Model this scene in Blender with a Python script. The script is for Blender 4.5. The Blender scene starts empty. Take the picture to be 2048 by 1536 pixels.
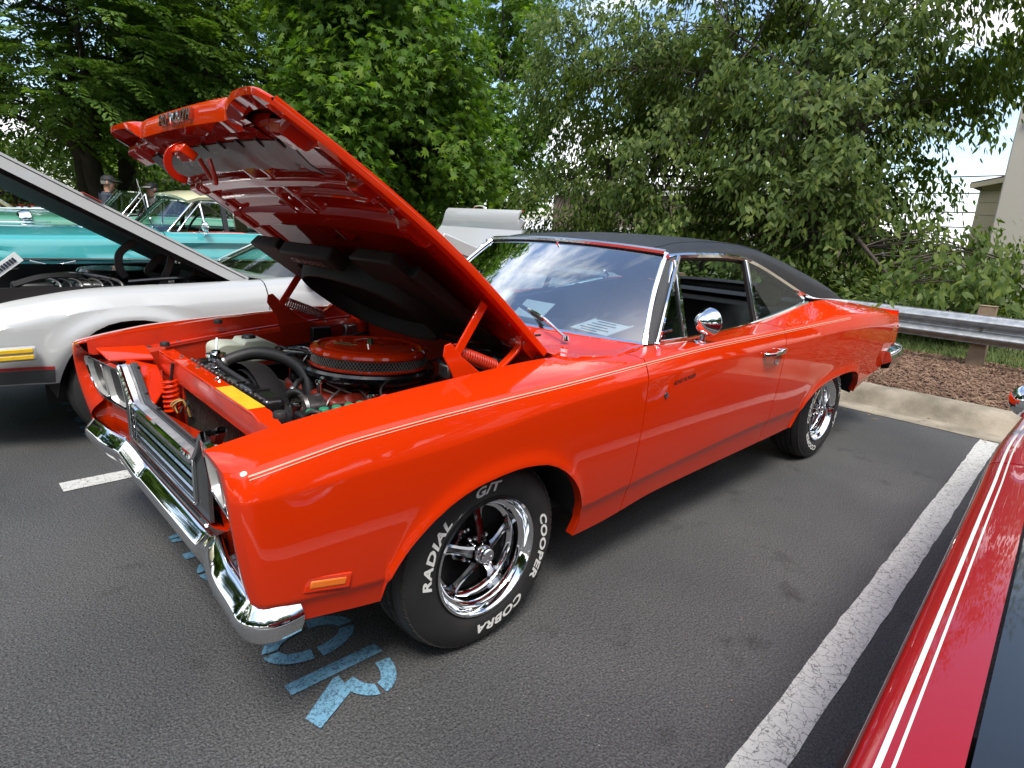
import bpy, bmesh, math, random
from mathutils import Vector, Matrix, Quaternion, noise
R = math.radians
PI = math.pi
sc = bpy.context.scene
col = sc.collection
random.seed(7)

# ------------------------------------------------------------------ camera
CAM = (-1.2362, -2.2075, 1.3788)
YAW, PITCH, ROLL, FPX = 0.77638, -0.25021, 0.05985, 1232.84
_f = Vector((math.cos(PITCH) * math.sin(YAW), math.cos(PITCH) * math.cos(YAW), math.sin(PITCH)))
_r = _f.cross(Vector((0, 0, 1))).normalized()
_u = _r.cross(_f)
RV = _r * math.cos(ROLL) + _u * math.sin(ROLL)
UV = -_r * math.sin(ROLL) + _u * math.cos(ROLL)
FV = _f
cd = bpy.data.cameras.new('camera')
cd.sensor_width = 36.0
cd.lens = 36.0 * FPX / 2048
cd.clip_start = 0.02
cd.clip_end = 2000
cam = bpy.data.objects.new('camera', cd)
col.objects.link(cam)
mw = Matrix((RV, UV, -FV)).transposed().to_4x4()
mw.translation = Vector(CAM)
cam.matrix_world = mw
sc.camera = cam


def at(u, v, x=None, y=None, z=None):
    """photo pixel -> point on a plane x=, y= or z="""
    d = FV + RV * ((u - 1024) / FPX) + UV * ((768 - v) / FPX)
    i, val = (0, x) if x is not None else ((1, y) if y is not None else (2, z))
    return Vector(CAM) + d * ((val - CAM[i]) / d[i])


# ------------------------------------------------------------------ world, sun, exposure
SUN_EL, SUN_AZ = 60.0, 222.0          # azimuth measured from +Y towards +X
w = bpy.data.worlds.new('World')
sc.world = w
w.use_nodes = True
nt = w.node_tree
nt.nodes.clear()
N = nt.nodes.new
out = N('ShaderNodeOutputWorld')
bg = N('ShaderNodeBackground')
bg.inputs['Strength'].default_value = 0.15
sky = N('ShaderNodeTexSky')
sky.sky_type = 'NISHITA'
sky.sun_disc = False
sky.sun_elevation = R(SUN_EL)
sky.sun_rotation = R(SUN_AZ)
sky.air_density = 1.0
sky.dust_density = 1.2
sky.ozone_density = 1.2
tc = N('ShaderNodeTexCoord')
sep = N('ShaderNodeSeparateXYZ')
nt.links.new(tc.outputs['Generated'], sep.inputs[0])
mx0 = N('ShaderNodeMath'); mx0.operation = 'MAXIMUM'; mx0.inputs[1].default_value = 0.0
mx = N('ShaderNodeMath'); mx.operation = 'ADD'; mx.inputs[1].default_value = 0.22
nt.links.new(sep.outputs['Z'], mx0.inputs[0]); nt.links.new(mx0.outputs[0], mx.inputs[0])
dx = N('ShaderNodeMath'); dx.operation = 'DIVIDE'
dy = N('ShaderNodeMath'); dy.operation = 'DIVIDE'
nt.links.new(sep.outputs['X'], dx.inputs[0]); nt.links.new(mx.outputs[0], dx.inputs[1])
nt.links.new(sep.outputs['Y'], dy.inputs[0]); nt.links.new(mx.outputs[0], dy.inputs[1])
cmb = N('ShaderNodeCombineXYZ')
nt.links.new(dx.outputs[0], cmb.inputs[0]); nt.links.new(dy.outputs[0], cmb.inputs[1])
nz = N('ShaderNodeTexNoise')
nz.inputs['Scale'].default_value = 0.85
nz.inputs['Detail'].default_value = 9
nz.inputs['Roughness'].default_value = 0.56
nz.inputs['Distortion'].default_value = 0.3
nt.links.new(cmb.outputs[0], nz.inputs['Vector'])
cr = N('ShaderNodeValToRGB')
cr.color_ramp.elements[0].position = 0.47
cr.color_ramp.elements[1].position = 0.56
nt.links.new(nz.outputs['Fac'], cr.inputs[0])
nz2 = N('ShaderNodeTexNoise')
nz2.inputs['Scale'].default_value = 3.0
nz2.inputs['Detail'].default_value = 6
nt.links.new(cmb.outputs[0], nz2.inputs['Vector'])
cr2 = N('ShaderNodeValToRGB')
cr2.color_ramp.elements[0].position = 0.3
cr2.color_ramp.elements[0].color = (4.6, 4.9, 5.3, 1)
cr2.color_ramp.elements[1].position = 0.7
cr2.color_ramp.elements[1].color = (8.2, 8.2, 8.1, 1)
nt.links.new(nz2.outputs['Fac'], cr2.inputs[0])
mixc = N('ShaderNodeMix'); mixc.data_type = 'RGBA'
nt.links.new(cr.outputs['Color'], mixc.inputs['Factor'])
nt.links.new(sky.outputs[0], mixc.inputs['A'])
nt.links.new(cr2.outputs['Color'], mixc.inputs['B'])
nt.links.new(mixc.outputs['Result'], bg.inputs['Color'])
nt.links.new(bg.outputs[0], out.inputs[0])

sl = bpy.data.lights.new('sun', 'SUN')
sl.energy = 2.1
sl.angle = R(18)
sl.color = (1.0, 0.95, 0.88)
so = bpy.data.objects.new('sun', sl)
col.objects.link(so)
sd = Vector((math.cos(R(SUN_EL)) * math.sin(R(SUN_AZ)), math.cos(R(SUN_EL)) * math.cos(R(SUN_AZ)), math.sin(R(SUN_EL))))
so.rotation_euler = sd.to_track_quat('Z', 'Y').to_euler()
so.location = sd * 60

vs = sc.view_settings
vs.view_transform = 'Standard'
vs.look = 'None'
vs.gamma = 1
vs.use_curve_mapping = False
vs.exposure = 0.92
sc.cycles.max_bounces = 8
sc.cycles.transparent_max_bounces = 12
sc.cycles.caustics_reflective = False
sc.cycles.caustics_refractive = False

# ------------------------------------------------------------------ materials
MT = {}


def mat(name, base=(.5, .5, .5), rough=.5, metal=0., coat=0., spec=.5, coat_rough=.03, bump=None, noise_col=None, trans=0., emis=None):
    """principled material. bump=(scale,strength,detail)  noise_col=(scale,color2,lo,hi,detail)"""
    m = bpy.data.materials.new(name)
    m.use_nodes = True
    t = m.node_tree
    b = t.nodes['Principled BSDF']
    b.inputs['Base Color'].default_value = (*base, 1)
    b.inputs['Roughness'].default_value = rough
    b.inputs['Metallic'].default_value = metal
    b.inputs['Coat Weight'].default_value = coat
    b.inputs['Coat Roughness'].default_value = coat_rough
    b.inputs['Specular IOR Level'].default_value = spec
    if trans:
        b.inputs['Transmission Weight'].default_value = trans
    co = t.nodes.new('ShaderNodeTexCoord')
    if noise_col:
        s, c2, lo, hi, det = noise_col
        n = t.nodes.new('ShaderNodeTexNoise')
        n.inputs['Scale'].default_value = s
        n.inputs['Detail'].default_value = det
        t.links.new(co.outputs['Object'], n.inputs['Vector'])
        r = t.nodes.new('ShaderNodeValToRGB')
        r.color_ramp.elements[0].position = lo
        r.color_ramp.elements[0].color = (*base, 1)
        r.color_ramp.elements[1].position = hi
        r.color_ramp.elements[1].color = (*c2, 1)
        t.links.new(n.outputs['Fac'], r.inputs[0])
        t.links.new(r.outputs[0], b.inputs['Base Color'])
    if bump:
        s, st, det = bump
        n = t.nodes.new('ShaderNodeTexNoise')
        n.inputs['Scale'].default_value = s
        n.inputs['Detail'].default_value = det
        t.links.new(co.outputs['Object'], n.inputs['Vector'])
        bp = t.nodes.new('ShaderNodeBump')
        bp.inputs['Strength'].default_value = st
        bp.inputs['Distance'].default_value = 0.01
        t.links.new(n.outputs['Fac'], bp.inputs['Height'])
        t.links.new(bp.outputs[0], b.inputs['Normal'])
        if coat:
            t.links.new(bp.outputs[0], b.inputs['Coat Normal'])
    MT[name] = m
    return m


def glass_mat(name, tint, refl=1.0, rough=0.0):
    m = bpy.data.materials.new(name)
    m.use_nodes = True
    t = m.node_tree
    t.nodes.clear()
    o = t.nodes.new('ShaderNodeOutputMaterial')
    mixs = t.nodes.new('ShaderNodeMixShader')
    tr = t.nodes.new('ShaderNodeBsdfTransparent')
    tr.inputs[0].default_value = (*tint, 1)
    gl = t.nodes.new('ShaderNodeBsdfGlossy')
    gl.inputs['Roughness'].default_value = rough
    fr = t.nodes.new('ShaderNodeFresnel')
    ge = t.nodes.new('ShaderNodeNewGeometry')
    mi = t.nodes.new('ShaderNodeMix'); mi.data_type = 'FLOAT'
    mi.inputs['A'].default_value = 1.55; mi.inputs['B'].default_value = 1 / 1.55
    t.links.new(ge.outputs['Backfacing'], mi.inputs['Factor'])
    t.links.new(mi.outputs['Result'], fr.inputs['IOR'])
    mu = t.nodes.new('ShaderNodeMath'); mu.operation = 'MULTIPLY'; mu.use_clamp = True
    mu.inputs[1].default_value = refl
    t.links.new(fr.outputs[0], mu.inputs[0])
    t.links.new(mu.outputs[0], mixs.inputs[0])
    t.links.new(tr.outputs[0], mixs.inputs[1])
    t.links.new(gl.outputs[0], mixs.inputs[2])
    t.links.new(mixs.outputs[0], o.inputs[0])
    MT[name] = m
    return m


ORANGE = (0.66, 0.031, 0.0022)
mat('paint_orange', ORANGE, .55, coat=1., coat_rough=.01, spec=.0, bump=(160, .003, 1))
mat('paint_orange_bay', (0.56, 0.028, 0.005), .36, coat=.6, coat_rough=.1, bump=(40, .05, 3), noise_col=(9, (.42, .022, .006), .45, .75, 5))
mat('stripe_light', (.80, .45, .32), .4, coat=.6)
mat('chrome', (.86, .87, .88), .035, 1., bump=(14, .015, 2))
mat('chrome_dark', (.30, .30, .31), .10, 1., bump=(14, .015, 2))
mat('chrome_dull', (.62, .63, .64), .16, 1., bump=(60, .05, 3))
mat('alu_worn', (.52, .54, .55), .34, .6, bump=(90, .08, 4), noise_col=(30, (.30, .31, .32), .4, .75, 6))
mat('silver_paint', (.62, .62, .60), .32, .45, bump=(50, .03, 2))
mat('charcoal', (.05, .052, .056), .45, bump=(80, .04, 2))
mat('black_gloss', (.012, .012, .013), .18, coat=.5)
mat('black_satin', (.014, .014, .015), .42, bump=(60, .06, 3))
mat('black_matte', (.010, .010, .010), .75, bump=(40, .1, 3), noise_col=(12, (.020, .019, .018), .4, .7, 4))
mat('rubber', (.016, .016, .017), .55, bump=(120, .06, 3), noise_col=(10, (.024, .023, .022), .4, .7, 4))
mat('tread', (.020, .019, .018), .78, bump=(200, .15, 3), noise_col=(14, (.034, .031, .028), .4, .7, 4))
mat('vinyl', (.020, .021, .024), .42, bump=(420, .35, 2), noise_col=(6, (.026, .027, .030), .4, .7, 3))
mat('seat_vinyl', (.018, .018, .019), .42, bump=(300, .15, 2))
mat('grey_flap', (.055, .060, .066), .40, bump=(50, .15, 4))
mat('letter_white', (.74, .74, .72), .6, noise_col=(60, (.60, .60, .57), .45, .7, 4))
mat('amber', (.75, .16, .01), .2, coat=.8)
mat('lamp_lens', (.55, .56, .56), .12, .3, coat=1., bump=(120, .35, 0))
mat('plastic_white', (.62, .66, .52), .45, spec=.4, noise_col=(5, (.54, .60, .48), .4, .7, 3))
mat('yellow', (.78, .50, .02), .5, noise_col=(30, (.70, .42, .02), .45, .7, 4))
mat('green_cap', (.03, .26, .14), .4)
mat('gold_decal', (.42, .30, .10), .5)
mat('mesh_metal', (.45, .40, .36), .35, .8)
mat('steel', (.42, .42, .41), .32, .9, noise_col=(30, (.25, .24, .22), .4, .7, 4))
mat('engine_orange', (.34, .026, .008), .4, coat=.3, noise_col=(12, (.16, .015, .006), .4, .75, 5))
mat('radiator_core', (.030, .026, .022), .7, .2, noise_col=(60, (.060, .05, .04), .4, .7, 4))
mat('paper', (.72, .76, .76), .7)
mat('ink', (.02, .03, .05), .7)
mat('skin', (.42, .22, .15), .5, spec=.4)
mat('wood', (.30, .22, .14), .85, bump=(30, .5, 5), noise_col=(7, (.18, .13, .09), .35, .75, 6))
glass_mat('glass', (.80, .87, .88), .8)
glass_mat('glass_windshield', (.66, .80, .84), 7.0)
mat('paint_orange_shaded', (0.40, 0.014, 0.004), .5, coat=1., coat_rough=.02, spec=.0)  # body orange with the shade under the raised hood put into its base colour
mat('plenum_black', (.007, .007, .007), .6, spec=.25, bump=(60, .06, 3))
glass_mat('glass_dark', (.30, .34, .34), 1.4)


# ------------------------------------------------------------------ mesh helpers
class MB:
    def __init__(s):
        s.v = []
        s.f = []

    def add(s, vs_, fs, M=None):
        o = len(s.v)
        for p in vs_:
            p = Vector(p)
            s.v.append(tuple(M @ p) if M is not None else tuple(p))
        for f in fs:
            s.f.append(tuple(i + o for i in f))
        return s

    def grid(s, rows, cu=False, cv=False, flip=False, M=None):
        n, m = len(rows), len(rows[0])
        vs_ = [p for r in rows for p in r]
        fs = []
        for i in range(n if cu else n - 1):
            for j in range(m if cv else m - 1):
                a, b = i * m + j, i * m + (j + 1) % m
                c, d = ((i + 1) % n) * m + (j + 1) % m, ((i + 1) % n) * m + j
                fs.append((a, d, c, b) if flip else (a, b, c, d))
        return s.add(vs_, fs, M)

    def box(s, c, d, M=None, rot=None, taper=1.0):
        hx, hy, hz = d[0] / 2, d[1] / 2, d[2] / 2
        vs_ = []
        for k in (-1, 1):
            q = taper if k > 0 else 1
            for (i, j) in ((-1, -1), (1, -1), (1, 1), (-1, 1)):
                vs_.append(Vector((i * hx * q, j * hy * q, k * hz)))
        if rot is not None:
            vs_ = [rot @ p for p in vs_]
        vs_ = [p + Vector(c) for p in vs_]
        fs = [(3, 2, 1, 0), (4, 5, 6, 7), (0, 1, 5, 4), (1, 2, 6, 5), (2, 3, 7, 6), (3, 0, 4, 7)]
        return s.add(vs_, fs, M)

    def bar(s, a, b, w, h, up=(0, 0, 1)):
        """box beam from a to b, w sideways, h along up"""
        a, b = Vector(a), Vector(b)
        t = (b - a).normalized()
        u = Vector(up)
        sd_ = t.cross(u).normalized()
        u = sd_.cross(t)
        vs_ = []
        for p in (a, b):
            for (i, j) in ((-1, -1), (1, -1), (1, 1), (-1, 1)):
                vs_.append(p + sd_ * (i * w / 2) + u * (j * h / 2))
        return s.add(vs_, [(0, 1, 2, 3), (7, 6, 5, 4), (0, 4, 5, 1), (1, 5, 6, 2), (2, 6, 7, 3), (3, 7, 4, 0)])

    def tube(s, path, r, n=8, caps=True, closed=False):
        P = [Vector(p) for p in path]
        m = len(P)
        rr = r if isinstance(r, (list, tuple)) else [r] * m
        rows = []
        ref = None
        for i in range(m):
            if closed:
                t = (P[(i + 1) % m] - P[i - 1]).normalized()
            else:
                t = (P[min(i + 1, m - 1)] - P[max(i - 1, 0)]).normalized()
            if ref is None:
                ref = Vector((0, 0, 1)) if abs(t.z) < .9 else Vector((1, 0, 0))
            a = (ref - t * ref.dot(t))
            a = a.normalized() if a.length > 1e-6 else t.orthogonal().normalized()
            ref = a
            b = t.cross(a)
            rows.append([P[i] + (a * math.cos(2 * PI * k / n) + b * math.sin(2 * PI * k / n)) * rr[i] for k in range(n)])
        o = len(s.v)
        s.grid(rows, cu=closed, cv=True, flip=True)
        if caps and not closed:
            s.f.append(tuple(o + k for k in range(n)))
            s.f.append(tuple(o + (m - 1) * n + k for k in reversed(range(n))))
        return s

    def lathe(s, prof, n=24, M=None, a0=0, a1=2 * PI):
        full = abs(a1 - a0 - 2 * PI) < 1e-6
        rows = []
        for k in range(n if full else n + 1):
            a = a0 + (a1 - a0) * k / n
            rows.append([(r_ * math.cos(a), r_ * math.sin(a), h) for r_, h in prof])
        return s.grid(rows, cu=full, M=M)

    def prism(s, poly, h, M=None):
        n = len(poly)
        vs_ = [(p[0], p[1], 0) for p in poly] + [(p[0], p[1], h) for p in poly]
        fs = [tuple(reversed(range(n))), tuple(range(n, 2 * n))] + [(i, (i + 1) % n, n + (i + 1) % n, n + i) for i in range(n)]
        return s.add(vs_, fs, M)

    def slab(s, pts, off):
        """n-gon in space extruded by vector off"""
        n = len(pts)
        off = Vector(off)
        vs_ = [Vector(p) for p in pts] + [Vector(p) + off for p in pts]
        fs = [tuple(range(n)), tuple(reversed(range(n, 2 * n)))] + [(i, n + i, n + (i + 1) % n, (i + 1) % n) for i in range(n)]
        return s.add(vs_, fs)

    def sweep(s, path, sec, ups, closed_sec=True, caps=True):
        """sec: list of (side, up) ; ups: up vector per point or one"""
        P = [Vector(p) for p in path]
        rows = []
        for i, p in enumerate(P):
            t = (P[min(i + 1, len(P) - 1)] - P[max(i - 1, 0)]).normalized()
            u = Vector(ups[i] if isinstance(ups, list) else ups)
            sd_ = t.cross(u).normalized()
            u = sd_.cross(t)
            rows.append([p + sd_ * a + u * b for a, b in sec])
        o = len(s.v)
        s.grid(rows, cv=closed_sec, flip=True)
        if caps and closed_sec:
            m = len(sec)
            s.f.append(tuple(o + k for k in range(m)))
            s.f.append(tuple(o + (len(P) - 1) * m + k for k in reversed(range(m))))
        return s

    def sphere(s, c, r, nu=12, nv=8, M=None):
        rr = r if isinstance(r, (tuple, list, Vector)) else (r, r, r)
        rows = []
        for i in range(nv + 1):
            th = PI * i / nv
            rows.append([(c[0] + rr[0] * math.sin(th) * math.cos(2 * PI * k / nu), c[1] + rr[1] * math.sin(th) * math.sin(2 * PI * k / nu), c[2] + rr[2] * math.cos(th)) for k in range(nu)])
        return s.grid(rows, cv=True, flip=False, M=M)

    def build(s, name, m, parent=None, ang=32, bevel=0, bseg=2, subsurf=0, solid=0, weld=True):
        me = bpy.data.meshes.new(name)
        me.from_pydata(s.v, [], s.f)
        if weld:
            bm = bmesh.new()
            bm.from_mesh(me)
            bmesh.ops.remove_doubles(bm, verts=bm.verts, dist=1e-5)
            bmesh.ops.dissolve_degenerate(bm, edges=bm.edges, dist=1e-6)
            bm.to_mesh(me)
            bm.free()
        me.update()
        me.polygons.foreach_set('use_smooth', [True] * len(me.polygons))
        if ang < 180:
            me.set_sharp_from_angle(angle=R(ang))
        me.materials.append(MT[m] if isinstance(m, str) else m)
        o = bpy.data.objects.new(name, me)
        col.objects.link(o)
        if parent is not None:
            o.parent = parent
        if solid:
            shell(o, solid)
        if bevel:
            md = o.modifiers.new('bevel', 'BEVEL')
            md.width = bevel
            md.segments = bseg
            md.limit_method = 'ANGLE'
            md.angle_limit = R(35)
            md.harden_normals = False
        if subsurf:
            md = o.modifiers.new('sub', 'SUBSURF')
            md.levels = subsurf
            md.render_levels = subsurf
        return o


def shell(o, t, off=-1, inner=None):
    md = o.modifiers.new('solid', 'SOLIDIFY')
    md.thickness = t
    md.offset = off
    if inner:
        o.data.materials.append(MT[inner])
        md.material_offset = 1
    md = o.modifiers.new('split', 'EDGE_SPLIT')
    md.split_angle = R(40)
    md.use_edge_sharp = True


def thing(name, label, cat, loc=(0, 0, 0), rz=0, group=None):
    o = bpy.data.objects.new(name, None)
    col.objects.link(o)
    o.location = loc
    o.rotation_euler = (0, 0, rz)
    o['label'] = label
    o['category'] = cat
    if group:
        o['group'] = group
    return o


def tag(o, label, cat, group=None):
    o['label'] = label
    o['category'] = cat
    if group:
        o['group'] = group
    return o


def kind(o, k):
    o['kind'] = k
    return o


def interp(pts):
    """monotone-ish cubic through (x,y) points"""
    xs = [p[0] for p in pts]
    ys = [p[1] for p in pts]
    n = len(xs)
    d = [(ys[i + 1] - ys[i]) / (xs[i + 1] - xs[i]) for i in range(n - 1)]
    m = [d[0]] + [0.0 if d[i - 1] * d[i] <= 0 else 2 * d[i - 1] * d[i] / (d[i - 1] + d[i]) for i in range(1, n - 1)] + [d[-1]]

    def f(x):
        if x <= xs[0]:
            return ys[0]
        if x >= xs[-1]:
            return ys[-1]
        i = 0
        while x > xs[i + 1]:
            i += 1
        h = xs[i + 1] - xs[i]
        t = (x - xs[i]) / h
        return (ys[i] * (2 * t**3 - 3 * t * t + 1) + h * m[i] * (t**3 - 2 * t * t + t) + ys[i + 1] * (-2 * t**3 + 3 * t * t) + h * m[i + 1] * (t**3 - t * t))
    return f


def lerp(a, b, t):
    return a + (b - a) * t


def spline(pts, n):
    """Catmull-Rom through points, n samples per span"""
    P = [Vector(p) for p in pts]
    o = []
    for i in range(len(P) - 1):
        a, b, c, d = P[max(i - 1, 0)], P[i], P[i + 1], P[min(i + 2, len(P) - 1)]
        for k in range(n):
            t = k / n
            o.append(0.5 * ((2 * b) + (c - a) * t + (2 * a - 5 * b + 4 * c - d) * t * t + (3 * b - a - 3 * c + d) * t**3))
    o.append(P[-1])
    return o


_txt = {}


def text_geo(txt, bold=0.0, shear=0.0, space=1.0):
    """flat glyph mesh, cap height about 0.7 of size 1 -> rescaled so that cap height = 1, x from 0"""
    key = (txt, bold, shear, space)
    if key in _txt:
        return _txt[key]
    cu = bpy.data.curves.new('t', 'FONT')
    cu.body = txt
    cu.size = 1
    cu.shear = shear
    cu.offset = bold
    cu.space_character = space
    cu.resolution_u = 3
    ob = bpy.data.objects.new('t', cu)
    col.objects.link(ob)
    dg = bpy.context.evaluated_depsgraph_get()
    me = bpy.data.meshes.new_from_object(ob.evaluated_get(dg))
    V = [v.co.copy() for v in me.vertices]
    F = [tuple(p.vertices) for p in me.polygons]
    bpy.data.objects.remove(ob)
    bpy.data.curves.remove(cu)
    bpy.data.meshes.remove(me)
    x0 = min(v.x for v in V)
    y0 = min(v.y for v in V)
    h = max(v.y for v in V) - y0
    V = [Vector(((v.x - x0) / h, (v.y - y0) / h, 0)) for v in V]
    _txt[key] = (V, F, max(v.x for v in V))
    return _txt[key]
# ------------------------------------------------------------------ ground materials
def asphalt_mat():
    m = bpy.data.materials.new('asphalt'); m.use_nodes = True
    t = m.node_tree; b = t.nodes['Principled BSDF']; L = t.links.new
    co = t.nodes.new('ShaderNodeTexCoord')
    n1 = t.nodes.new('ShaderNodeTexNoise'); n1.inputs['Scale'].default_value = 130; n1.inputs['Detail'].default_value = 5; n1.inputs['Roughness'].default_value = .7
    n2 = t.nodes.new('ShaderNodeTexNoise'); n2.inputs['Scale'].default_value = .9; n2.inputs['Detail'].default_value = 6
    n3 = t.nodes.new('ShaderNodeTexVoronoi'); n3.inputs['Scale'].default_value = 150
    n4 = t.nodes.new('ShaderNodeTexVoronoi'); n4.inputs['Scale'].default_value = 34
    n5 = t.nodes.new('ShaderNodeTexNoise'); n5.inputs['Scale'].default_value = 38; n5.inputs['Detail'].default_value = 6; n5.inputs['Roughness'].default_value = .75
    for n in (n1, n2, n3, n4, n5):
        L(co.outputs['Object'], n.inputs['Vector'])
    r1 = t.nodes.new('ShaderNodeValToRGB')
    r1.color_ramp.elements[0].position = .36; r1.color_ramp.elements[0].color = (.027, .028, .030, 1)
    r1.color_ramp.elements[1].position = .68; r1.color_ramp.elements[1].color = (.152, .153, .154, 1)
    L(n1.outputs['Fac'], r1.inputs[0])
    r2 = t.nodes.new('ShaderNodeValToRGB')
    r2.color_ramp.elements[0].position = .32; r2.color_ramp.elements[0].color = (.70, .70, .71, 1)
    r2.color_ramp.elements[1].position = .68; r2.color_ramp.elements[1].color = (1.15, 1.13, 1.1, 1)
    L(n2.outputs['Fac'], r2.inputs[0])
    mu = t.nodes.new('ShaderNodeMix'); mu.data_type = 'RGBA'; mu.blend_type = 'MULTIPLY'; mu.inputs['Factor'].default_value = 1
    L(r1.outputs[0], mu.inputs['A']); L(r2.outputs[0], mu.inputs['B'])
    n6 = t.nodes.new('ShaderNodeTexNoise'); n6.inputs['Scale'].default_value = 3.2; n6.inputs['Detail'].default_value = 5; n6.inputs['Roughness'].default_value = .6
    L(co.outputs['Object'], n6.inputs['Vector'])
    r6 = t.nodes.new('ShaderNodeValToRGB')
    r6.color_ramp.elements[0].position = .29; r6.color_ramp.elements[0].color = (.55, .54, .53, 1)
    r6.color_ramp.elements[1].position = .40; r6.color_ramp.elements[1].color = (1, 1, 1, 1)
    L(n6.outputs['Fac'], r6.inputs[0])
    mu6 = t.nodes.new('ShaderNodeMix'); mu6.data_type = 'RGBA'; mu6.blend_type = 'MULTIPLY'; mu6.inputs['Factor'].default_value = 1
    L(mu.outputs['Result'], mu6.inputs['A']); L(r6.outputs[0], mu6.inputs['B'])
    mu = mu6
    # pale aggregate specks
    r4 = t.nodes.new('ShaderNodeValToRGB')
    r4.color_ramp.elements[0].position = .055; r4.color_ramp.elements[0].color = (1, 1, 1, 1)
    r4.color_ramp.elements[1].position = .085; r4.color_ramp.elements[1].color = (0, 0, 0, 1)
    L(n4.outputs['Distance'], r4.inputs[0])
    sepc = t.nodes.new('ShaderNodeSeparateColor'); L(n4.outputs['Color'], sepc.inputs[0])
    gt = t.nodes.new('ShaderNodeMath'); gt.operation = 'GREATER_THAN'; gt.inputs[1].default_value = .90
    L(sepc.outputs[0], gt.inputs[0])
    mm = t.nodes.new('ShaderNodeMath'); mm.operation = 'MULTIPLY'; L(gt.outputs[0], mm.inputs[0]); L(r4.outputs[0], mm.inputs[1])
    mixs = t.nodes.new('ShaderNodeMix'); mixs.data_type = 'RGBA'
    L(mm.outputs[0], mixs.inputs['Factor']); L(mu.outputs['Result'], mixs.inputs['A']); mixs.inputs['B'].default_value = (.30, .28, .25, 1)
    L(mixs.outputs['Result'], b.inputs['Base Color'])
    b.inputs['Roughness'].default_value = .72
    b.inputs['Specular IOR Level'].default_value = .42
    b1 = t.nodes.new('ShaderNodeBump'); b1.inputs['Strength'].default_value = .7; b1.inputs['Distance'].default_value = .006
    L(n3.outputs['Distance'], b1.inputs['Height'])
    b2 = t.nodes.new('ShaderNodeBump'); b2.inputs['Strength'].default_value = .6; b2.inputs['Distance'].default_value = .012
    L(n5.outputs['Fac'], b2.inputs['Height']); L(b1.outputs[0], b2.inputs['Normal'])
    L(b2.outputs[0], b.inputs['Normal'])
    MT['asphalt'] = m


def road_paint(name, c1, c2, wear, crack):
    m = bpy.data.materials.new(name); m.use_nodes = True
    t = m.node_tree; b = t.nodes['Principled BSDF']; L = t.links.new
    co = t.nodes.new('ShaderNodeTexCoord')
    n = t.nodes.new('ShaderNodeTexNoise'); n.inputs['Scale'].default_value = 90; n.inputs['Detail'].default_value = 7; n.inputs['Roughness'].default_value = .75
    L(co.outputs['Object'], n.inputs['Vector'])
    r = t.nodes.new('ShaderNodeValToRGB')
    r.color_ramp.elements[0].position = wear; r.color_ramp.elements[0].color = (*c2, 1)
    r.color_ramp.elements[1].position = wear + .10; r.color_ramp.elements[1].color = (*c1, 1)
    L(n.outputs['Fac'], r.inputs[0])
    v = t.nodes.new('ShaderNodeTexVoronoi'); v.feature = 'DISTANCE_TO_EDGE'; v.inputs['Scale'].default_value = 24
    nn = t.nodes.new('ShaderNodeTexNoise'); nn.inputs['Scale'].default_value = 12; nn.inputs['Detail'].default_value = 4
    L(co.outputs['Object'], nn.inputs['Vector'])
    ad = t.nodes.new('ShaderNodeMix'); ad.data_type = 'RGBA'; ad.inputs['Factor'].default_value = .12
    L(co.outputs['Object'], ad.inputs['A']); L(nn.outputs['Color'], ad.inputs['B'])
    L(ad.outputs['Result'], v.inputs['Vector'])
    r2 = t.nodes.new('ShaderNodeValToRGB')
    r2.color_ramp.elements[0].position = 0.012; r2.color_ramp.elements[0].color = (crack, crack, crack, 1)
    r2.color_ramp.elements[1].position = .035; r2.color_ramp.elements[1].color = (1, 1, 1, 1)
    L(v.outputs['Distance'], r2.inputs[0])
    mu = t.nodes.new('ShaderNodeMix'); mu.data_type = 'RGBA'; mu.blend_type = 'MULTIPLY'; mu.inputs['Factor'].default_value = 1
    L(r.outputs[0], mu.inputs['A']); L(r2.outputs[0], mu.inputs['B'])
    L(mu.outputs['Result'], b.inputs['Base Color'])
    b.inputs['Roughness'].default_value = .7
    bp = t.nodes.new('ShaderNodeBump'); bp.inputs['Strength'].default_value = .5; bp.inputs['Distance'].default_value = .005
    L(n.outputs['Fac'], bp.inputs['Height']); L(bp.outputs[0], b.inputs['Normal'])
    MT[name] = m


asphalt_mat()
road_paint('line_paint', (.56, .56, .53), (.26, .26, .25), .36, .35)
road_paint('blue_paint', (.15, .33, .47), (.045, .10, .15), .40, .6)
mat('concrete', (.36, .31, .235), .85, bump=(60, .6, 6), noise_col=(4, (.17, .145, .105), .36, .68, 9))
mat('mulch_soil', (.07, .04, .025), .9, bump=(70, 1., 5), noise_col=(40, (.14, .085, .055), .4, .7, 5))
mat('mulch_chip', (.15, .085, .052), .85, noise_col=(9, (.26, .165, .11), .4, .65, 3))
mat('grass', (.055, .085, .02), .8, noise_col=(3, (.13, .15, .045), .4, .7, 5))
mat('grass_blade', (.07, .12, .022), .6, noise_col=(2, (.17, .19, .05), .4, .7, 3))
mat('galv', (.44, .46, .48), .42, .55, bump=(40, .06, 3), noise_col=(14, (.30, .315, .33), .38, .68, 6))
mat('stucco', (.46, .42, .37), .9, bump=(90, .4, 4))
mat('siding', (.50, .42, .30), .8, bump=(30, .1, 3))
mat('roof_brown', (.07, .05, .04), .85)
mat('trim_cream', (.62, .52, .36), .6)
mat('far_white', (.62, .60, .56), .8)
mat('far_red', (.40, .05, .04), .6)
mat('far_brown', (.19, .14, .11), .8)

# ------------------------------------------------------------------ ground sheets
g = MB().grid([[(-300, -300, 0), (-300, 400, 0)], [(400, -300, 0), (400, 400, 0)]], flip=True).build('ground', 'asphalt')
kind(g, 'structure')
KX = 4.55   # asphalt / gutter edge


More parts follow.
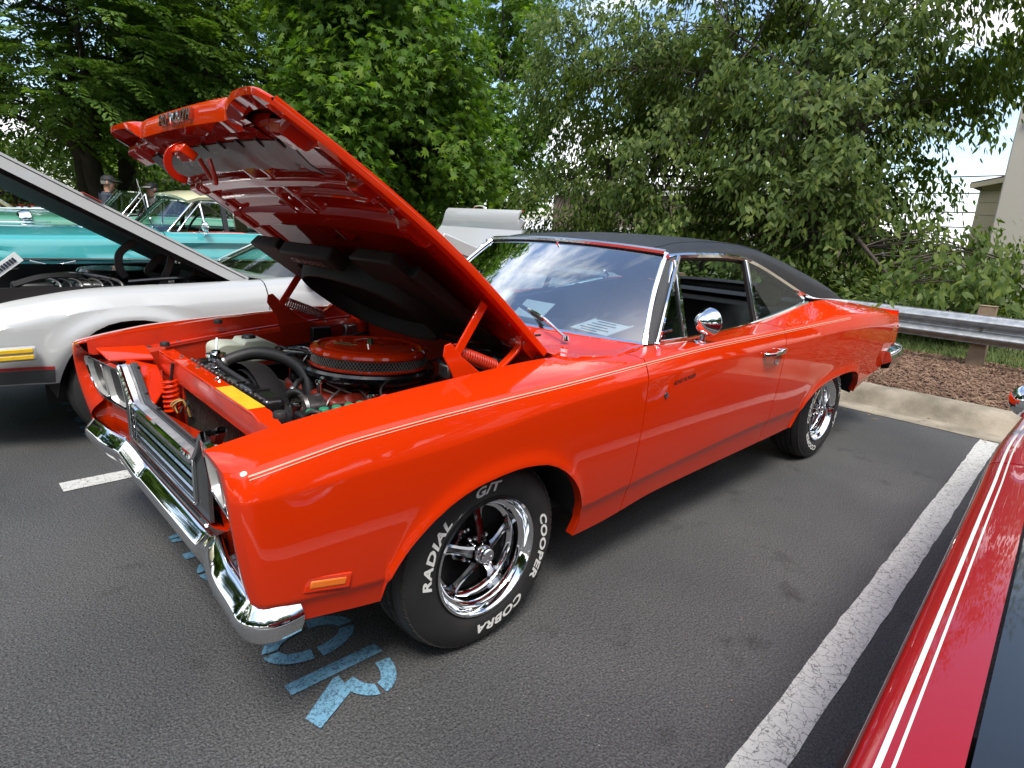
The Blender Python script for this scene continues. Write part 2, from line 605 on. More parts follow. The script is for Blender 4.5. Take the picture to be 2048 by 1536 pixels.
def strip(name, m, y0, y1, prof, n=60, wob=0.0):
    mb = MB()
    rows = []
    for k in range(n + 1):
        y = lerp(y0, y1, k / n)
        rows.append([(x + wob * noise.noise((x * 2, y * 3, 1.7)), y, z) for x, z in prof])
    mb.grid(rows, flip=False)
    return kind(mb.build(name, m, ang=40), 'structure')


YA, YB = -9.0, 9.5
strip('gutter', 'concrete', YA, YB, [(KX, .004), (KX + .18, .006), (KX + .34, .0)], wob=.012)
strip('kerb', 'concrete', YA, YB, [(KX + .30, .001), (KX + .335, .03), (KX + .375, .10), (KX + .41, .135), (KX + .45, .148), (KX + .58, .15), (KX + .60, .13), (KX + .60, .02)], wob=.010)
# mulch bed and the turf behind it
mb = MB()
rows = []
for i in range(41):
    x = lerp(KX + .59, 7.6, i / 40)
    rows.append([(x, lerp(YA, YB, j / 90), .125 + .05 * min(1, (x - 5.1) / .7) + .025 * noise.noise((x * 3, lerp(YA, YB, j / 90) * 3, 0))) for j in range(91)])
kind(mb.grid(rows, flip=True).build('mulch_bed', 'mulch_soil', ang=180), 'structure')
mb = MB()
rows = []
for i in range(31):
    x = 7.4 + 60 * (i / 30) ** 2
    rows.append([(x, lerp(-40, 60, j / 60), .18 + .05 * noise.noise((x, j * .7, 3)) + .012 * (x - 7.4)) for j in range(61)])
kind(mb.grid(rows, flip=True).build('lawn', 'grass', ang=180), 'structure')
# bark chips
rng = random.Random(3)
mb = MB()
for k in range(11000):
    x = KX + .60 + 2.3 * rng.random() ** 1.15
    y = rng.uniform(-2.6, .9) if k < 9500 else rng.uniform(-5, 7)
    z = .135 + .05 * min(1, (x - 5.1) / .7) + rng.uniform(0, .02)
    l, wd, h = rng.uniform(.015, .06), rng.uniform(.007, .02), rng.uniform(.004, .010)
    q = Quaternion(Vector((0, 0, 1)), rng.uniform(0, 6.3)) @ Quaternion(Vector((1, 0, 0)), rng.uniform(-.6, .6)) @ Quaternion(Vector((0, 1, 0)), rng.uniform(-.5, .5))
    mb.box((x, y, z), (l, wd, h), rot=q.to_matrix(), taper=.8)
kind(tag(mb.build('bark_mulch', 'mulch_chip', weld=False), 'loose brown bark chips covering the bed behind the kerb', 'mulch'), 'stuff')
# turf blades behind the rail
mb = MB()
for k in range(16000):
    x = 7.35 + 4.5 * rng.random() ** 1.5
    y = rng.uniform(-4.5, 3)
    a = rng.uniform(0, 6.3)
    h = rng.uniform(.04, .11)
    wd = .006
    z = .17 + .012 * (x - 7.4)
    dx_, dy_ = math.cos(a) * wd, math.sin(a) * wd
    lx, ly = rng.uniform(-.05, .05), rng.uniform(-.05, .05)
    mb.add([(x - dx_, y - dy_, z), (x + dx_, y + dy_, z), (x + lx, y + ly, z + h)], [(0, 1, 2)])
kind(tag(mb.build('turf_grass', 'grass_blade', weld=False, ang=180), 'short patchy grass growing behind the guardrail', 'grass'), 'stuff')

# ------------------------------------------------------------------ painted markings


def paint_line(y0a, y0b, x0, x1, wd, nm='parking_line', z=.004):
    mb = MB()
    rows = []
    n = int((x1 - x0) * 14)
    for k in range(n + 1):
        x = lerp(x0, x1, k / n)
        y = lerp(y0a, y0b, k / n)
        e1 = .006 * noise.noise((x * 9, y, .3)) + .004 * noise.noise((x * 31, y, 5.))
        e2 = .006 * noise.noise((x * 9, y, 7.3)) + .004 * noise.noise((x * 31, y, 9.))
        rows.append([(x, y - wd / 2 + e1, z), (x, y + wd / 2 + e2, z)])
    mb.grid(rows, flip=True)
    return kind(mb.build(nm, 'line_paint'), 'structure')


pa, pb = at(1448, 1536, z=0), at(1958, 879, z=0)
sl_ = (pb.y - pa.y) / (pb.x - pa.x)
paint_line(pa.y - .058 + sl_ * (-3.2 - pa.x), pb.y - .065, -3.2, KX - .03, .118)
qa = at(118, 968, z=0)
paint_line(qa.y - .06, qa.y - .03, qa.x, KX, .12)
paint_line(4.22, 4.22, -.8, KX, .12)
paint_line(7.1, 7.1, -.8, KX, .12)


def stencil(word, ox, oy):
    """letters read by someone facing +X: right = -Y, up = +X"""
    H, W, T = .31, .205, .05
    gp = .012
    def arc(cx, cy, rx, ry, a0, a1, t=T, n=10):
        o = [(cx + rx * math.cos(R(lerp(a0, a1, k / n))), cy + ry * math.sin(R(lerp(a0, a1, k / n)))) for k in range(n + 1)]
        i = [(cx + (rx - t) * math.cos(R(lerp(a1, a0, k / n))), cy + (ry - t) * math.sin(R(lerp(a1, a0, k / n)))) for k in range(n + 1)]
        return o + i
    def letter(ch):
        if ch == 'I':
            return [[(0, 0), (T, 0), (T, H), (0, H)]], T
        if ch == 'T':
            return [[(W / 2 - T / 2, 0), (W / 2 + T / 2, 0), (W / 2 + T / 2, H - T - gp), (W / 2 - T / 2, H - T - gp)], [(0, H - T), (W, H - T), (W, H), (0, H)]], W
        if ch == 'V':
            return [[(W / 2 - T * .6, 0), (W / 2 - gp / 2, 0), (W / 2 - gp / 2, .05), (T, H), (0, H)], [(W / 2 + gp / 2, 0), (W / 2 + T * .6, 0), (W, H), (W - T, H), (W / 2 + gp / 2, .05)]], W
        if ch == 'O':
            g_ = 9
            return [arc(W / 2, H / 2, W / 2, H / 2, a + g_, a + 90 - g_ * .2) for a in (-10, 80, 170, 260)], W
        if ch == 'S':
            return [arc(W / 2, H * .73, W / 2, H * .27, 20, 85), arc(W / 2, H * .73, W / 2, H * .27, 97, 270, T), arc(W / 2, H * .27, W / 2, H * .27 + T * .0, -90, 82, T), arc(W / 2, H * .27, W / 2, H * .27, 200, 260)], W
        if ch == 'R':
            x0 = T + gp
            top = arc(x0 + .01, H * .70, W - x0 - .01 + .01, H * .30, 2, 82)
            low = arc(x0 + .01, H * .70, W - x0, H * .30, -75, -10)
            leg = [(W - .055, 0), (W + .01, 0), (x0 + .075, H * .47), (x0 + .015, H * .47), (x0 + .005, H * .40)]
            return [[(0, 0), (T, 0), (T, H), (0, H)], top, low, [(W - .045, -.01), (W + .015, .005), (x0 + .085, H * .455), (x0 + .004, H * .46), (x0 + .004, H * .40)]], W
    x = 0
    k_ = 0
    for ch in word:
        polys, wd = letter(ch)
        mb = MB()
        for pi_, p in enumerate(polys):
            pts = [(ox + b_, oy - (x + a_), .0045 + .0009 * pi_) for a_, b_ in p]
            nn = len(pts)
            # mesh arcs as quad strips, others as n-gons
            if nn > 9:
                h2 = nn // 2
                mb.add(pts, [(i, i + 1, nn - 2 - i, nn - 1 - i) for i in range(h2 - 1)])
            else:
                mb.add(pts, [tuple(range(nn))])
        o = mb.build('painted_letter', 'blue_paint')
        kind(o, 'structure')
        bm = bmesh.new(); bm.from_mesh(o.data); bmesh.ops.recalc_face_normals(bm, faces=bm.faces)
        for f in bm.faces:
            if f.normal.z < 0:
                f.normal_flip()
        bm.to_mesh(o.data); bm.free()
        x += wd + .05


# V .51  I  S  I  T  O  R   R ends near y=-.88
stencil('VISITOR', -.592, .565)
stencil('VISITOR', -.61, 3.50)

# ------------------------------------------------------------------ guardrail
RX = 6.98
gr = thing('guardrail', 'galvanised steel guardrail on timber posts behind the mulch bed', 'guardrail', (RX, -1, .15))
prof = [(0, 0), (-.005, .018), (-.055, .05), (-.075, .075), (-.055, .10), (-.005, .135), (.0, .155), (-.005, .175), (-.055, .21), (-.075, .235), (-.055, .26), (-.005, .292), (0, .31)]
prof = [(p.x, p.y) for p in spline([(a, b, 0) for a, b in prof], 3)]
joints = [-6.7, -2.9, -1.03, 2.78, 6.59, 9.2]
joints = [-6.6, -1.04, 2.77, 6.58, 9.3]
for a, b in zip(joints[:-1], joints[1:]):
    mb = MB()
    e = .004
    rows = []
    for k in range(9):
        y = lerp(a - (.14 if a > -6 else 0), b, k / 8)
        off = -.004 if k < 1 and a > -6 else 0
        rows.append([(px_ + .0 + (-.0035 if k == 0 else 0), y + 1, .29 + pz) for px_, pz in prof])
    mb.grid(rows)
    mb.build('rail_beam', 'galv', gr, ang=60, solid=.004)
for yy in [-6.2, -4.3, -2.4, -.97, .95, 2.85, 4.75, 6.65, 8.5]:
    mb = MB()
    n = 9
    rows = []
    for (sx, sy) in ((-1, -1), (1, -1), (1, 1), (-1, 1)):
        pass
    wdt = .15
    for k in range(n):
        z = lerp(-.12, .695, k / (n - 1))
        rows.append([(.13 + wdt / 2 * sx + .006 * noise.noise((sx, z * 4, yy)), yy + 1 + wdt / 2 * sy + .006 * noise.noise((sy, z * 4, yy + 3)), z + (.012 * noise.noise((sx * 3, sy * 3, yy)) if k == n - 1 else 0)) for sx, sy in ((-1, -1), (0, -1), (1, -1), (1, 0), (1, 1), (0, 1), (-1, 1), (-1, 0))])
    mb.grid(rows, cv=True, flip=True)
    mb.f.append(tuple(range((n - 1) * 8, n * 8)))
    mb.build('post', 'wood', gr, ang=50, bevel=.006)
    mb = MB()
    mb.box((.028, yy + 1, .445), (.056, .12, .28))
    mb.build('offset_block', 'wood', gr, bevel=.004)
    mb = MB()
    for dz in (.0,):
        mb.lathe([(0, .02), (.012, .018), (.018, .008), (.019, 0)], 10, M=Matrix.Translation((-.004, yy + 1, .445)) @ Matrix.Rotation(R(-90), 4, 'Y'))
    mb.build('bolt', 'steel', gr)
# ------------------------------------------------------------------ ORANGE CAR
CAR = thing('muscle_car', 'orange two-door muscle car with black vinyl roof and its hood raised', 'car')
Y1 = interp([(-.80, .858), (-.787, .878), (-.76, .890), (-.6, .902), (-.3, .912), (0, .918), (.7, .922), (1.2, .925), (1.9, .925), (2.5, .928), (3.0, .925), (3.6, .902), (4.18, .865)])
Z1 = interp([(-.80, .808), (-.6, .842), (-.5, .856), (-.06, .884), (.28, .898), (.685, .917), (1.24, .940), (1.9, .950), (2.5, .962), (2.9, .966), (3.5, .945), (4.18, .895)])
Y2 = interp([(-.80, .884), (-.787, .908), (-.76, .921), (-.6, .933), (-.3, .942), (0, .948), (.7, .950), (1.9, .948), (2.4, .955), (3.0, .955), (3.6, .930), (4.18, .885)])
Z2 = interp([(-.80, .745), (-.24, .772), (.28, .822), (.7, .842), (1.3, .862), (1.9, .868), (2.6, .885), (3.2, .880), (4.18, .80)])
Z4 = interp([(-.80, .47), (-.65, .452), (-.41, .42), (.47, .387), (.7, .400), (1.92, .450), (2.5, .455), (3.3, .47), (4.18, .56)])
ZB = interp([(-.80, .40), (-.65, .385), (-.41, .345), (.40, .262), (.56, .265), (.97, .305), (2.0, .325), (2.42, .345), (3.19, .40), (3.61, .47), (4.0, .55), (4.18, .60)])
Y0 = interp([(-.80, .735), (.40, .735), (.55, .815), (.72, .835), (.86, .80), (.93, .772), (1.9, .775), (2.6, .765), (2.84, .76), (3.4, .755), (4.18, .73)])
Z0 = interp([(-.80, .826), (-.63, .852), (-.41, .877), (-.09, .902), (.36, .926), (.55, .925), (.72, .926), (.93, .926), (1.26, .926), (1.6, .936), (1.95, .962), (2.3, 1.0), (2.6, 1.035), (2.84, 1.045), (3.4, 1.005), (4.18, .925)])
FA = interp([(-.412, .40), (-.38, .455), (-.33, .515), (-.211, .598), (-.10, .634), (.05, .648), (.17, .634), (.288, .578), (.37, .495), (.41, .42), (.434, .33)])
RA = interp([(2.325, .33), (2.37, .45), (2.45, .515), (2.55, .560), (2.77, .594), (2.95, .602), (3.10, .594), (3.20, .572), (3.27, .52), (3.31, .45), (3.325, .39)])


def zlow(x):
    z = ZB(x)
    if -.412 < x < .434:
        z = max(z, FA(x))
    if 2.325 < x < 3.325:
        z = max(z, RA(x))
    return z


def yside(x, z):
    z1, z2, z4, zb = Z1(x), Z2(x), Z4(x), ZB(x)
    y1, y2 = Y1(x), Y2(x)
    if z >= z2:
        t = (z1 - z) / (z1 - z2)
        return lerp(y1, y2, 1 - (1 - t) ** 1.35)
    f = lambda q: y2 - .175 * (z2 - q) ** 2
    if z >= z4:
        y = f(z)
    else:
        y = f(z4) - .006 * min(1, (z4 - z) / .006) - (z4 - z) * .22
    # rolled lip round the wheel openings
    for (a, b, F) in ((-.412, .434, FA), (2.325, 3.325, RA)):
        if a < x < b:
            dd = z - F(x)
            y += .010 * math.exp(-(dd / .035) ** 2)
    return y


def xfront(z):
    """front edge of the fender, leaning back towards the bottom"""
    return -.795 + .050 * max(0, (.78 - z) / .36) ** 1.7


def section(x, s):
    """points from inner top edge to bottom edge"""
    pts = []
    y0, z0, y1, z1 = Y0(x), Z0(x), Y1(x), Z1(x)
    n0 = 6
    for t in (0, .12, .3, .5, .7, .85, .93):
        pts.append((lerp(y0, y1, t), lerp(z0, z1, t) + .004 * math.sin(PI * t) * min(1, (y1 - y0) / .15)))
    # sharp-ish crease
    pts.append((y1 - .004, z1 + .001))
    pts.append((y1, z1 - .004))
    z2 = Z2(x)
    for t in (.06, .18, .4, .65, .86, .97, 1.0):
        z = lerp(z1 - .004, z2, t)
        pts.append((yside(x, z), z))
    zl, z4 = zlow(x), Z4(x)
    if zl < z4 - .012:
        a, b = z4 + .004, z4 - .004
    else:
        a, b = lerp(z2, zl, .86), lerp(z2, zl, .88)
    for t in (.03, .10, .18, .26, .34, .42, .5, .58, .66, .74, .82, .9, .97, 1.0):
        z = lerp(z2, a, t)
        pts.append((yside(x, z), z))
    for k in range(0, 5):
        z = lerp(b, zl, k / 4)
        pts.append((yside(x, z), z))
    yl = pts[-1][0]
    pts.append((yl - .012, zl + .002))
    pts.append((yl - .035, zl + .004))
    return [(x, s * y, z) for y, z in pts]


def xs_for(a, b, base=.05):
    xs = [a]
    while xs[-1] < b - 1e-6:
        x = xs[-1]
        st = base
        for e in (-.412, .434, 2.325, 3.325):
            dd = abs(x - e)
            if dd < .13:
                st = min(st, .004 + dd * .16)
        for e in (-.80,):
            if x - e < .12:
                st = min(st, .015)
        # land exactly on key stations
        nx = x + st
        for e in (-.412, .434, 2.325, 3.325):
            if x < e - 1e-6 < nx:
                nx = e
        xs.append(min(nx, b))
    if len(xs) > 2 and xs[-1] - xs[-2] < .003:
        xs.pop(-2)
    return xs


def side_panel(name, a, b, s, label=None, m='paint_orange', front=False):
    xs = xs_for(a, b)
    rows = []
    for x in xs:
        r = section(x, s)
        if front and x < -.68:
            t = (-.68 - x) / (.80 - .68)
            r = [(p[0] + t * (xfront(p[2]) + .80), p[1], p[2]) for p in r]
        rows.append(r)
    o = MB().grid(rows, flip=(s > 0)).build(name, m, CAR, ang=28)
    shell(o, .006, inner='black_matte' if a > .5 else None)
    if label:
        o['label'] = label
    return o


DF, DR = .722, 1.952       # door shut lines
gap = .0035
for s in (-1, 1):
    side_panel('front_fender', -.80, DF - gap, s, front=True)
    d = side_panel('door', DF + gap, DR - gap, s)
    q = side_panel('quarter_panel', DR + gap, 4.18, s)
    if s < 0:
        door_L = d
    else:
        door_R = d

# pin stripes along the crease
for s in (-1,):
    for dz, wdt in ((.0095, .0032), (.0175, .0018)):
        mb = MB()
        rows = []
        for k in range(140):
            x = lerp(-.755, 2.9, k / 139)
            ya, za = yside(x, Z1(x) - dz), Z1(x) - dz
            yb, zb_ = yside(x, Z1(x) - dz - wdt), Z1(x) - dz - wdt
            rows.append([(x, s * (ya + .0012), za), (x, s * (yb + .0012), zb_)])
        mb.grid(rows, flip=(s > 0)).build('pinstripe', 'stripe_light', CAR, ang=180)

# dark wheel housings
for s in (-1, 1):
    for cx, F, a, b in ((0, FA, -.415, .437), (2.95, RA, 2.32, 3.33)):
        mb = MB()
        rows = []
        for k in range(31):
            x = lerp(a, b, k / 30)
            z = F(x) + .012
            rows.append([(x, s * (yside(x, z) - .012), z), (x, s * .72, z + .03), (x, s * .52, z + .03)])
        mb.grid(rows)
        mb.slab([(a, s * .53, .3), (b, s * .53, .3), (b, s * .53, .7), (a, s * .53, .7)], (0, s * -.004, 0))
        mb.build('wheel_well', 'black_matte', CAR, ang=60)

# underbody pan, front valance back
mb = MB()
mb.box((1.9, 0, .345), (3.2, 1.52, .05))
mb.box((-.32, 0, .33), (.55, 1.0, .05))
mb.box((3.7, 0, .50), (.6, 1.3, .05))
mb.build('floor_pan', 'black_matte', CAR, bevel=.01)
mb = MB()
mb.tube([(3.9, .5, .34), (4.25, .55, .36)], .03, 10)
mb.build('tail_pipe', 'steel', CAR)
mb = MB()
mb.tube([(-.1, 0, .30), (1.2, .25, .24), (3.2, .45, .27)], .032, 8)
mb.build('exhaust_pipe', 'steel', CAR)
MB().tube([(0, -.72, .32), (0, .72, .32)], .04, 8).build('axle', 'black_matte', CAR)
MB().tube([(2.946, -.72, .33), (2.946, -.1, .33), (2.946, 0, .33), (2.946, .1, .33), (2.946, .72, .33)], [.045, .06, .13, .06, .045], 8).build('axle', 'black_matte', CAR)

# ---- deck lid, rear panel, rear bumper
mb = MB()
rows = []
for k in range(25):
    x = lerp(3.335, 4.16, k / 24)
    rows.append([(x, y_, Z0(x) + .028 * math.cos(y_ / .76 * PI / 2) - .003) for y_ in [lerp(-Y0(x) + .004, Y0(x) - .004, j / 16) for j in range(17)]])
mb.grid(rows).build('deck_lid', 'paint_orange', CAR, ang=40)
mb = MB()
rows = []
for z in (.60, .66, .74, .82, .88, .925, .945):
    rows.append([(4.18 - .05 * ((.93 - z) / .33) ** 2 * 0 + .012 * math.cos(y_ / .88 * PI / 2), y_, z if z < .93 else Z0(4.16) + .02 * math.cos(y_ / .76 * PI / 2)) for y_ in [lerp(-.865, .865, j / 12) for j in range(13)]])
mb.grid(rows, flip=True).build('tail_panel', 'paint_orange', CAR, ang=40)
for s in (-1, 1):
    MB().box((4.196, s * .62, .80), (.02, .36, .07)).build('tail_light', 'far_red', CAR, bevel=.01)
    mb = MB()
    mb.box((4.02, s * .893, .80), (.16, .012, .05), rot=Matrix.Rotation(s * -.065, 3, 'Z'))
    mb.build('rear_side_marker', 'amber', CAR, bevel=.006)
path = [(3.93, -.90, .575), (4.10, -.915, .60), (4.22, -.885, .605), (4.27, -.80, .605), (4.29, -.4, .605), (4.295, 0, .605), (4.29, .4, .605), (4.27, .80, .605), (4.22, .885, .605), (4.10, .915, .60), (3.93, .90, .575)]
sec = [(-.02, -.075), (.035, -.06), (.05, 0), (.035, .06), (-.02, .075)]
MB().sweep(spline(path, 5), sec, (0, 0, 1)).build('rear_bumper', 'chrome', CAR, ang=35)

# ---- cowl panel between hood and windshield
def wsb(y_):      # windshield base curve x(y), z(y)
    t = abs(y_) / .754
    return .955 - .235 * (1 - t ** 2.0), .926 + .022 * (1 - t * t)

mb = MB()
rows = []
cowl_edge = interp([(0, .40), (.60, .41), (.735, .425), (.80, .46), (.83, .53), (.842, .62)])
ys = [lerp(-.842, .842, j / 48) for j in range(49)]
r0, r1 = [], []
for y_ in ys:
    a = abs(y_)
    xa = cowl_edge(a)
    if a > .754:
        tt = (a - .754) / (.842 - .754)
        xb = lerp(.952, .66, tt ** 1.6)
        zb_ = .926 + .006
    else:
        xb, zb_ = wsb(y_)
    za = Z0(.45) + .012 * math.cos(y_ / .85 * PI / 2) + .004
    r0.append((xa, y_, za)); r1.append((xb, y_, zb_))
rows = []
for k in range(9):
    t = k / 8
    rows.append([(lerp(p[0], q_[0], t), p[1], lerp(p[2], q_[2], t) - .010 * math.sin(PI * t)) for p, q_ in zip(r0, r1)])
o = MB().grid(rows, flip=True).build('cowl_panel', 'paint_orange', CAR, ang=40)
shell(o, .008)
# cowl vent slots
for k in range(26):
    y_ = lerp(-.50, .50, k / 25)
    MB().box((.56, y_, .955), (.05, .008, .008)).build('cowl_vent_slot', 'black_matte', CAR)
# firewall under the cowl
mb = MB()
mb.box((.50, 0, .68), (.02, 1.46, .50))
mb.box((.455, 0, .925), (.10, 1.44, .012), rot=Matrix.Rotation(.25, 3, 'Y'))
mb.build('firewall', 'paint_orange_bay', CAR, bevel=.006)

# ---- windshield
WS_TOP = lambda y_: (1.292 - .055 * (1 - (abs(y_) / .595) ** 2), 1.297 + .022 * (1 - (abs(y_) / .595) ** 2))
rows = []
for k in range(13):
    t = k / 12
    row = []
    for j in range(25):
        q = lerp(-1, 1, j / 24)
        xb, zb_ = wsb(q * .754)
        xt, zt = WS_TOP(q * .595)
        bow = -.022 * math.sin(PI * t)
        row.append((lerp(xb, xt, t) + bow, lerp(q * .754, q * .595, t), lerp(zb_, zt, t) - bow * .35))
    rows.append(row)
o = MB().grid(rows, flip=True).build('windshield', 'glass_windshield', CAR, ang=180)
WSROWS = rows
# chrome reveal moulding
def mould(pts, wd, h, name='windshield_trim', m='chrome', up=(-.6, 0, .8), par=None):
    sec = [(-wd / 2, 0), (-wd * .35, h), (wd * .35, h), (wd / 2, 0)]
    return MB().sweep(pts, sec, up).build(name, m, par or CAR, ang=50)

mould(rows[0], .020, .008)
mould([(p[0] - .003, p[1], p[2] + .004) for p in rows[-1]], .030, .012, m='chrome_dull', up=(-.35, 0, .94))
for j in (0, -1):
    s = -1 if j == 0 else 1
    mould([(r_[j][0], r_[j][1] + s * .004, r_[j][2]) for r_ in rows], .024, .010, up=(-.55, s * .5, .6))

# ---- roof (vinyl)
RAILY = interp([(1.25, .618), (1.6, .640), (2.0, .645), (2.3, .660), (2.6, .683), (2.85, .712), (3.1, .735), (3.34, .745)])
RAILZ = interp([(1.25, 1.290), (1.45, 1.300), (1.65, 1.302), (1.9, 1.292), (2.05, 1.272), (2.2, 1.235), (2.35, 1.192), (2.6, 1.115), (2.78, 1.062), (2.86, 1.048), (3.1, 1.038), (3.34, 1.018)])
CROWN = interp([(1.25, 1.320), (1.4, 1.348), (1.6, 1.366), (1.85, 1.378), (2.1, 1.376), (2.35, 1.360), (2.6, 1.322), (2.85, 1.262), (3.1, 1.165), (3.34, 1.050)])


def roof_sec(x, n=12):
    ry, rz, cz = RAILY(x), RAILZ(x), CROWN(x)
    # shoulder: corner radius between side and top
    pts = []
    for k in range(2 * n + 1):
        q = lerp(-1, 1, k / (2 * n))
        a = abs(q)
        # superellipse in (y,z)
        th = a * PI / 2
        e = .52 if cz - rz > .12 else lerp(.85, .52, max(0, (cz - rz - .04) / .08))
        yy = ry * math.sin(th) ** .92
        zz = rz + (cz - rz) * max(0, math.cos(th)) ** e
        pts.append((math.copysign(yy, q), zz))
    return pts


xs = [1.25, 1.28, 1.33, 1.4, 1.5, 1.6, 1.7, 1.8, 1.9, 2.0, 2.08, 2.16, 2.24, 2.32, 2.4, 2.5, 2.6, 2.68, 2.75, 2.82, 2.9, 3.0, 3.1, 3.2, 3.28, 3.34]
rows = []
for x in xs:
    row = []
    for (y_, z_) in roof_sec(x):
        xx = x
        if x < 1.6:   # follow the bowed header
            f = (1.6 - x) / .35
            xx = x - .06 * f * (1 - (y_ / .62) ** 2) + .035 * f
        row.append((xx, y_, z_))
    rows.append(row)
mb = MB().grid(rows, flip=True)
mb.f = [f for f in mb.f if not (sum(mb.v[i][0] for i in f) / 4 > 2.76 and sum(mb.v[i][0] for i in f) / 4 < 3.30 and abs(sum(mb.v[i][1] for i in f) / 4) < .56)]
o = mb.build('vinyl_roof', 'vinyl', CAR, ang=60)
shell(o, .022, inner='black_satin')
# padded seams of the vinyl
for s in (-1, 1):
    pts = []
    for x in [1.30, 1.4, 1.5, 1.6, 1.8, 2.0, 2.2, 2.4, 2.6]:
        sec_ = roof_sec(x, 24)
        q = min(sec_, key=lambda p: abs(p[0] - s * .50))
        pts.append((x + .01, q[0], q[1] + .001))
    MB().tube(spline(pts, 3), .0028, 5).build('roof_seam', 'vinyl', CAR)
# chrome drip rail + base trim of the sail panel
for s in (-1, 1):
    pts = [(x, s * (RAILY(x) + .006), RAILZ(x) - .004) for x in (1.262, 1.3, 1.4, 1.55, 1.7, 1.85, 1.95, 2.05, 2.15, 2.25, 2.35, 2.5, 2.65, 2.74)]
    MB().sweep(spline(pts, 3), [(-.010, -.009), (.010, -.009), (.010, .006), (-.004, .010)], (0, s * .3, 1)).build('drip_rail', 'chrome', CAR, ang=40)
    pts = [(x, s * (RAILY(x) + .008), RAILZ(x) - .006) for x in (2.72, 2.8, 2.9, 3.05, 3.2, 3.34)]
    MB().sweep(spline(pts, 3), [(-.006, -.009), (.008, -.009), (.008, .009), (-.006, .009)], (0, 0, 1)).build('roof_base_trim', 'chrome', CAR, ang=40)
# A pillars
for s in (-1, 1):
    b0, b1 = Vector((.962, s * .758, .928)), Vector((1.012, s * .778, .926))
    t0, t1 = Vector((1.285, s * .602, 1.292)), Vector((1.318, s * .640, 1.288))
    rows = []
    for k in range(9):
        t = k / 8
        a, b = b0.lerp(t0, t), b1.lerp(t1, t)
        bo = Vector((-.018, s * .012, .006)) * math.sin(PI * t)
        a, b = a + bo, b + bo
        inn = Vector((.05, s * -.045, -.01))
        rows.append([a, a.lerp(b, .5) + Vector((-.006, s * .008, .004)), b, b + inn, a + inn])
    MB().grid(rows, cv=True, flip=(s > 0)).build('windshield_pillar', 'vinyl', CAR, ang=50)
    mould([r_[2] + Vector((.006, s * .003, 0)) for r_ in rows], .020, .008, 'pillar_trim', up=(-.1, s, .2))
# rear window (dark, behind the sail panels)
rows = []
for k in range(7):
    x = lerp(2.76, 3.31, k / 6)
    sc_ = roof_sec(x)
    rows.append([(x, y_, z_ - .012) for y_, z_ in sc_ if abs(y_) < .63])
mlen = min(len(r_) for r_ in rows)
rows = [r_[(len(r_) - mlen) // 2:(len(r_) - mlen) // 2 + mlen] for r_ in rows]
MB().grid(rows, flip=True).build('rear_window', 'glass', CAR, ang=180)

# belt mouldings, side glass
for s in (-1, 1):
    sill = lambda x: Vector((x, s * (Y0(x) - .002), Z0(x) + .004))
    pts = [sill(x) for x in (1.0, 1.1, 1.3, 1.5, 1.7, 1.9, 2.1, 2.3, 2.5, 2.62)]
    MB().sweep(spline(pts, 3), [(-.009, -.006), (.009, -.006), (.007, .007), (-.007, .007)], (0, 0, 1)).build('belt_moulding', 'chrome', CAR, ang=40)
    # vent window
    A = Vector((1.022, s * .772, .934)); B = Vector((1.252, s * .772, .934)); T = Vector((1.262, s * .655, 1.262)); T2 = Vector((1.272, s * .655, 1.262))
    vw = MB().slab([A, B, T2, T], (0, s * .003, 0)).build('vent_window', 'glass', CAR)
    fr = MB()
    fr.bar(A, T, .016, .012, up=(0, s, 0))
    fr.bar(A + Vector((-.005, 0, 0)), B + Vector((.012, 0, 0)), .012, .014, up=(0, 0, 1))
    fr.build('vent_frame', 'chrome', vw, bevel=.003)
    fr = MB()
    fr.bar(B + Vector((.004, 0, -.01)), T2 + Vector((.006, 0, .01)), .016, .026, up=(1, 0, 0))
    fr.build('vent_post', 'chrome', vw, bevel=.003)
    fr = MB()
    fr.bar(B + Vector((-.014, 0, -.01)), T2 + Vector((-.010, 0, .0)), .014, .012, up=(1, 0, 0))
    fr.build('vent_seal', 'rubber', vw)
    fr = MB()
    fr.tube([(1.07, s * .750, .962), (1.10, s * .747, .966), (1.17, s * .747, .972)], .007, 6)
    fr.build('vent_latch', 'chrome', vw)
    # quarter window
    qp = [(1.972, s * .772, .968), (2.10, s * .772, .980), (2.30, s * .770, 1.006), (2.50, s * .766, 1.026), (2.60, s * .764, 1.040), (2.615, s * .755, 1.060), (2.55, s * .738, 1.095), (2.40, s * .705, 1.150), (2.20, s * .675, 1.215), (2.05, s * .66, 1.252), (1.985, s * .655, 1.268)]
    qp = [(a_, s * (.774 - .38 * (c_ - .965)), c_) for a_, b_, c_ in qp]
    qw = MB().slab(qp, (0, s * .003, 0)).build('quarter_window', 'glass', CAR)
    fr = MB()
    fr.bar((1.960, s * .776, .955), (1.972, s * .655, 1.275), .016, .022, up=(1, 0, 0))
    fr.build('quarter_post', 'chrome', qw, bevel=.003)
    fr = MB()
    fr.tube([qp[i] for i in (4, 5, 6)], .010, 6)
    fr.build('quarter_corner_trim', 'chrome', qw)
    fr = MB()
    fr.bar((1.938, s * .765, .955), (1.950, s * .650, 1.275), .018, .022, up=(1, 0, 0))
    fr.build('window_channel', 'black_satin', qw)
    # dark weatherstrip inside the opening
    pts = [(x, s * (RAILY(x) - .012), RAILZ(x) - .020) for x in (1.29, 1.4, 1.6, 1.8, 1.95, 2.1, 2.25, 2.4, 2.55, 2.68)]
    MB().tube(spline(pts, 3), .013, 6).build('weatherstrip', 'rubber', CAR)

# ---- cabin
mb = MB()
mb.box((1.9, 0, .40), (1.9, 1.46, .03))
mb.build('cabin_floor', 'black_matte', CAR)
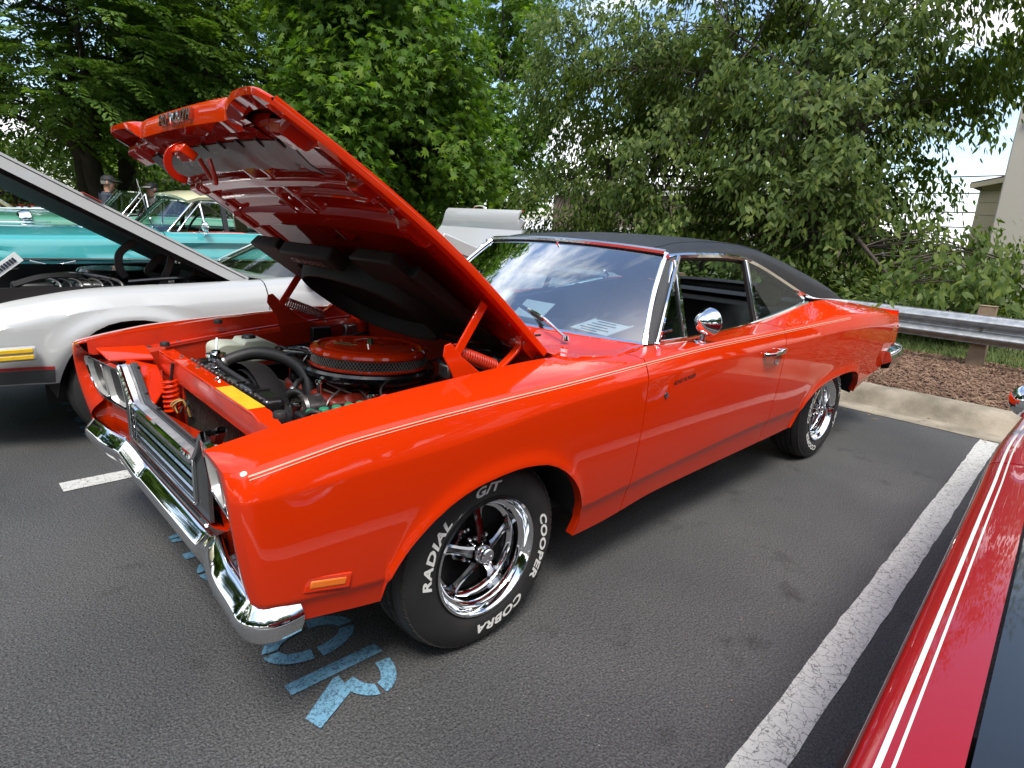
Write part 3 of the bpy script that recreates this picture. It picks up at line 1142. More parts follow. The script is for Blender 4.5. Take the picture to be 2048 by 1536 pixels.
# dashboard
rows = []
for y_ in [lerp(-.72, .72, j / 12) for j in range(13)]:
    xb = wsb(y_)[0]
    rows.append([(xb + .01, y_, .93), (xb + .10, y_, .942), (1.13, y_, .935), (1.19, y_, .915), (1.20, y_, .86), (1.16, y_, .74), (1.10, y_, .66)])
MB().grid(rows).build('dashboard', 'black_satin', CAR, ang=40)
# door inner trim, both sides
for s, dd in ((-1, door_L), (1, door_R)):
    mb = MB()
    rows = []
    for x in [lerp(1.02, 2.72, k / 14) for k in range(15)]:
        rows.append([(x, s * (Y0(x) - .012), Z0(x) - .002), (x, s * (Y0(x) - .045), Z0(x) - .012), (x, s * .715, .86), (x, s * .700, .72), (x, s * .705, .42)])
    mb.grid(rows, flip=(s > 0)).build('inner_trim', 'seat_vinyl', CAR, ang=50)
    mb = MB().box((1.52, s * .675, .73), (.34, .05, .035)); mb.build('armrest', 'seat_vinyl', CAR, bevel=.012)
    mb = MB().tube([(1.30, s * .66, .77), (1.42, s * .655, .78)], .008, 6); mb.build('window_crank', 'chrome', CAR)


def seat(name, x0, y0, y1, zc=.62, back=.30, tilt=.22, par=CAR):
    c = thing_part = MB()
    w_ = y1 - y0
    prof = [(x0, .38), (x0 - .02, .55), (x0 + .06, .60), (x0 + .42, .575), (x0 + .50, .56), (x0 + .60, .80), (x0 + .66, .98), (x0 + .71, 1.02), (x0 + .76, 1.0), (x0 + .72, .80), (x0 + .66, .38)]
    rows = []
    n = 14
    for k in range(n + 1):
        t = k / n
        y_ = lerp(y0, y1, t)
        e = min(t, 1 - t) * n
        ins = .03 * max(0, 1 - e) ** 1.0
        rib = .006 * math.sin(t * PI * 14)
        rows.append([(px_ + (ins if i < 5 else -ins * .5) + (rib if 4 <= i <= 7 else 0), y_, pz - (ins if 1 <= i <= 9 else 0) + (rib if i in (2, 3) else 0)) for i, (px_, pz) in enumerate(prof)])
    c.grid(rows, cv=True)
    c.f.append(tuple(range(len(prof)))); c.f.append(tuple(reversed(range(n * len(prof), (n + 1) * len(prof)))))
    return c.build(name, 'seat_vinyl', par, ang=50)


seat('front_seat', 1.42, -.68, -.03)
seat('front_seat', 1.42, .03, .68)
seat('rear_seat', 2.28, -.64, .64)
mb = MB()
rows = [[(2.92, y_, 1.0), (3.345, y_, 1.0)] for y_ in (-.70, .70)]
mb.grid(rows).build('parcel_shelf', 'black_satin', CAR)
MB().box((3.335, 0, 1.028), (.03, 1.30, .056)).build('rear_window_ledge', 'black_satin', CAR, bevel=.008)
# steering wheel
sw = Matrix.Translation((1.36, -.36, .955)) @ Matrix.Rotation(R(-62), 4, 'Y')
mb = MB().tube([sw @ Vector((.19 * math.cos(2 * PI * k / 32), .19 * math.sin(2 * PI * k / 32), 0)) for k in range(32)], .011, 8, closed=True)
stw = mb.build('steering_wheel', 'black_satin', CAR)
mb = MB()
for a in (0, 180):
    mb.tube([sw @ Vector((.18 * math.cos(R(a + 90)), .18 * math.sin(R(a + 90)), 0)), sw @ Vector((0, 0, -.02))], .012, 6)
mb.lathe([(0, .015), (.045, .012), (.055, -.02), (.02, -.05)], 16, M=sw)
mb.build('spoke', 'black_satin', stw)
MB().tube([sw @ Vector((0, 0, -.02)), (1.14, -.36, .82)], .025, 8).build('steering_column', 'black_satin', stw)
# inside mirror
im = MB().box((1.225, 0, 1.225), (.02, .22, .055), rot=Matrix.Rotation(.2, 3, 'Y')).build('rear_view_mirror', 'black_satin', CAR, bevel=.012)
MB().tube([(1.222, 0, 1.25), (1.20, 0, 1.315)], .006, 6).build('mirror_stem', 'chrome', im)

# ---- outside mirror
om = MB()
Mm = Matrix.Translation((1.22, -.895, 1.028)) @ Matrix.Rotation(R(90), 4, 'Y') @ Matrix.Rotation(R(8), 4, 'X')
om.lathe([(0, -.075), (.020, -.070), (.038, -.052), (.055, -.020), (.062, -.002), (.063, .004), (.060, .010), (.056, .008), (0, .006)], 24, M=Mm)
om = om.build('door_mirror', 'chrome', CAR, ang=40)
MB().tube([(1.20, -.893, 1.0), (1.196, -.890, .975), (1.196, -.888, .937)], [.012, .011, .012], 10).build('mirror_stem', 'chrome', om)
MB().lathe([(0, .010), (.016, .010), (.030, .005), (.034, 0)], 18, M=Matrix.Translation((1.196, -.888, .936)) @ Matrix.Rotation(R(18), 4, 'X')).build('mirror_base', 'chrome', om)
# ---- door handles + locks
for s, dd in ((-1, door_L), (1, door_R)):
    h = MB()
    zz, yy = .846, yside(1.80, .846)
    h.sweep([(1.70, s * (yy + .001), zz), (1.715, s * (yy + .022), zz), (1.74, s * (yy + .028), zz), (1.83, s * (yy + .028), zz + .002), (1.845, s * (yy + .02), zz + .002)], [(-.012, -.009), (.012, -.009), (.010, .009), (-.010, .009)], (0, 0, 1))
    h.box((1.872, s * (yy + .012), zz + .004), (.07, .024, .030))
    h.box((1.872, s * (yy + .024), zz + .012), (.04, .02, .014))
    h.build('door_handle', 'chrome', dd, bevel=.003)
    h = MB().lathe([(0, .008), (.010, .007), (.013, 0)], 14, M=Matrix.Translation((1.866, s * yside(1.866, .79), .79)) @ Matrix.Rotation(R(90 * -s), 4, 'X'))
    h.build('door_lock', 'chrome', dd)
    h = MB().lathe([(0, .006), (.012, .005), (.014, 0)], 14, M=Matrix.Translation((1.13, s * (Y0(1.13) + .035), Z0(1.13) - .002)))
# nameplate on the door
V, F, W_ = text_geo('ROAD RUNNER', .02, .25)
hgt = .017
mb = MB()
mb.add([(.905 + v.x * hgt, -(yside(.95, .812) + .0015), .800 + v.y * hgt + v.x * hgt * .10) for v in V], F)
mb.build('nameplate', 'black_gloss', door_L)
# small front badge left plain
mb = MB()
mb.lathe([(0, .003), (.012, .003), (.014, 0)], 12, M=Matrix.Translation((.86, -yside(.86, .765), .765)) @ Matrix.Rotation(R(90), 4, 'X'))
mb.build('door_badge', 'black_gloss', door_L)
# side marker lamp
mk = MB()
xm, zm = -.58, .482
ang = math.atan2(-.024, .116)
for (l_, h_, d_, nm, mm_) in ((.125, .042, .0035, 'marker_bezel', 'paint_orange'), (.100, .024, .0055, 'side_marker', 'amber')):
    b = MB().box((xm, -(yside(xm, zm) + .000), zm), (l_, d_ * 2, h_), rot=Matrix.Rotation(-ang, 3, 'Y') @ Matrix.Rotation(-.06, 3, 'Z'))
    b.build(nm, mm_, CAR, bevel=.006)
# ------------------------------------------------------------------ front end of the orange car
def bx(y_, z_):      # depth of the headlamp plane
    a = abs(y_)
    return lerp(-.712, -.758, (a - .45) / .38) + .020 * (.762 - z_) / .165


def rpoly(pts, rads, n=6):
    """closed polygon with rounded corners"""
    o = []
    m = len(pts)
    for i in range(m):
        p = Vector((*pts[i], 0)); a = Vector((*pts[i - 1], 0)); b = Vector((*pts[(i + 1) % m], 0))
        r = rads[i]
        u, v = (a - p).normalized(), (b - p).normalized()
        for k in range(n + 1):
            t = k / n
            q = (p + u * r) * (1 - t) ** 2 + p * 2 * t * (1 - t) + (p + v * r) * t * t
            o.append((q.x, q.y))
    return o


def resample(poly, n):
    P = [Vector((*p, 0)) for p in poly]
    P.append(P[0])
    L = [0]
    for a, b in zip(P[:-1], P[1:]):
        L.append(L[-1] + (b - a).length)
    o = []
    for k in range(n):
        d = L[-1] * k / n
        i = 0
        while L[i + 1] < d:
            i += 1
        o.append(tuple(P[i].lerp(P[i + 1], (d - L[i]) / max(1e-9, L[i + 1] - L[i])))[:2])
    return o


BEZ = rpoly([(.452, .766), (.832, .763), (.838, .690), (.775, .592), (.452, .590)], [.012, .030, .06, .07, .012])
for s in (-1, 1):
    hb = None
    out_ = BEZ if s > 0 else list(reversed(BEZ))
    # black pocket
    mb = MB()
    inn = [(lerp(.645, a, .975), lerp(.68, b, .965)) for a, b in out_]
    rows = [[(bx(a, b) + .000, s * a, b) for a, b in inn], [(bx(a, b) + .014, s * lerp(.645, a, .96), lerp(.68, b, .95)) for a, b in inn]]
    mb.grid(rows, cv=True)
    mb.f.append(tuple(range(len(inn), 2 * len(inn))))
    hb = mb.build('headlamp_bezel', 'black_satin', CAR, ang=50)
    # chrome rim
    mb = MB()
    secr = []
    rr = [[], [], [], []]
    for a, b in out_:
        x_ = bx(a, b)
        ca, cb = lerp(.645, a, .955), lerp(.68, b, .925)
        rr[0].append((x_ + .012, s * a, b))
        rr[1].append((x_ - .008, s * lerp(.645, a, .995), lerp(.68, b, .99)))
        rr[2].append((x_ - .009, s * lerp(.645, a, .968), lerp(.68, b, .945)))
        rr[3].append((x_ + .004, s * ca, cb))
    mb.grid(rr, cv=True)
    mb.build('bezel_rim', 'chrome', hb, ang=40)
    # two silver bowls and lamps
    for (ya, yb, ytop) in ((.470, .628, .0), (.652, .812, .0)):
        if yb > .7:
            bow = rpoly([(ya, .752), (yb, .750), (yb + .006, .690), (yb - .045, .612), (ya, .604)], [.02, .03, .04, .05, .02])
        else:
            bow = rpoly([(ya, .754), (yb, .752), (yb, .604), (ya, .602)], [.02] * 4)
        n = 36
        O = resample(bow, n)
        cx, cy = (ya + yb) / 2 - .002, .678
        # align circle start
        a0 = math.atan2(O[0][1] - cy, O[0][0] - cx)
        sg = -1 if (O[3][0] - cx) * (O[0][1] - cy) - (O[3][1] - cy) * (O[0][0] - cx) > 0 else 1
        rows = []
        for t, dep in ((0, -.006), (.03, -.010), (.08, -.006), (.4, .022), (.75, .048), (1, .062)):
            row = []
            for k in range(n):
                an = a0 + sg * 2 * PI * k / n
                c_ = (cx + .066 * math.cos(an), cy + .066 * math.sin(an))
                a, b = lerp(O[k][0], c_[0], t), lerp(O[k][1], c_[1], t)
                row.append((bx(a, b) + .004 + dep, s * a, b))
            rows.append(row)
        bw = MB().grid(rows, cv=True, flip=(s * sg > 0)).build('lamp_bowl', 'silver_paint', hb, ang=60)
        mb = MB()
        Ml = Matrix.Translation((bx(cx, cy) + .066, s * cx, cy)) @ Matrix.Rotation(R(-90), 4, 'Y')
        mb.lathe([(0, .028), (.02, .0265), (.04, .021), (.055, .013), (.064, .004), (.068, 0)], 28, M=Ml)
        mb.build('headlamp', 'lamp_lens', hb, ang=60)

# fender nose: from the fender edge to the bezel
for s in (-1, 1):
    E_ = []
    sec_ = section(-.80, s)
    for p in sec_:
        if p[2] > .47:
            E_.append(Vector((xfront(p[2]), p[1], p[2])))
    Bz = [(.60, .772), (.735, .770), (.815, .768), (.836, .745), (.842, .690), (.818, .638), (.785, .598), (.74, .580)]
    n = 40
    def rs(P, n):
        L = [0]
        for a, b in zip(P[:-1], P[1:]):
            L.append(L[-1] + (b - a).length)
        o = []
        for k in range(n):
            d_ = L[-1] * k / (n - 1)
            i = 0
            while i < len(L) - 2 and L[i + 1] < d_:
                i += 1
            o.append(P[i].lerp(P[i + 1], (d_ - L[i]) / max(1e-9, L[i + 1] - L[i])))
        return o
    E2 = rs(E_, n)
    B2 = rs([Vector((bx(a, b) - .002, s * a, b)) for a, b in Bz], n)
    rows = []
    for t in (0, .12, .3, .5, .7, .88, 1):
        row = []
        for e, b in zip(E2, B2):
            q = e.lerp(b, t)
            q.x -= .014 * math.sin(PI * min(1, t * 1.1)) * (1 if t < .95 else 0)
            row.append(q)
        rows.append(row)
    MB().grid(rows, flip=(s > 0)).build('fender_nose', 'paint_orange', CAR, ang=50)
    # lower red corner behind bumper
    mb = MB()
    rows = []
    for z in (.585, .53, .47, .42, .37, .33):
        rows.append([(xfront(z) + .010, s * y_, z) if y_ > .79 else (bx(y_, z) + .008 + .05 * max(0, .5 - z), s * y_, z) for y_ in (yside(-.795, z) - .010, .78, .70, .6, .5, .44)])
    mb.grid(rows, flip=(s < 0)).build('valance_corner', 'paint_orange', CAR, ang=60)

# grille surround, charcoal
def face(y_):        # x of the grille plane
    return -.702
zt = interp([(0, .640), (.335, .640), (.37, .672), (.452, .752)])
mb = MB()
rows = []
ysg = [-.452, -.42, -.39, -.36, -.335, -.315]
for side in (-1, 1):
    rows = []
    for y_ in (.452, .43, .41, .39, .375, .358):
        rows.append([(-.706, side * y_, lerp(.492, zt(y_), t / 6)) for t in range(7)])
    mb.grid(rows, flip=(side < 0))
rows = [[(-.706, y_, .492), (-.706, y_, .522)] for y_ in [lerp(-.358, .358, k / 12) for k in range(13)]]
mb.grid(rows, flip=True)
o = mb.build('grille_surround', 'charcoal', CAR, ang=40); shell(o, .012, 1)
GR = o
mb = MB()
mb.box((-.662, 0, .58), (.012, .74, .16))
mb.build('grille_back', 'black_matte', GR)
# chrome frame of the opening
mb = MB()
for side in (-1, 1):
    mb.bar((-.712, side * .356, .520), (-.712, side * .356, .660), .010, .012, up=(-1, 0, 0))
    mb.build('grille_frame', 'chrome', GR, bevel=.002); mb = MB()
    mb.bar((-.700, side * .338, .524), (-.700, side * .338, .650), .006, .012, up=(-1, 0, 0))
    mb.build('grille_frame', 'chrome_dull', GR, bevel=.001); mb = MB()
mb.bar((-.714, -.358, .522), (-.714, .358, .522), .010, .012, up=(-1, 0, 0))
mb.build('grille_frame', 'chrome', GR, bevel=.002)
for i, (z_, h_) in enumerate(((.540, .007), (.558, .013), (.585, .010), (.608, .013))):
    mb = MB()
    sec = [(-.006, -h_ / 2), (.010, -h_ / 2), (.016, 0), (.010, h_ / 2), (-.006, h_ / 2)]
    rows = [[(-.690 - a, y_, z_ + b) for a, b in sec] for y_ in (-.352, 0, .352)]
    mb.grid(rows, cv=True)
    mb.build('grille_bar', 'chrome_dull', GR, ang=25)
# chrome line under the charcoal
pts = [(-.716, y_, .488) for y_ in (-.45, -.2, 0, .2, .45)]
MB().sweep(pts, [(-.004, -.006), (.006, -.006), (.006, .005), (-.004, .005)], (0, 0, 1)).build('grille_lower_trim', 'chrome', GR, ang=30)
# header moulding: worn alloy with a bright lip and rubber strip behind
hp = [(-.712, .470, .772), (-.712, .452, .764), (-.708, .40, .706), (-.706, .352, .660), (-.706, .325, .648), (-.706, .2, .646), (-.706, 0, .646)]
hp = [Vector(p) for p in hp] + [Vector((p[0], -p[1], p[2])) for p in reversed(hp[:-1])]
def header(name, m, sec, par=CAR):
    rows = []
    for i, p in enumerate(hp):
        t = (hp[min(i + 1, len(hp) - 1)] - hp[max(i - 1, 0)]).normalized()
        X_ = Vector((1, 0, 0))
        nrm = X_.cross(t).normalized()
        if nrm.z < 0:
            nrm = -nrm
        rows.append([p + X_ * a + nrm * b for a, b in sec])
    return MB().grid(rows, cv=True, flip=True).build(name, m, par, ang=25)
header('header_lip', 'chrome', [(-.010, -.010), (-.010, .004), (-.004, .010), (.004, .010), (.004, -.010)])
header('header_panel', 'alu_worn', [(.003, -.008), (.003, .0085), (.022, .012), (.026, .0065), (.034, .0065), (.036, .004), (.036, -.008)])
header('header_seal', 'grey_flap', [(.036, -.006), (.036, .010), (.041, .014), (.058, .013), (.062, .006), (.062, -.006)])
mb = MB()
for y_, z_ in ((.44, .768), (.36, .682), (.20, .664), (-.20, .664), (-.36, .682), (-.44, .768)):
    b = MB().box((-.655, y_, z_), (.012, .012, .012)); b.build('header_clip', 'black_satin', CAR, bevel=.002)

# red valance behind the bumper (centre)
mb = MB()
rows = []
for (x_, z_) in ((-.704, .484), (-.686, .472), (-.662, .458), (-.650, .42), (-.645, .36), (-.630, .31)):
    rows.append([(x_, y_, z_) for y_ in [lerp(-.47, .47, k / 16) for k in range(17)]])
mb.grid(rows, flip=True).build('front_valance', 'paint_orange', CAR, ang=30)
mb = MB()
for s in (-1, 1):
    b = MB().box((-.655, s * .22, .435), (.02, .13, .028)); b.build('turn_signal_bar', 'paint_orange', CAR, bevel=.006)

# chrome bumper
pb_ = [(-.655, .872, .412), (-.69, .878, .414), (-.712, .877, .416), (-.729, .868, .417), (-.737, .850, .418), (-.738, .83, .418), (-.733, .76, .418), (-.726, .66, .418), (-.708, .56, .418), (-.695, .50, .416), (-.690, .475, .408), (-.684, .44, .392), (-.674, .38, .364), (-.670, .35, .354), (-.668, .32, .350), (-.668, .2, .350), (-.668, 0, .350)]
pb_ = pb_ + [(p[0], -p[1], p[2]) for p in reversed(pb_[:-1])]
pth = spline(pb_, 3)
sec = [(.0, .056), (.010, .056), (.015, .0535), (.020, .049), (.044, .022), (.050, .013), (.0525, .004), (.052, -.008), (.049, -.018), (.036, -.046), (.030, -.053), (.020, -.058), (.0, -.058), (-.004, -.052), (-.004, .050)]
rows = []
for i, p in enumerate(pth):
    t = (pth[min(i + 1, len(pth) - 1)] - pth[max(i - 1, 0)])
    th = Vector((t.x, t.y, 0)).normalized()
    n_ = Vector((th.y, -th.x, 0))
    if n_.x * (p.x + .3) + n_.y * p.y < 0:
        n_ = -n_
    n_ = Vector((n_.x, n_.y, 0)).normalized()
    # keep vertical section height on the sloped part
    rows.append([p + n_ * a + Vector((0, 0, b)) for a, b in sec])
mb = MB().grid(rows, cv=True, flip=True)
m_ = len(sec)
mb.f.append(tuple(range(m_)))
mb.f.append(tuple(reversed(range((len(rows) - 1) * m_, len(rows) * m_))))
MB_b = mb.build('front_bumper', 'chrome', CAR, ang=38)
for s in (-1, 1):
    b = MB().lathe([(0, .006), (.012, .005), (.016, 0)], 12, M=Matrix.Translation((-.706, s * .40, .345)) @ Matrix.Rotation(R(-90), 4, 'Y'))
    b.build('bumper_bolt', 'chrome', MB_b)
    b = MB().box((-.63, s * .38, .37), (.08, .06, .05)); b.build('bumper_bracket', 'black_matte', MB_b)

# ------------------------------------------------------------------ raised hood
H0 = Vector((.392, 0, .948))
HD = Vector((-1.01, 0, .708)).normalized()
HN = Vector((HD.z, 0, -HD.x))
HL = 1.225
HM = Matrix((HD, Vector((0, 1, 0)), HN)).transposed().to_4x4()
# handedness: u,v,w
HM.translation = H0


def hp_(u, v, w_):
    return H0 + HD * u + Vector((0, v, 0)) + HN * w_


HW = .722
uf = interp([(0, HL - .022), (.36, HL - .022), (.42, HL - .024), (.52, HL - .004), (.66, HL + .004), (.70, HL - .003), (HW, HL - .03)])
drop = interp([(0, .060), (.37, .060), (.40, .058), (.52, .026), (.62, .020), (HW, .018)])
crown = lambda u, v: (.022 + .026 * min(1, max(0, u / HL)) ** 2) * (1 - (abs(v) / HW) ** 2.6) + .040 * math.sin(PI * min(1, max(0, u / HL)))
vs_h = [lerp(-HW, HW, k / 48) for k in range(49)]
rows = []
for k in range(25):
    t = k / 24
    rows.append([hp_(uf(abs(v)) * t, v, crown(uf(abs(v)) * t, v) - .012 * max(0, t - .9) * 10 * .5) for v in vs_h])
# rolled front face
for t in (.15, .4, .7, 1.0):
    rows.append([hp_(uf(abs(v)) + .012 * math.sin(PI * min(.8, t)) - .03 * t * (1 if drop(abs(v)) > .05 else .4), v, crown(uf(abs(v)), v) - .006 - drop(abs(v)) * t) for v in vs_h])
HOOD = MB().grid(rows).build('hood', 'paint_orange', CAR, ang=35)
shell(HOOD, .004)
FRONT = rows[-1]
# return flange under the front lip
rows = [FRONT, [p + HD * -.045 + HN * .004 for p in FRONT]]
MB().grid(rows, flip=True).build('hood_lip_flange', 'paint_orange_shaded', HOOD, ang=40)
# side flanges
for s in (-1, 1):
    rows = []
    for k in range(25):
        u = lerp(0, HL - .03, k / 24)
        rows.append([hp_(u, s * HW, crown(u, HW)), hp_(u, s * (HW + .002), crown(u, HW) - .010), hp_(u, s * (HW - .002), crown(u, HW) - .024), hp_(u, s * (HW - .03), crown(u, HW) - .026)])
    MB().grid(rows, flip=(s < 0)).build('hood_side_flange', 'paint_orange', HOOD, ang=45)
# inner panel with pressed ribs
def rib(x, c, w_):
    return 1 / (1 + math.exp(max(-60, min(60, -(w_ - abs(x - c)) / .0028))))
def inner_h(u, v):
    a = abs(v)
    h = -.012
    h -= .016 * rib(a, .655, .050)                              # side rails
    h -= .034 * rib(u, 1.10, .045) * (a < .70)                  # front rail
    h -= .026 * rib(u, .875, .030) * (a < .68)                  # middle cross rail
    h -= .020 * rib(u, .80, .014) * (a < .60)
    h -= .022 * rib(u, .66, .05) * (a < .66)
    h -= .030 * rib(u, .05, .04) * (a < .70)
    h = min(h, -.012 - .022 * max(rib(v, -.075, .026), rib(v, .075, .026)) * (1 if .55 < u < 1.1 else 0))
    for (p0, p1) in ():
        # diagonal ribs
        du, dv = p1[0] - p0[0], p1[1] - p0[1]
        L2 = du * du + dv * dv
        t = max(0, min(1, ((u - p0[0]) * du + (a - p0[1]) * dv) / L2))
        d_ = math.hypot(u - p0[0] - du * t, a - p0[1] - dv * t)
        h -= .018 / (1 + math.exp(max(-60, min(60, -(.030 - d_) / .003)))) * (1 if p1[0] < .6 else .0)
    return h
rows = []
nu, nv = 150, 170
for i in range(nu + 1):
    u = lerp(.012, HL - .075, i / nu)
    rows.append([hp_(u, v, crown(u, v) + inner_h(u, v)) for v in [lerp(-HW + .022, HW - .022, j / nv) for j in range(nv + 1)]])
MB().grid(rows).build('hood_inner_frame', 'paint_orange_shaded', HOOD, ang=22)
# latch hook
hk = [hp_(1.13, .06, -.03), hp_(1.15, .06, -.075), hp_(1.135, .06, -.115), hp_(1.10, .06, -.130), hp_(1.065, .06, -.120)]
MB().sweep(spline(hk, 4), [(-.012, -.005), (.012, -.005), (.012, .005), (-.012, .005)], (0, 1, 0)).build('latch_hook', 'paint_orange_shaded', HOOD, bevel=.002)
lp = [hp_(1.07, -.03, -.04), hp_(1.03, -.035, -.075), hp_(1.01, -.01, -.085), hp_(1.02, .02, -.075), hp_(1.08, .03, -.045)]
MB().tube(spline(lp, 5), .008, 7).build('safety_catch', 'paint_orange_bay', HOOD)
mb = MB()
mb.box((1.125, .02, -.062), (.05, .10, .03), M=HM)
mb.build('latch_bracket', 'paint_orange', HOOD, bevel=.004)
# front inner brace panels (glossy pressed box behind lip)
rows = []
for k in range(29):
    v = lerp(-.50, .50, k / 28)
    dr = max(.05, drop(abs(v)))
    rows.append([hp_(uf(abs(v)) - .045, v, crown(HL, v) - dr + .004), hp_(uf(abs(v)) - .075, v, crown(HL, v) - dr * .80), hp_(1.14, v, crown(1.1, v) - .056), hp_(1.08, v, crown(1.1, v) - .046)])
MB().grid(rows).build('hood_nose_brace', 'paint_orange_shaded', HOOD, ang=35)
# rubber flap
mb = MB()
rows = []
for k in range(41):
    v = lerp(-.63, .60, k / 40)
    wv = .008 * noise.noise((v * 5, 0, 2)) + .004 * noise.noise((v * 17, 0, 2))
    notch = .03 * max(0, 1 - abs(v + .50) / .03)
    rows.append([hp_(1.085, v, crown(1.08, v) - .050), hp_(1.055, v, crown(1.05, v) - .058 + wv), hp_(1.015, v, crown(1, v) - .064 + wv * 1.5), hp_(.972 + notch, v, crown(1, v) - .056 + wv * 2)])
fl = MB().grid(rows).build('rubber_flap', 'grey_flap', HOOD, ang=60); shell(fl, .004)
for k in range(8):
    v = lerp(-.56, .50, k / 7)
    MB().box((1.082, v, crown(1.08, v) - .056), (.030, .010, .008), M=HM).build('flap_clip', 'black_satin', fl)
# black fresh-air plenum over the engine
mb = MB()
rows = []
for k in range(49):
    a = 2 * PI * k / 48
    cu_, cv_ = .30, 0
    ru, rv = .20, .36
    def pt(sc_, w_):
        e = .8
        return hp_(cu_ + ru * sc_ * math.copysign(abs(math.cos(a)) ** e, math.cos(a)), rv * sc_ * math.copysign(abs(math.sin(a)) ** e, math.sin(a)), w_)
    rows.append([pt(1.32, -.030), pt(1.18, -.060), pt(1.10, -.115), pt(1.06, -.120), pt(1.02, -.112), pt(.96, -.060), pt(.3, -.050)])
pl = MB().grid(rows[:-1], cu=True).build('air_plenum', 'plenum_black', HOOD, ang=40)
mb = MB()
mb.box((.30, 0, -.042), (.50, 1.10, .020), M=HM)
mb.build('plenum_base', 'plenum_black', pl, bevel=.006)
for s in (-1, 1):
    mb = MB()
    mb.box((.56, s * .42, -.055), (.14, .26, .05), M=HM, taper=.9)
    mb.box((.40, s * .47, -.050), (.3, .22, .045), M=HM)
    mb.build('air_duct', 'plenum_black', pl, bevel=.008)
mb = MB().box((.595, 0.02, -.075), (.085, .40, .055), M=HM); mb.build('vacuum_housing', 'plenum_black', pl, bevel=.01)
V, F, W_ = text_geo('GRABBER', .02, 0)
hh = .036
tm = MB()
tm.add([hp_(.575 + v.y * hh * .9, .17 - v.x * hh * 1.35, -.1045) for v in V], F)
tm.build('housing_lettering', 'steel', pl)
# letters on the lip
V, F, W_ = text_geo('PLYMOUTH', .03, 0, 1.35)
hh = .034
u0 = uf(0) - .004
tm = MB()
for off in (0, -.006):
    pass
fr_n = (HN * -1)
lipf = lambda t: hp_(uf(0) + .012 * math.sin(PI * min(.8, t)) - .03 * t, 0, crown(uf(0), 0) - .006 - drop(0) * t)
rowA = [lipf(.2), lipf(1.0)]
upv = (rowA[0] - rowA[1]).normalized()
fn = Vector((0, 1, 0)).cross(upv)
if fn.dot(HD) < 0:
    fn = -fn
c0 = lipf(.58)
pts_f = [c0 + upv * ((v.y - .5) * hh) + Vector((0, (W_ / 2 - v.x) * hh * 1.05, 0)) + fn * .012 for v in V]
pts_b = [p - fn * .012 for p in pts_f]
nV = len(V)
tm.add(pts_f, F)
edges = {}
for f in F:
    for i in range(len(f)):
        e = (f[i], f[(i + 1) % len(f)])
        edges[e] = 1
bd = [e for e in edges if (e[1], e[0]) not in edges]
tm.add(pts_f + pts_b, [(a, b, b + nV, a + nV) for a, b in bd])
tm.build('hood_lettering', 'chrome_dull', HOOD, ang=30)
# punched holes and bolts in the pressed frame
for s in (-1, 1):
    for u_ in (.72, .80, .96, 1.03):
        MB().lathe([(0, -.0015), (.013, -.0015)], 14, M=HM @ Matrix.Translation((u_, s * .655, crown(u_, .655) - .0285)) @ Matrix.Rotation(PI, 4, 'X')).build('punched_hole', 'plenum_black', HOOD)
    for u_ in (.76, .92):
        MB().lathe([(0, .006), (.007, .006), (.009, 0)], 6, M=HM @ Matrix.Translation((u_, s * .64, crown(u_, .655) - .0275)) @ Matrix.Rotation(PI, 4, 'X')).build('frame_bolt', 'steel', HOOD)
    for v_ in ():
        MB().box((.735, s * v_, crown(.735, v_) - .0135), (.05, .085, .002), M=HM).build('pressed_slot', 'plenum_black', HOOD, bevel=.0008)

# hinges: bracket, arms, coil spring
for s in (-1, 1):
    yh = s * .675
    br = [(-.045, 1.000), (-.020, 1.006), (.0, .985), (.03, .955), (.12, .885), (.30, .80), (.30, .74), (.02, .80), (-.01, .90), (-.05, .965)]
    hg = MB().slab([(a, yh, b) for a, b in br], (0, s * .006, 0)).build('hood_hinge', 'paint_orange' if s < 0 else 'paint_orange_bay', CAR, bevel=.003)
    mb = MB().bar((.012, yh - s * .012, .955), (.130, yh - s * .012, 1.125), .010, .034, up=(1, 0, .6)); mb.build('hinge_arm', 'paint_orange', hg, bevel=.004)
    mb = MB(); mb.sweep(spline([(.205, yh - s * .01, .890), (.27, yh - s * .01, .935), (.297, yh - s * .01, .965), (.302, yh - s * .01, 1.02)], 4), [(-.006, -.015), (.006, -.015), (.006, .015), (-.006, .015)], (0, 1, 0)); mb.build('hinge_link', 'paint_orange', hg, bevel=.003)
    a, b = Vector((.03, yh - s * .04, .968)), Vector((.215, yh - s * .04, .893))
    turns = 17
    ax = (b - a).normalized(); e1 = ax.orthogonal().normalized(); e2 = ax.cross(e1)
    pts = [a.lerp(b, k / (turns * 12)) + (e1 * math.cos(2 * PI * k / 12) + e2 * math.sin(2 * PI * k / 12)) * .021 for k in range(turns * 12 + 1)]
    MB().tube(pts, .0042, 5).build('hinge_spring', 'engine_orange' if s > 0 else 'paint_orange_bay', hg)
# ------------------------------------------------------------------ engine bay
for s in (-1, 1):
    mb = MB()
    rows = []
    for k in range(25):
        x = lerp(-.765, .48, k / 24)
        zt_ = Z0(x) - .012
        yy = Y0(min(x, .4)) - .002
        rows.append([(x, s * yy, zt_ + .008), (x, s * (yy - .006), zt_ - .02), (x, s * (yy - .010), zt_ - .055), (x, s * (yy - .045), zt_ - .060), (x, s * (yy - .055), zt_ - .075), (x, s * (yy - .060), zt_ - .16), (x, s * (yy - .10), zt_ - .185), (x, s * (yy - .13), zt_ - .30), (x, s * (yy - .14), .35)])
        if x < -.66:
            rows[-1] = [(a_, s * max(abs(b_), yy - .012), max(c_, .775)) for a_, b_, c_ in rows[-1]]
    mb.grid(rows, flip=(s < 0)).build('inner_fender', 'paint_orange_bay', CAR, ang=28)
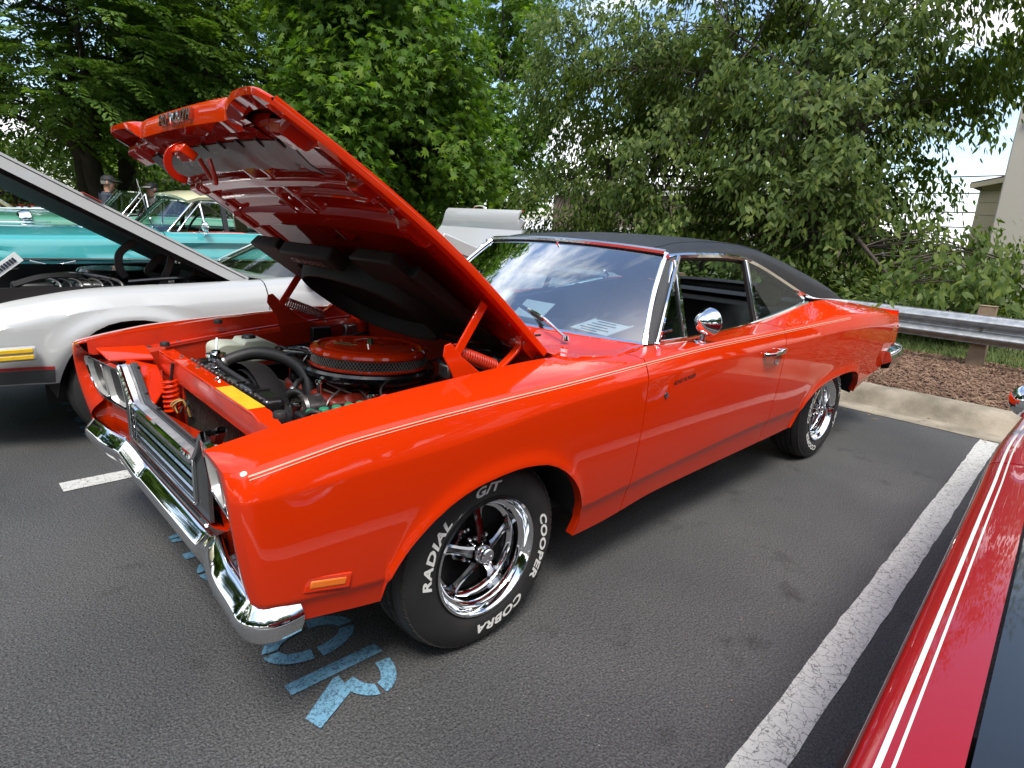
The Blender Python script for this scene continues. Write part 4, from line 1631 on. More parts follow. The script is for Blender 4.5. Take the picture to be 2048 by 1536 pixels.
# raised bead + rubber bumpers on the far inner fender
mb = MB().tube(spline([(-.50, .672, .80), (-.2, .675, .835), (.1, .678, .86), (.38, .68, .875)], 6), .006, 6); mb.build('seam_bead', 'paint_orange_bay', CAR)
for p in ((-.27, .690, .878), (-.52, .585, .815), (-.56, -.62, .835)):
    MB().lathe([(0, .018), (.016, .017), (.019, .012), (.019, 0)], 14, M=Matrix.Translation(p)).build('rubber_bumper', 'rubber', CAR)
# radiator support
rs0, rs1 = Vector((-.512, .600, .792)), Vector((-.556, -.620, .806))
mb = MB()
pth = [rs0, rs0.lerp(rs1, .08), rs0.lerp(rs1, .5), rs0.lerp(rs1, .88), rs1 + Vector((.0, .03, -.03)), rs1 + Vector((0, 0, -.10))]
mb.sweep(pth, [(-.028, -.006), (.028, -.006), (.028, .006), (-.028, .006)], (0, 0, 1))
mb.build('radiator_support', 'paint_orange', CAR, bevel=.003)
mb = MB()
rows = []
for k in range(13):
    t = k / 12
    p = rs0.lerp(rs1, t)
    dz = .05 + .045 * math.sin(PI * t) ** .7 * 0 + (.06 if t < .10 or t > .90 else 0)
    rows.append([p + Vector((-.026, 0, -.004)), p + Vector((-.034, 0, -.035)), p + Vector((-.030, 0, -.075)), p + Vector((-.018, 0, -.085))])
mb.grid(rows, flip=False).build('support_flange', 'paint_orange_bay', CAR, ang=40)
# yellow emissions sticker on the bar
d_ = (rs1 - rs0).normalized()
sa, sb = rs0.lerp(rs1, .60), rs0.lerp(rs1, .845)
mb = MB(); sx = Vector((.0265, 0, 0)); zz = Vector((0, 0, .0072))
mb.grid([[sa - sx + zz, sa + sx + zz], [sb - sx + zz, sb + sx + zz]]); mb.build('warning_sticker', 'yellow', CAR)
# side walls of the support + radiator
for y0, y1, nm in ((.33, .60, 'support_wall'), (-.62, -.36, 'support_wall')):
    mb = MB().box((-.530, (y0 + y1) / 2, .60), (.012, y1 - y0, .36)); mb.build(nm, 'paint_orange_bay', CAR, bevel=.004)
rad = MB().box((-.500, -.02, .55), (.05, .70, .40)).build('radiator', 'radiator_core', CAR)
for k in range(44):
    y_ = lerp(-.355, .315, k / 43)
    MB().box((-.528, y_, .55), (.006, .004, .38)).build('radiator_fin', 'radiator_core', rad)
tk = MB()
tk.box((-.462, -.01, .782), (.075, .70, .055))
tk = tk.build('radiator_tank', 'black_gloss', rad, bevel=.02, bseg=3)
for k in range(18):
    y_ = lerp(-.33, .32, k / 17)
    MB().box((-.497, y_, .808), (.008, .016, .008)).build('tank_tab', 'steel', tk, bevel=.001)
for y_ in (-.25, -.12, .0, .12, .24):
    MB().box((-.462, y_, .811), (.06, .008, .006)).build('tank_rib', 'black_gloss', tk)
mb = MB()
mb.lathe([(0, .026), (.016, .026), (.019, .018), (.036, .016), (.038, .006), (.030, .0), (.026, -.02)], 20, M=Matrix.Translation((-.43, .255, .822)))
cp = mb.build('radiator_cap', 'chrome', rad)
MB().bar((-.43, .245, .855), (-.42, .262, .895), .006, .010).build('cap_lever', 'chrome', cp)
mb = MB()
Ms = Matrix.Translation((-.40, -.06, .60)) @ Matrix.Rotation(R(90), 4, 'Y')
mb.lathe([(.26, -.05), (.262, .0), (.25, .03), (.235, .03), (.235, -.05)], 30, M=Ms)
mb.build('fan_shroud', 'black_satin', rad, ang=40)
# hoses
def hose(name, pts, r, m='rubber', n=10, par=CAR):
    return MB().tube(spline(pts, 6), r, n).build(name, m, par, ang=60)
hose('upper_radiator_hose', [(-.43, .235, .790), (-.37, .235, .815), (-.29, .20, .835), (-.215, .10, .822), (-.185, .01, .775), (-.19, -.035, .70), (-.19, -.05, .60)], .026)
hose('overflow_hose', [(-.435, .225, .815), (-.455, .12, .815), (-.462, -.02, .815), (-.455, -.14, .80), (-.44, -.20, .74)], .009)
hose('heater_hose', [(-.28, -.04, .62), (-.25, -.03, .735), (-.21, -.01, .76), (-.15, .02, .74)], .012)
hose('bypass_hose', [(-.30, -.02, .56), (-.285, -.03, .70), (-.25, -.06, .73), (-.22, -.10, .68)], .014)
hose('vacuum_hose', [(.23, -.28, .845), (.27, -.33, .80), (.26, -.38, .72), (.20, -.42, .68)], .007)
hose('heater_hose', [(.10, -.36, .66), (.25, -.40, .70), (.40, -.36, .74), (.49, -.30, .74)], .012)
# washer bottle
bt = []
outl = rpoly([(-.372, .742), (-.372, .822), (-.33, .836), (-.26, .826), (-.25, .842), (-.17, .842), (-.10, .806), (-.10, .742)], [.012, .02, .02, .006, .008, .02, .02, .012], 4)
mb = MB().slab([(a, .425, b) for a, b in outl], (0, .135, 0))
wb_ = mb.build('washer_bottle', 'plastic_white', CAR, bevel=.014, bseg=3)
MB().lathe([(0, .014), (.022, .014), (.028, .008), (.030, 0)], 16, M=Matrix.Translation((-.215, .485, .842))).build('bottle_cap', 'black_satin', wb_)
# air cleaner
AC = Vector((.065, -.05, .878))
mb = MB()
Ma = Matrix.Translation(AC) @ Matrix.Rotation(R(2), 4, 'Y')
mb.lathe([(0, .006), (.03, .006), (.05, .002), (.17, .002), (.18, -.004), (.195, -.004), (.205, .004), (.222, .002), (.232, -.006), (.236, -.016), (.234, -.022)], 64, M=Ma)
ac = mb.build('air_cleaner_lid', 'paint_orange', CAR, ang=28)
MB().lathe([(0, .030), (.010, .030), (.014, .014), (.016, .006)], 10, M=Ma).build('wing_nut', 'chrome', ac)
mb = MB()
mb.lathe([(.226, -.022), (.228, -.060)], 64, M=Ma)
mb.build('air_filter', 'black_matte', ac)
# mesh band: crossing wires
mb = MB()
nn = 110
for k in range(nn):
    for sg in (-1, 1):
        a0, a1 = 2 * PI * k / nn, 2 * PI * (k + sg * 2.0) / nn
        pts = [Ma @ Vector((.2305 * math.cos(lerp(a0, a1, t)), .2305 * math.sin(lerp(a0, a1, t)), lerp(-.022, -.060, t))) for t in (0, .5, 1)]
        mb.tube(pts, .0011, 3, caps=False)
kind(mb.build('filter_mesh', 'mesh_metal', ac, ang=180, weld=False), 'stuff')
mb = MB()
mb.lathe([(.236, -.058), (.238, -.064), (.236, -.070), (.226, -.073)], 64, M=Ma); mb.build('filter_rim', 'paint_orange', ac)
mb = MB()
mb.lathe([(.20, -.072), (.25, -.076), (.262, -.070), (.268, -.080), (.262, -.100), (.235, -.118), (.10, -.125), (.06, -.2)], 64, M=Ma)
mb.build('air_cleaner_base', 'black_gloss', ac, ang=30)
# gold decal on the lid (plain stand-in)
dec = []
rr = random.Random(5)
for k in range(26):
    a = 2 * PI * k / 26
    rad_ = 1 + .18 * math.sin(5 * a) + .10 * math.sin(9 * a + 1)
    dec.append((.052 * rad_ * math.cos(a), .026 * rad_ * math.sin(a)))
Md = Ma @ Matrix.Translation((-.085, .055, .0028)) @ Matrix.Rotation(R(-62), 4, 'Z')
MB().add([(a, b, 0) for a, b in dec], [tuple(range(26))], Md).build('lid_decal', 'gold_decal', ac)
for k in range(3):
    MB().box((0, lerp(-.010, .010, k / 2), .0008), (.062, .003, .0004), M=Md).build('decal_line', 'black_matte', ac)
# engine block, valve covers, intake
mb = MB()
mb.box((.10, -.02, .55), (.60, .42, .36))
eng = mb.build('engine_block', 'engine_orange', CAR, bevel=.02)
for s in (-1, 1):
    mb = MB().box((0, 0, 0), (.56, .15, .085), M=Matrix.Translation((.10, -.02 + s * .22, .675)) @ Matrix.Rotation(R(-s * 40), 4, 'X'), taper=.85)
    mb.build('valve_cover', 'engine_orange', eng, bevel=.015)
    for k in range(4):
        MB().tube(spline([(-.10 + k * .14, -.02 + s * .12, .72), (-.09 + k * .14, -.02 + s * .22, .755), (-.08 + k * .14, -.02 + s * .31, .68), (-.08 + k * .14, -.02 + s * .33, .60)], 4), .0045, 5).build('plug_wire', 'black_satin', eng)
    mb = MB()
    mb.box((.10, -.02 + s * .36, .50), (.54, .07, .07))
    mb.build('exhaust_manifold', 'steel', eng, bevel=.02)
MB().box((.10, -.02, .74), (.42, .26, .06)).build('intake_manifold', 'engine_orange', eng, bevel=.012)
MB().box((.08, -.04, .80), (.20, .16, .08)).build('carburettor', 'steel', eng, bevel=.008)
# distributor and wires at the front of the engine
mb = MB(); mb.lathe([(0, .07), (.03, .07), (.036, .05), (.04, 0), (.025, -.02), (.02, -.1)], 16, M=Matrix.Translation((-.17, .10, .74))); ds = mb.build('distributor', 'black_gloss', eng)
for k in range(7):
    a = 2 * PI * k / 7
    e = Vector((-.10 + .05 * k, .12 + .2 * math.cos(a), .70))
    MB().tube(spline([(-.17 + .025 * math.cos(a), .10 + .025 * math.sin(a), .81), (-.17 + .05 * math.cos(a), .10 + .06 * math.sin(a), .85), (-.13 + .03 * k * .4, .14 * math.cos(a) + .08, .83), e], 5), .0048, 5).build('ignition_wire', 'black_satin' if k % 3 else 'steel', ds)
# water pump, pulleys, alternator, fan
Mf = Matrix.Rotation(R(-90), 4, 'Y')
for (p, r_, nm, mm_) in (((-.29, -.05, .60), .085, 'pulley', 'steel'), ((-.29, -.18, .70), .055, 'alternator', 'steel'), ((-.29, .12, .66), .06, 'pulley', 'black_satin'), ((-.29, -.05, .45), .08, 'pulley', 'black_satin')):
    mb = MB(); mb.lathe([(0, .02), (r_ * .4, .02), (r_ * .5, .01), (r_ * .9, .012), (r_, .018), (r_ * .93, .006), (r_, -.006), (r_ * .9, -.012), (r_ * .85, -.07), (0, -.09)], 22, M=Matrix.Translation(p) @ Mf); mb.build(nm, mm_, eng, ang=30)
mb = MB()
mb.tube([Vector((-.30, -.05 + .085 * math.cos(a), .60 + .085 * math.sin(a))) for a in [PI + PI * k / 10 for k in range(11)]] + [Vector((-.30, -.12, .72))] + [Vector((-.30, -.215, .735))], .006, 5)
mb.build('fan_belt', 'rubber', eng)
for k in range(5):
    M_ = Matrix.Translation((-.355, -.05, .60)) @ Matrix.Rotation(2 * PI * k / 5 + .3, 4, 'X') @ Matrix.Translation((0, 0, .12)) @ Matrix.Rotation(.5, 4, 'Z')
    MB().box((0, 0, 0), (.004, .085, .20), M=M_).build('fan_blade', 'steel', eng)
# thermostat housing, filler, small fittings
mb = MB(); mb.lathe([(0, .03), (.02, .03), (.03, .01), (.032, -.02)], 14, M=Matrix.Translation((-.19, -.05, .60))); mb.build('thermostat_housing', 'engine_orange', eng)
mb = MB(); mb.lathe([(0, .015), (.012, .012), (.016, 0), (.010, -.01), (.008, -.12)], 12, M=Matrix.Translation((-.195, -.125, .775))); mb.build('sender', 'chrome', eng)
for (a, b) in (((-.19, -.11, .75), (-.05, -.30, .68)), ((-.17, -.13, .77), (-.02, -.33, .69))):
    MB().tube([a, b], .0035, 5).build('linkage_rod', 'steel', eng)
for p in ((-.36, -.28, .735), (-.33, -.20, .70)):
    MB().lathe([(0, .03), (.016, .028), (.022, .014), (.020, -.02)], 10, M=Matrix.Translation(p)).build('fitting', 'chrome_dull', eng)
# battery
bat = MB().box((-.285, -.475, .685), (.27, .17, .17)).build('battery', 'black_satin', CAR, bevel=.008)
for k in range(6):
    p = (-.39 + k * .044, -.455, .7715)
    MB().lathe([(0, .013), (.014, .013), (.016, .010), (.016, 0)], 16, M=Matrix.Translation(p)).build('battery_cap', 'green_cap', bat, ang=40)
for x_ in (-.395, -.175):
    MB().lathe([(0, .028), (.009, .027), (.011, 0)], 12, M=Matrix.Translation((x_, -.53 if x_ < -.2 else -.50, .77))).build('battery_post', 'steel', bat)
hose('battery_cable', [(-.175, -.50, .795), (-.14, -.49, .80), (-.10, -.44, .74), (-.06, -.40, .66)], .008, 'far_red' if 'far_red' in MT else 'rubber')
hose('battery_cable', [(-.395, -.53, .795), (-.42, -.50, .79), (-.43, -.42, .70), (-.40, -.34, .62)], .008)
MB().box((-.285, -.475, .56), (.30, .20, .02)).build('battery_tray', 'engine_orange', CAR, bevel=.004)
# master cylinder + booster on the firewall, heater box
mb = MB(); mb.lathe([(0, .0), (.10, .0), (.11, .02), (.11, .06), (.08, .09), (.04, .10), (.035, .2), (0, .2)], 24, M=Matrix.Translation((.485, -.36, .80)) @ Matrix.Rotation(R(-90), 4, 'Y')); mb.build('brake_booster', 'black_gloss', CAR, ang=40)
MB().box((.27, -.36, .82), (.14, .07, .06)).build('master_cylinder', 'steel', CAR, bevel=.01)
MB().lathe([(0, .02), (.02, .018), (.026, 0), (.026, -.04)], 14, M=Matrix.Translation((.42, -.20, .865)) @ Matrix.Rotation(R(-50), 4, 'Y')).build('wiper_motor', 'black_satin', CAR)
hose('wiring_loom', [(.46, .55, .86), (.42, .2, .885), (.44, -.1, .88), (.44, -.45, .87)], .010)
hose('hood_cable', [(.30, -.12, 1.02), (.32, -.10, .95), (.38, -.10, .90), (.45, -.12, .87)], .003)
# lower front shelf panels (red) between grille and radiator
mb = MB()
mb.slab([(-.655, .30, .640), (-.655, -.44, .640), (-.70, -.62, .70), (-.60, -.66, .72), (-.565, -.40, .600), (-.565, .16, .590), (-.60, .26, .610)], (0, 0, -.008))
mb.build('radiator_yoke', 'paint_orange', CAR, bevel=.004)
mb = MB()
mb.slab([(-.70, .46, .762), (-.66, .60, .775), (-.55, .60, .735), (-.57, .42, .690), (-.64, .32, .648), (-.655, .36, .68)], (0, 0, -.01))
mb.build('yoke_side', 'paint_orange', CAR, bevel=.004)
mb = MB()
mb.slab([(-.72, .60, .775), (-.74, .72, .805), (-.56, .72, .80), (-.56, .60, .765)], (0, 0, -.01))
mb.build('yoke_side', 'paint_orange', CAR, bevel=.004)
mb = MB()
mb.slab([(-.655, -.47, .728), (-.66, -.73, .775), (-.58, -.73, .775), (-.57, -.42, .69)], (0, 0, -.01))
mb.build('yoke_side', 'paint_orange', CAR, bevel=.004)
mb = MB().box((-.60, .0, .47), (.09, .9, .02)); mb.build('lower_crossmember', 'paint_orange_bay', CAR)
# latch spring standing on the yoke, wiring
a = Vector((-.585, .30, .612)); b = Vector((-.572, .36, .728))
pts = [a.lerp(b, k / 84) + Vector((.026 * math.cos(2 * PI * k / 12), .026 * math.sin(2 * PI * k / 12), 0)) for k in range(85)]
MB().tube(pts, .0052, 6).build('latch_spring', 'paint_orange', CAR)
MB().tube([(-.555, .365, .79), (-.565, .375, .70)], .006, 6).build('latch_rod', 'black_satin', CAR)
rr = random.Random(8)
for k in range(6):
    p = Vector((-.575, .22, .625)) + Vector((rr.uniform(-.01, .01), rr.uniform(-.02, .05), 0))
    hose('horn_wire', [p, p + Vector((rr.uniform(-.02, .02), rr.uniform(-.02, .02), .03)), p + Vector((.02, rr.uniform(-.02, .03), .045)), p + Vector((.04, rr.uniform(-.03, .0), -.02))], .003, 'black_satin' if k % 2 else 'gold_decal', 5)

# clamps, bolts and small boxes that crowd the bay
for (p, d_) in (((-.41, .235, .802), (1, 0, .3)), ((-.19, -.048, .63), (0, 0, 1)), ((-.255, -.032, .733), (.6, .2, .5)), ((.42, -.352, .742), (1, .2, 0))):
    q_ = Vector(d_).to_track_quat('Z', 'Y').to_matrix().to_4x4()
    MB().lathe([(.0285 if p[2] > .79 or p[2] < .65 else .015, -.006), (.0295 if p[2] > .79 or p[2] < .65 else .016, 0), (.0285 if p[2] > .79 or p[2] < .65 else .015, .006)], 16, M=Matrix.Translation(p) @ q_).build('hose_clamp', 'steel', CAR)
for k in range(9):
    x_ = lerp(-.55, .38, k / 8)
    MB().lathe([(0, .006), (.008, .006), (.010, 0)], 6, M=Matrix.Translation((x_, .705, Z0(x_) - .070))).build('apron_bolt', 'steel', CAR)
    if k < 6:
        p_ = rs0.lerp(rs1, .06 + .09 * k)
        MB().lathe([(0, .006), (.007, .006), (.009, 0)], 6, M=Matrix.Translation(p_ + Vector((.012, 0, .0055)))).build('support_bolt', 'steel' if k % 2 else 'paint_orange', CAR)
MB().box((.20, .640, .80), (.10, .04, .075)).build('voltage_regulator', 'black_satin', CAR, bevel=.006)
MB().box((.36, .635, .81), (.07, .04, .06)).build('relay', 'steel', CAR, bevel=.006)
MB().lathe([(0, .05), (.02, .05), (.024, .04), (.024, -.05), (0, -.05)], 14, M=Matrix.Translation((.02, .60, .74)) @ Matrix.Rotation(R(90), 4, 'Y')).build('ignition_coil', 'black_gloss', CAR)
hose('coil_wire', [(-.03, .60, .745), (-.10, .50, .78), (-.15, .30, .83), (-.17, .12, .82)], .0045, 'black_satin', 6)
hose('apron_loom', [(-.50, .655, .70), (-.2, .655, .735), (.1, .652, .75), (.45, .60, .80)], .009, 'black_satin', 7)
hose('fuel_line', [(-.24, -.22, .60), (-.20, -.20, .72), (-.08, -.16, .765), (.02, -.12, .775)], .0045, 'steel', 6)
hose('vacuum_hose', [(.0, -.30, .80), (-.06, -.33, .77), (-.05, -.38, .70), (.05, -.40, .66)], .0055, 'rubber', 6)
hose('throttle_cable', [(.10, -.12, .79), (.22, -.20, .82), (.36, -.24, .84), (.49, -.28, .82)], .004, 'black_satin', 6)
MB().lathe([(0, .055), (.028, .055), (.033, .045), (.033, .0), (.02, -.01)], 16, M=Matrix.Translation((.30, .20, .735))).build('breather_cap', 'black_gloss', CAR, ang=40)
MB().lathe([(0, .03), (.022, .03), (.026, .02), (.024, -.02)], 16, M=Matrix.Translation((-.05, -.265, .715))).build('oil_filler_cap', 'chrome', CAR, ang=40)

MB().box((-.600, 0, .45), (.012, 1.52, .30)).build('front_baffle', 'black_matte', CAR)
# ------------------------------------------------------------------ wheels
def arc_text(txt, a_c, r0, h, y_, shear=.25, bold=.03, deg=True, stretch=1.0):
    """letters bent round the wheel, tops outward, clockwise seen from -Y. returns verts, faces"""
    V, F, W_ = text_geo(txt, bold, shear, 1.08)
    o = []
    for v in V:
        a = R(a_c) + (v.x - W_ / 2) * h * stretch / (r0 + h / 2)
        r_ = r0 + v.y * h
        o.append((math.sin(a) * r_, y_, math.cos(a) * r_))
    return o, F


def make_wheel(loc, s, rot0, letters=True, R_=.333, par=CAR):
    """s=-1: outer face towards -Y.  wheel axis is Y."""
    root = bpy.data.objects.new('wheel', None)
    col.objects.link(root)
    root.parent = par
    root.location = loc
    M = Matrix.Rotation(R(90), 4, 'X') if s < 0 else Matrix.Rotation(R(-90), 4, 'X')   # lathe z -> outward
    W = .225
    hw = W / 2
    # tyre profile (r, z outward)
    prof = [(.198, hw - .028), (.205, hw - .010), (.215, hw - .002), (.235, hw + .006), (.262, hw + .008), (.290, hw + .001), (.308, hw - .012), (.318, hw - .020), (.3265, hw - .034), (R_ - .002, hw - .052)]
    side = MB().lathe(prof, 72, M=M)
    ty = side.build('tyre', 'rubber', root, ang=60)
    prof2 = [(R_ - .002, hw - .052), (R_ - .001, .075 * .75), (R_ - .010, .0545), (R_ - .010, .0495), (R_, .047), (R_, .0215), (R_ - .010, .019), (R_ - .010, .013), (R_, .0105), (R_, -.0105), (R_ - .010, -.013), (R_ - .010, -.019), (R_, -.0215), (R_, -.047), (R_ - .010, -.0495), (R_ - .010, -.0545), (R_ - .001, -.057), (R_ - .004, -hw + .05), (.310, -hw + .01), (.26, -hw - .004), (.198, -hw + .02)]
    MB().lathe(prof2, 72, M=M).build('tread_band', 'tread', ty, ang=30)
    # shoulder tread blocks
    mb = MB()
    for k in range(64):
        a = 2 * PI * k / 64
        for (z0_, z1_, r0_, dr) in ((hw - .056, hw - .018, R_ - .004, .004), (.024, .046, R_ - .001, .003), (-.0095, .0095, R_ - .001, .003)):
            w_ = 2 * PI / 64 * .78
            off = .3 * (z0_ * 3)
            vs_ = []
            for rr_ in (0, 1):
                for (aa, zz) in ((a - w_ / 2 + off, z0_), (a + w_ / 2 + off, z0_), (a + w_ / 2 + off + .02, z1_), (a - w_ / 2 + off + .02, z1_)):
                    sh = (.012 if zz > hw - .03 else 0)
                    r_ = r0_ + (dr if rr_ else -.006) - sh
                    vs_.append((r_ * math.cos(aa), r_ * math.sin(aa), zz))
            mb.add(vs_, [(4, 5, 6, 7), (0, 1, 5, 4), (1, 2, 6, 5), (2, 3, 7, 6), (3, 0, 4, 7)], M)
    kind(mb.build('tread_blocks', 'tread', ty, weld=False), 'stuff')
    if letters:
        yl = -(hw + .0100) if s < 0 else (hw + .0100)
        for txt, ac, ln in (('RADIAL', -70, 1.50), ('G/T', -5, 1.40), ('COOPER', 98, 1.42), ('COBRA', 166, 1.45)):
            vs_, F = arc_text(txt, ac + rot0, .2355, .0330, yl, bold=.04, stretch=ln)
            MB().add(vs_, F).build('tyre_lettering', 'letter_white', ty)
    # rim: outer lip, trim ring step, barrel
    MB().lathe([(.2025, hw - .022), (.208, hw - .006), (.206, hw + .003), (.198, hw + .004), (.192, hw - .004), (.189, hw - .020), (.184, hw - .028), (.176, hw - .030), (.170, hw - .036), (.168, hw - .062), (.162, hw - .070), (.150, hw - .074)], 72, M=M).build('rim', 'chrome', root, ang=35)
    MB().lathe([(.168, hw - .06), (.160, hw - .12), (.15, -hw + .05)], 40, M=M).build('rim_barrel', 'black_gloss', root)
    MB().lathe([(.155, hw - .098), (.10, hw - .110), (.0, hw - .110)], 40, M=M).build('wheel_backing', 'black_matte', root)
    # five spokes
    for k in range(5):
        a = 2 * PI * k / 5 + R(rot0) * (1 if s < 0 else -1) + .30
        Mk = M @ Matrix.Rotation(a, 4, 'Z')
        rows = []
        for (r_, w_, zt_, zb_) in ((.040, .020, hw - .030, hw - .10), (.060, .0165, hw - .034, hw - .10), (.090, .0150, hw - .044, hw - .10), (.120, .0165, hw - .054, hw - .10), (.142, .024, hw - .060, hw - .10), (.158, .038, hw - .064, hw - .10)):
            rows.append([(r_, -w_ * 1.25, zb_), (r_, -w_, zt_ - .006), (r_, -w_ * .55, zt_), (r_, -w_ * .42, zt_ - .005), (r_, w_ * .42, zt_ - .005), (r_, w_ * .55, zt_), (r_, w_, zt_ - .006), (r_, w_ * 1.25, zb_)])
        MB().grid(rows, M=Mk).build('spoke', 'chrome_dark', root, ang=35)
        # lug nut between spokes
        Ml = Mk @ Matrix.Rotation(PI / 5, 4, 'Z') @ Matrix.Translation((.058, 0, hw - .105))
        MB().lathe([(0, .052), (.006, .051), (.0095, .044), (.011, .010), (.018, .008), (.020, 0)], 10, M=Ml).build('lug_nut', 'chrome', root, ang=40)
    MB().lathe([(0, hw - .002), (.012, hw - .002), (.013, hw + .001), (.022, hw + .001), (.026, hw - .003), (.027, hw - .010), (.024, hw - .016), (.030, hw - .020), (.033, hw - .028), (.036, hw - .06), (.042, hw - .10)], 28, M=M).build('centre_cap', 'chrome', root, ang=35)
    # hand over to a world that looks along the axle
    return root


make_wheel((0, -.775, .331), -1, 0)
make_wheel((2.946, -.745, .333), -1, 118)
make_wheel((0, .775, .331), 1, 30)
make_wheel((2.946, .745, .333), 1, 80)
# wipers
for (pv, tip, el) in (((.655, -.575, .952), (.93, .04, 1.02), None), ((.60, .12, .962), (.92, .62, 1.02), None)):
    pv, tip = Vector(pv), Vector(tip)
    wp = MB().tube(spline([pv, pv.lerp(tip, .35) + Vector((-.02, 0, .03)), pv.lerp(tip, .62) + Vector((-.01, 0, .015))], 5), [.007] * 5 + [.005] * 6, 6).build('wiper', 'chrome', CAR)
    MB().lathe([(0, .022), (.012, .02), (.016, .008), (.018, 0)], 14, M=Matrix.Translation(pv - Vector((0, 0, .012)))).build('wiper_pivot', 'chrome', wp)
    a, b = pv.lerp(tip, .35) + Vector((-.008, 0, .012)), tip
    MB().bar(a, b, .010, .016).build('wiper_blade', 'rubber', wp)
# ------------------------------------------------------------------ other cars
mat('paint_white', (.44, .45, .45), .3, coat=1., coat_rough=.015)
mat('paint_red', (.30, .004, .009), .3, coat=1., coat_rough=.012, spec=.1)
mat('paint_teal', (.045, .33, .34), .3, coat=1., coat_rough=.02)
mat('paint_green', (.07, .26, .17), .3, coat=1., coat_rough=.03)
mat('paint_cream', (.62, .60, .38), .35, coat=.8, coat_rough=.03)
mat('paint_charcoal', (.045, .048, .052), .4, coat=.6)
mat('paint_black', (.012, .013, .015), .28, coat=.8)
mat('brown_vinyl', (.10, .045, .03), .5)
mat('red_stripe', (.35, .02, .02), .4)
mat('white_stripe', (.80, .74, .66), .4, coat=.8)
glass_mat('glass_green', (.62, .80, .72), 1.6)


def arc_low(x, cx, rx, top, bot):
    d_ = (x - cx) / rx
    return None if abs(d_) >= 1 else bot + (top - bot) * (1 - abs(d_) ** 2.3) ** .5


def body_side(par, name, m, xs, fn, s, yc, ang=32, sol=.006):
    """fn(x) -> list of (half width, z) from top to bottom"""
    rows = [[(x, yc + s * y_, z) for y_, z in fn(x)] for x in xs]
    return MB().grid(rows, flip=(s > 0)).build(name, m, par, ang=ang, solid=sol)


def dense(a, b, cuts, n=.06):
    xs = []
    x = a
    while x < b - 1e-6:
        xs.append(x)
        st = n
        for c in cuts:
            dd = abs(x - c)
            if dd < .12:
                st = min(st, .004 + dd * .18)
        for c in cuts:
            if x < c - 1e-6 < x + st:
                st = c - x
        x += st
    xs.append(b)
    return xs


def simple_wheel(par, loc, s, r=.33, w_=.21, cap='chrome', wall=None):
    root = bpy.data.objects.new('wheel', None); col.objects.link(root); root.parent = par; root.location = loc
    M = Matrix.Rotation(R(90 if s < 0 else -90), 4, 'X')
    hw = w_ / 2
    MB().lathe([(.19, hw - .02), (.22, hw), (.27, hw + .004), (r - .015, hw - .02), (r, hw - .05), (r, -hw + .05), (r - .02, -hw + .01), (.2, -hw)], 40, M=M).build('tyre', 'rubber', root)
    MB().lathe([(.205, hw - .012), (.20, hw + .002), (.188, hw - .006), (.178, hw - .03), (.10, hw - .035), (.05, hw - .02), (.03, hw + .0), (0, hw + .0)], 30, M=M).build('rim', cap, root, ang=35)
    return root


# ============================== white coupe in the next stall
WC = thing('white_coupe', 'white coupe with its hood and trunk open, parked beside the orange car', 'car')
yc = 2.74
top = interp([(-1.25, .74), (-1.1, .785), (-.93, .822), (-.5, .888), (0, .905), (.38, .918), (.7, .935), (1.4, .93), (2.2, .945), (3.0, .94), (3.7, .86)])
hwt = interp([(-1.25, .70), (-1.1, .80), (-.9, .86), (-.4, .90), (.4, .90), (1.5, .89), (2.6, .90), (3.3, .87), (3.7, .78)])


def wfn(x, split=True):
    t_, h_ = top(x), hwt(x)
    zl = .40 if x < -.7 else .33
    for cx in (-.36, 2.36):
        a = arc_low(x, cx, .385, .735, .26)
        if a:
            zl = max(zl, a)
    pts = [(h_ - .13, t_ + .015), (h_ - .09, t_ + .012), (h_ - .05, t_ - .002), (h_ - .02, t_ - .03), (h_ + .01, t_ - .08)]
    zs = [lerp(t_ - .08, zl, k / 12) for k in range(1, 13)]
    for z in zs:
        fl = 0
        for cx in (-.36, 2.36):
            d_ = math.hypot((x - cx) / .40, (z - .40) / .34)
            fl += .028 * math.exp(-((d_ - 1.0) / .16) ** 2)
        pts.append((h_ + .035 - .10 * ((z - .62) / .3) ** 2 * (1 if z < .62 else .35) + fl, z))
    return pts + [(pts[-1][0] - .04, pts[-1][1] + .004)]


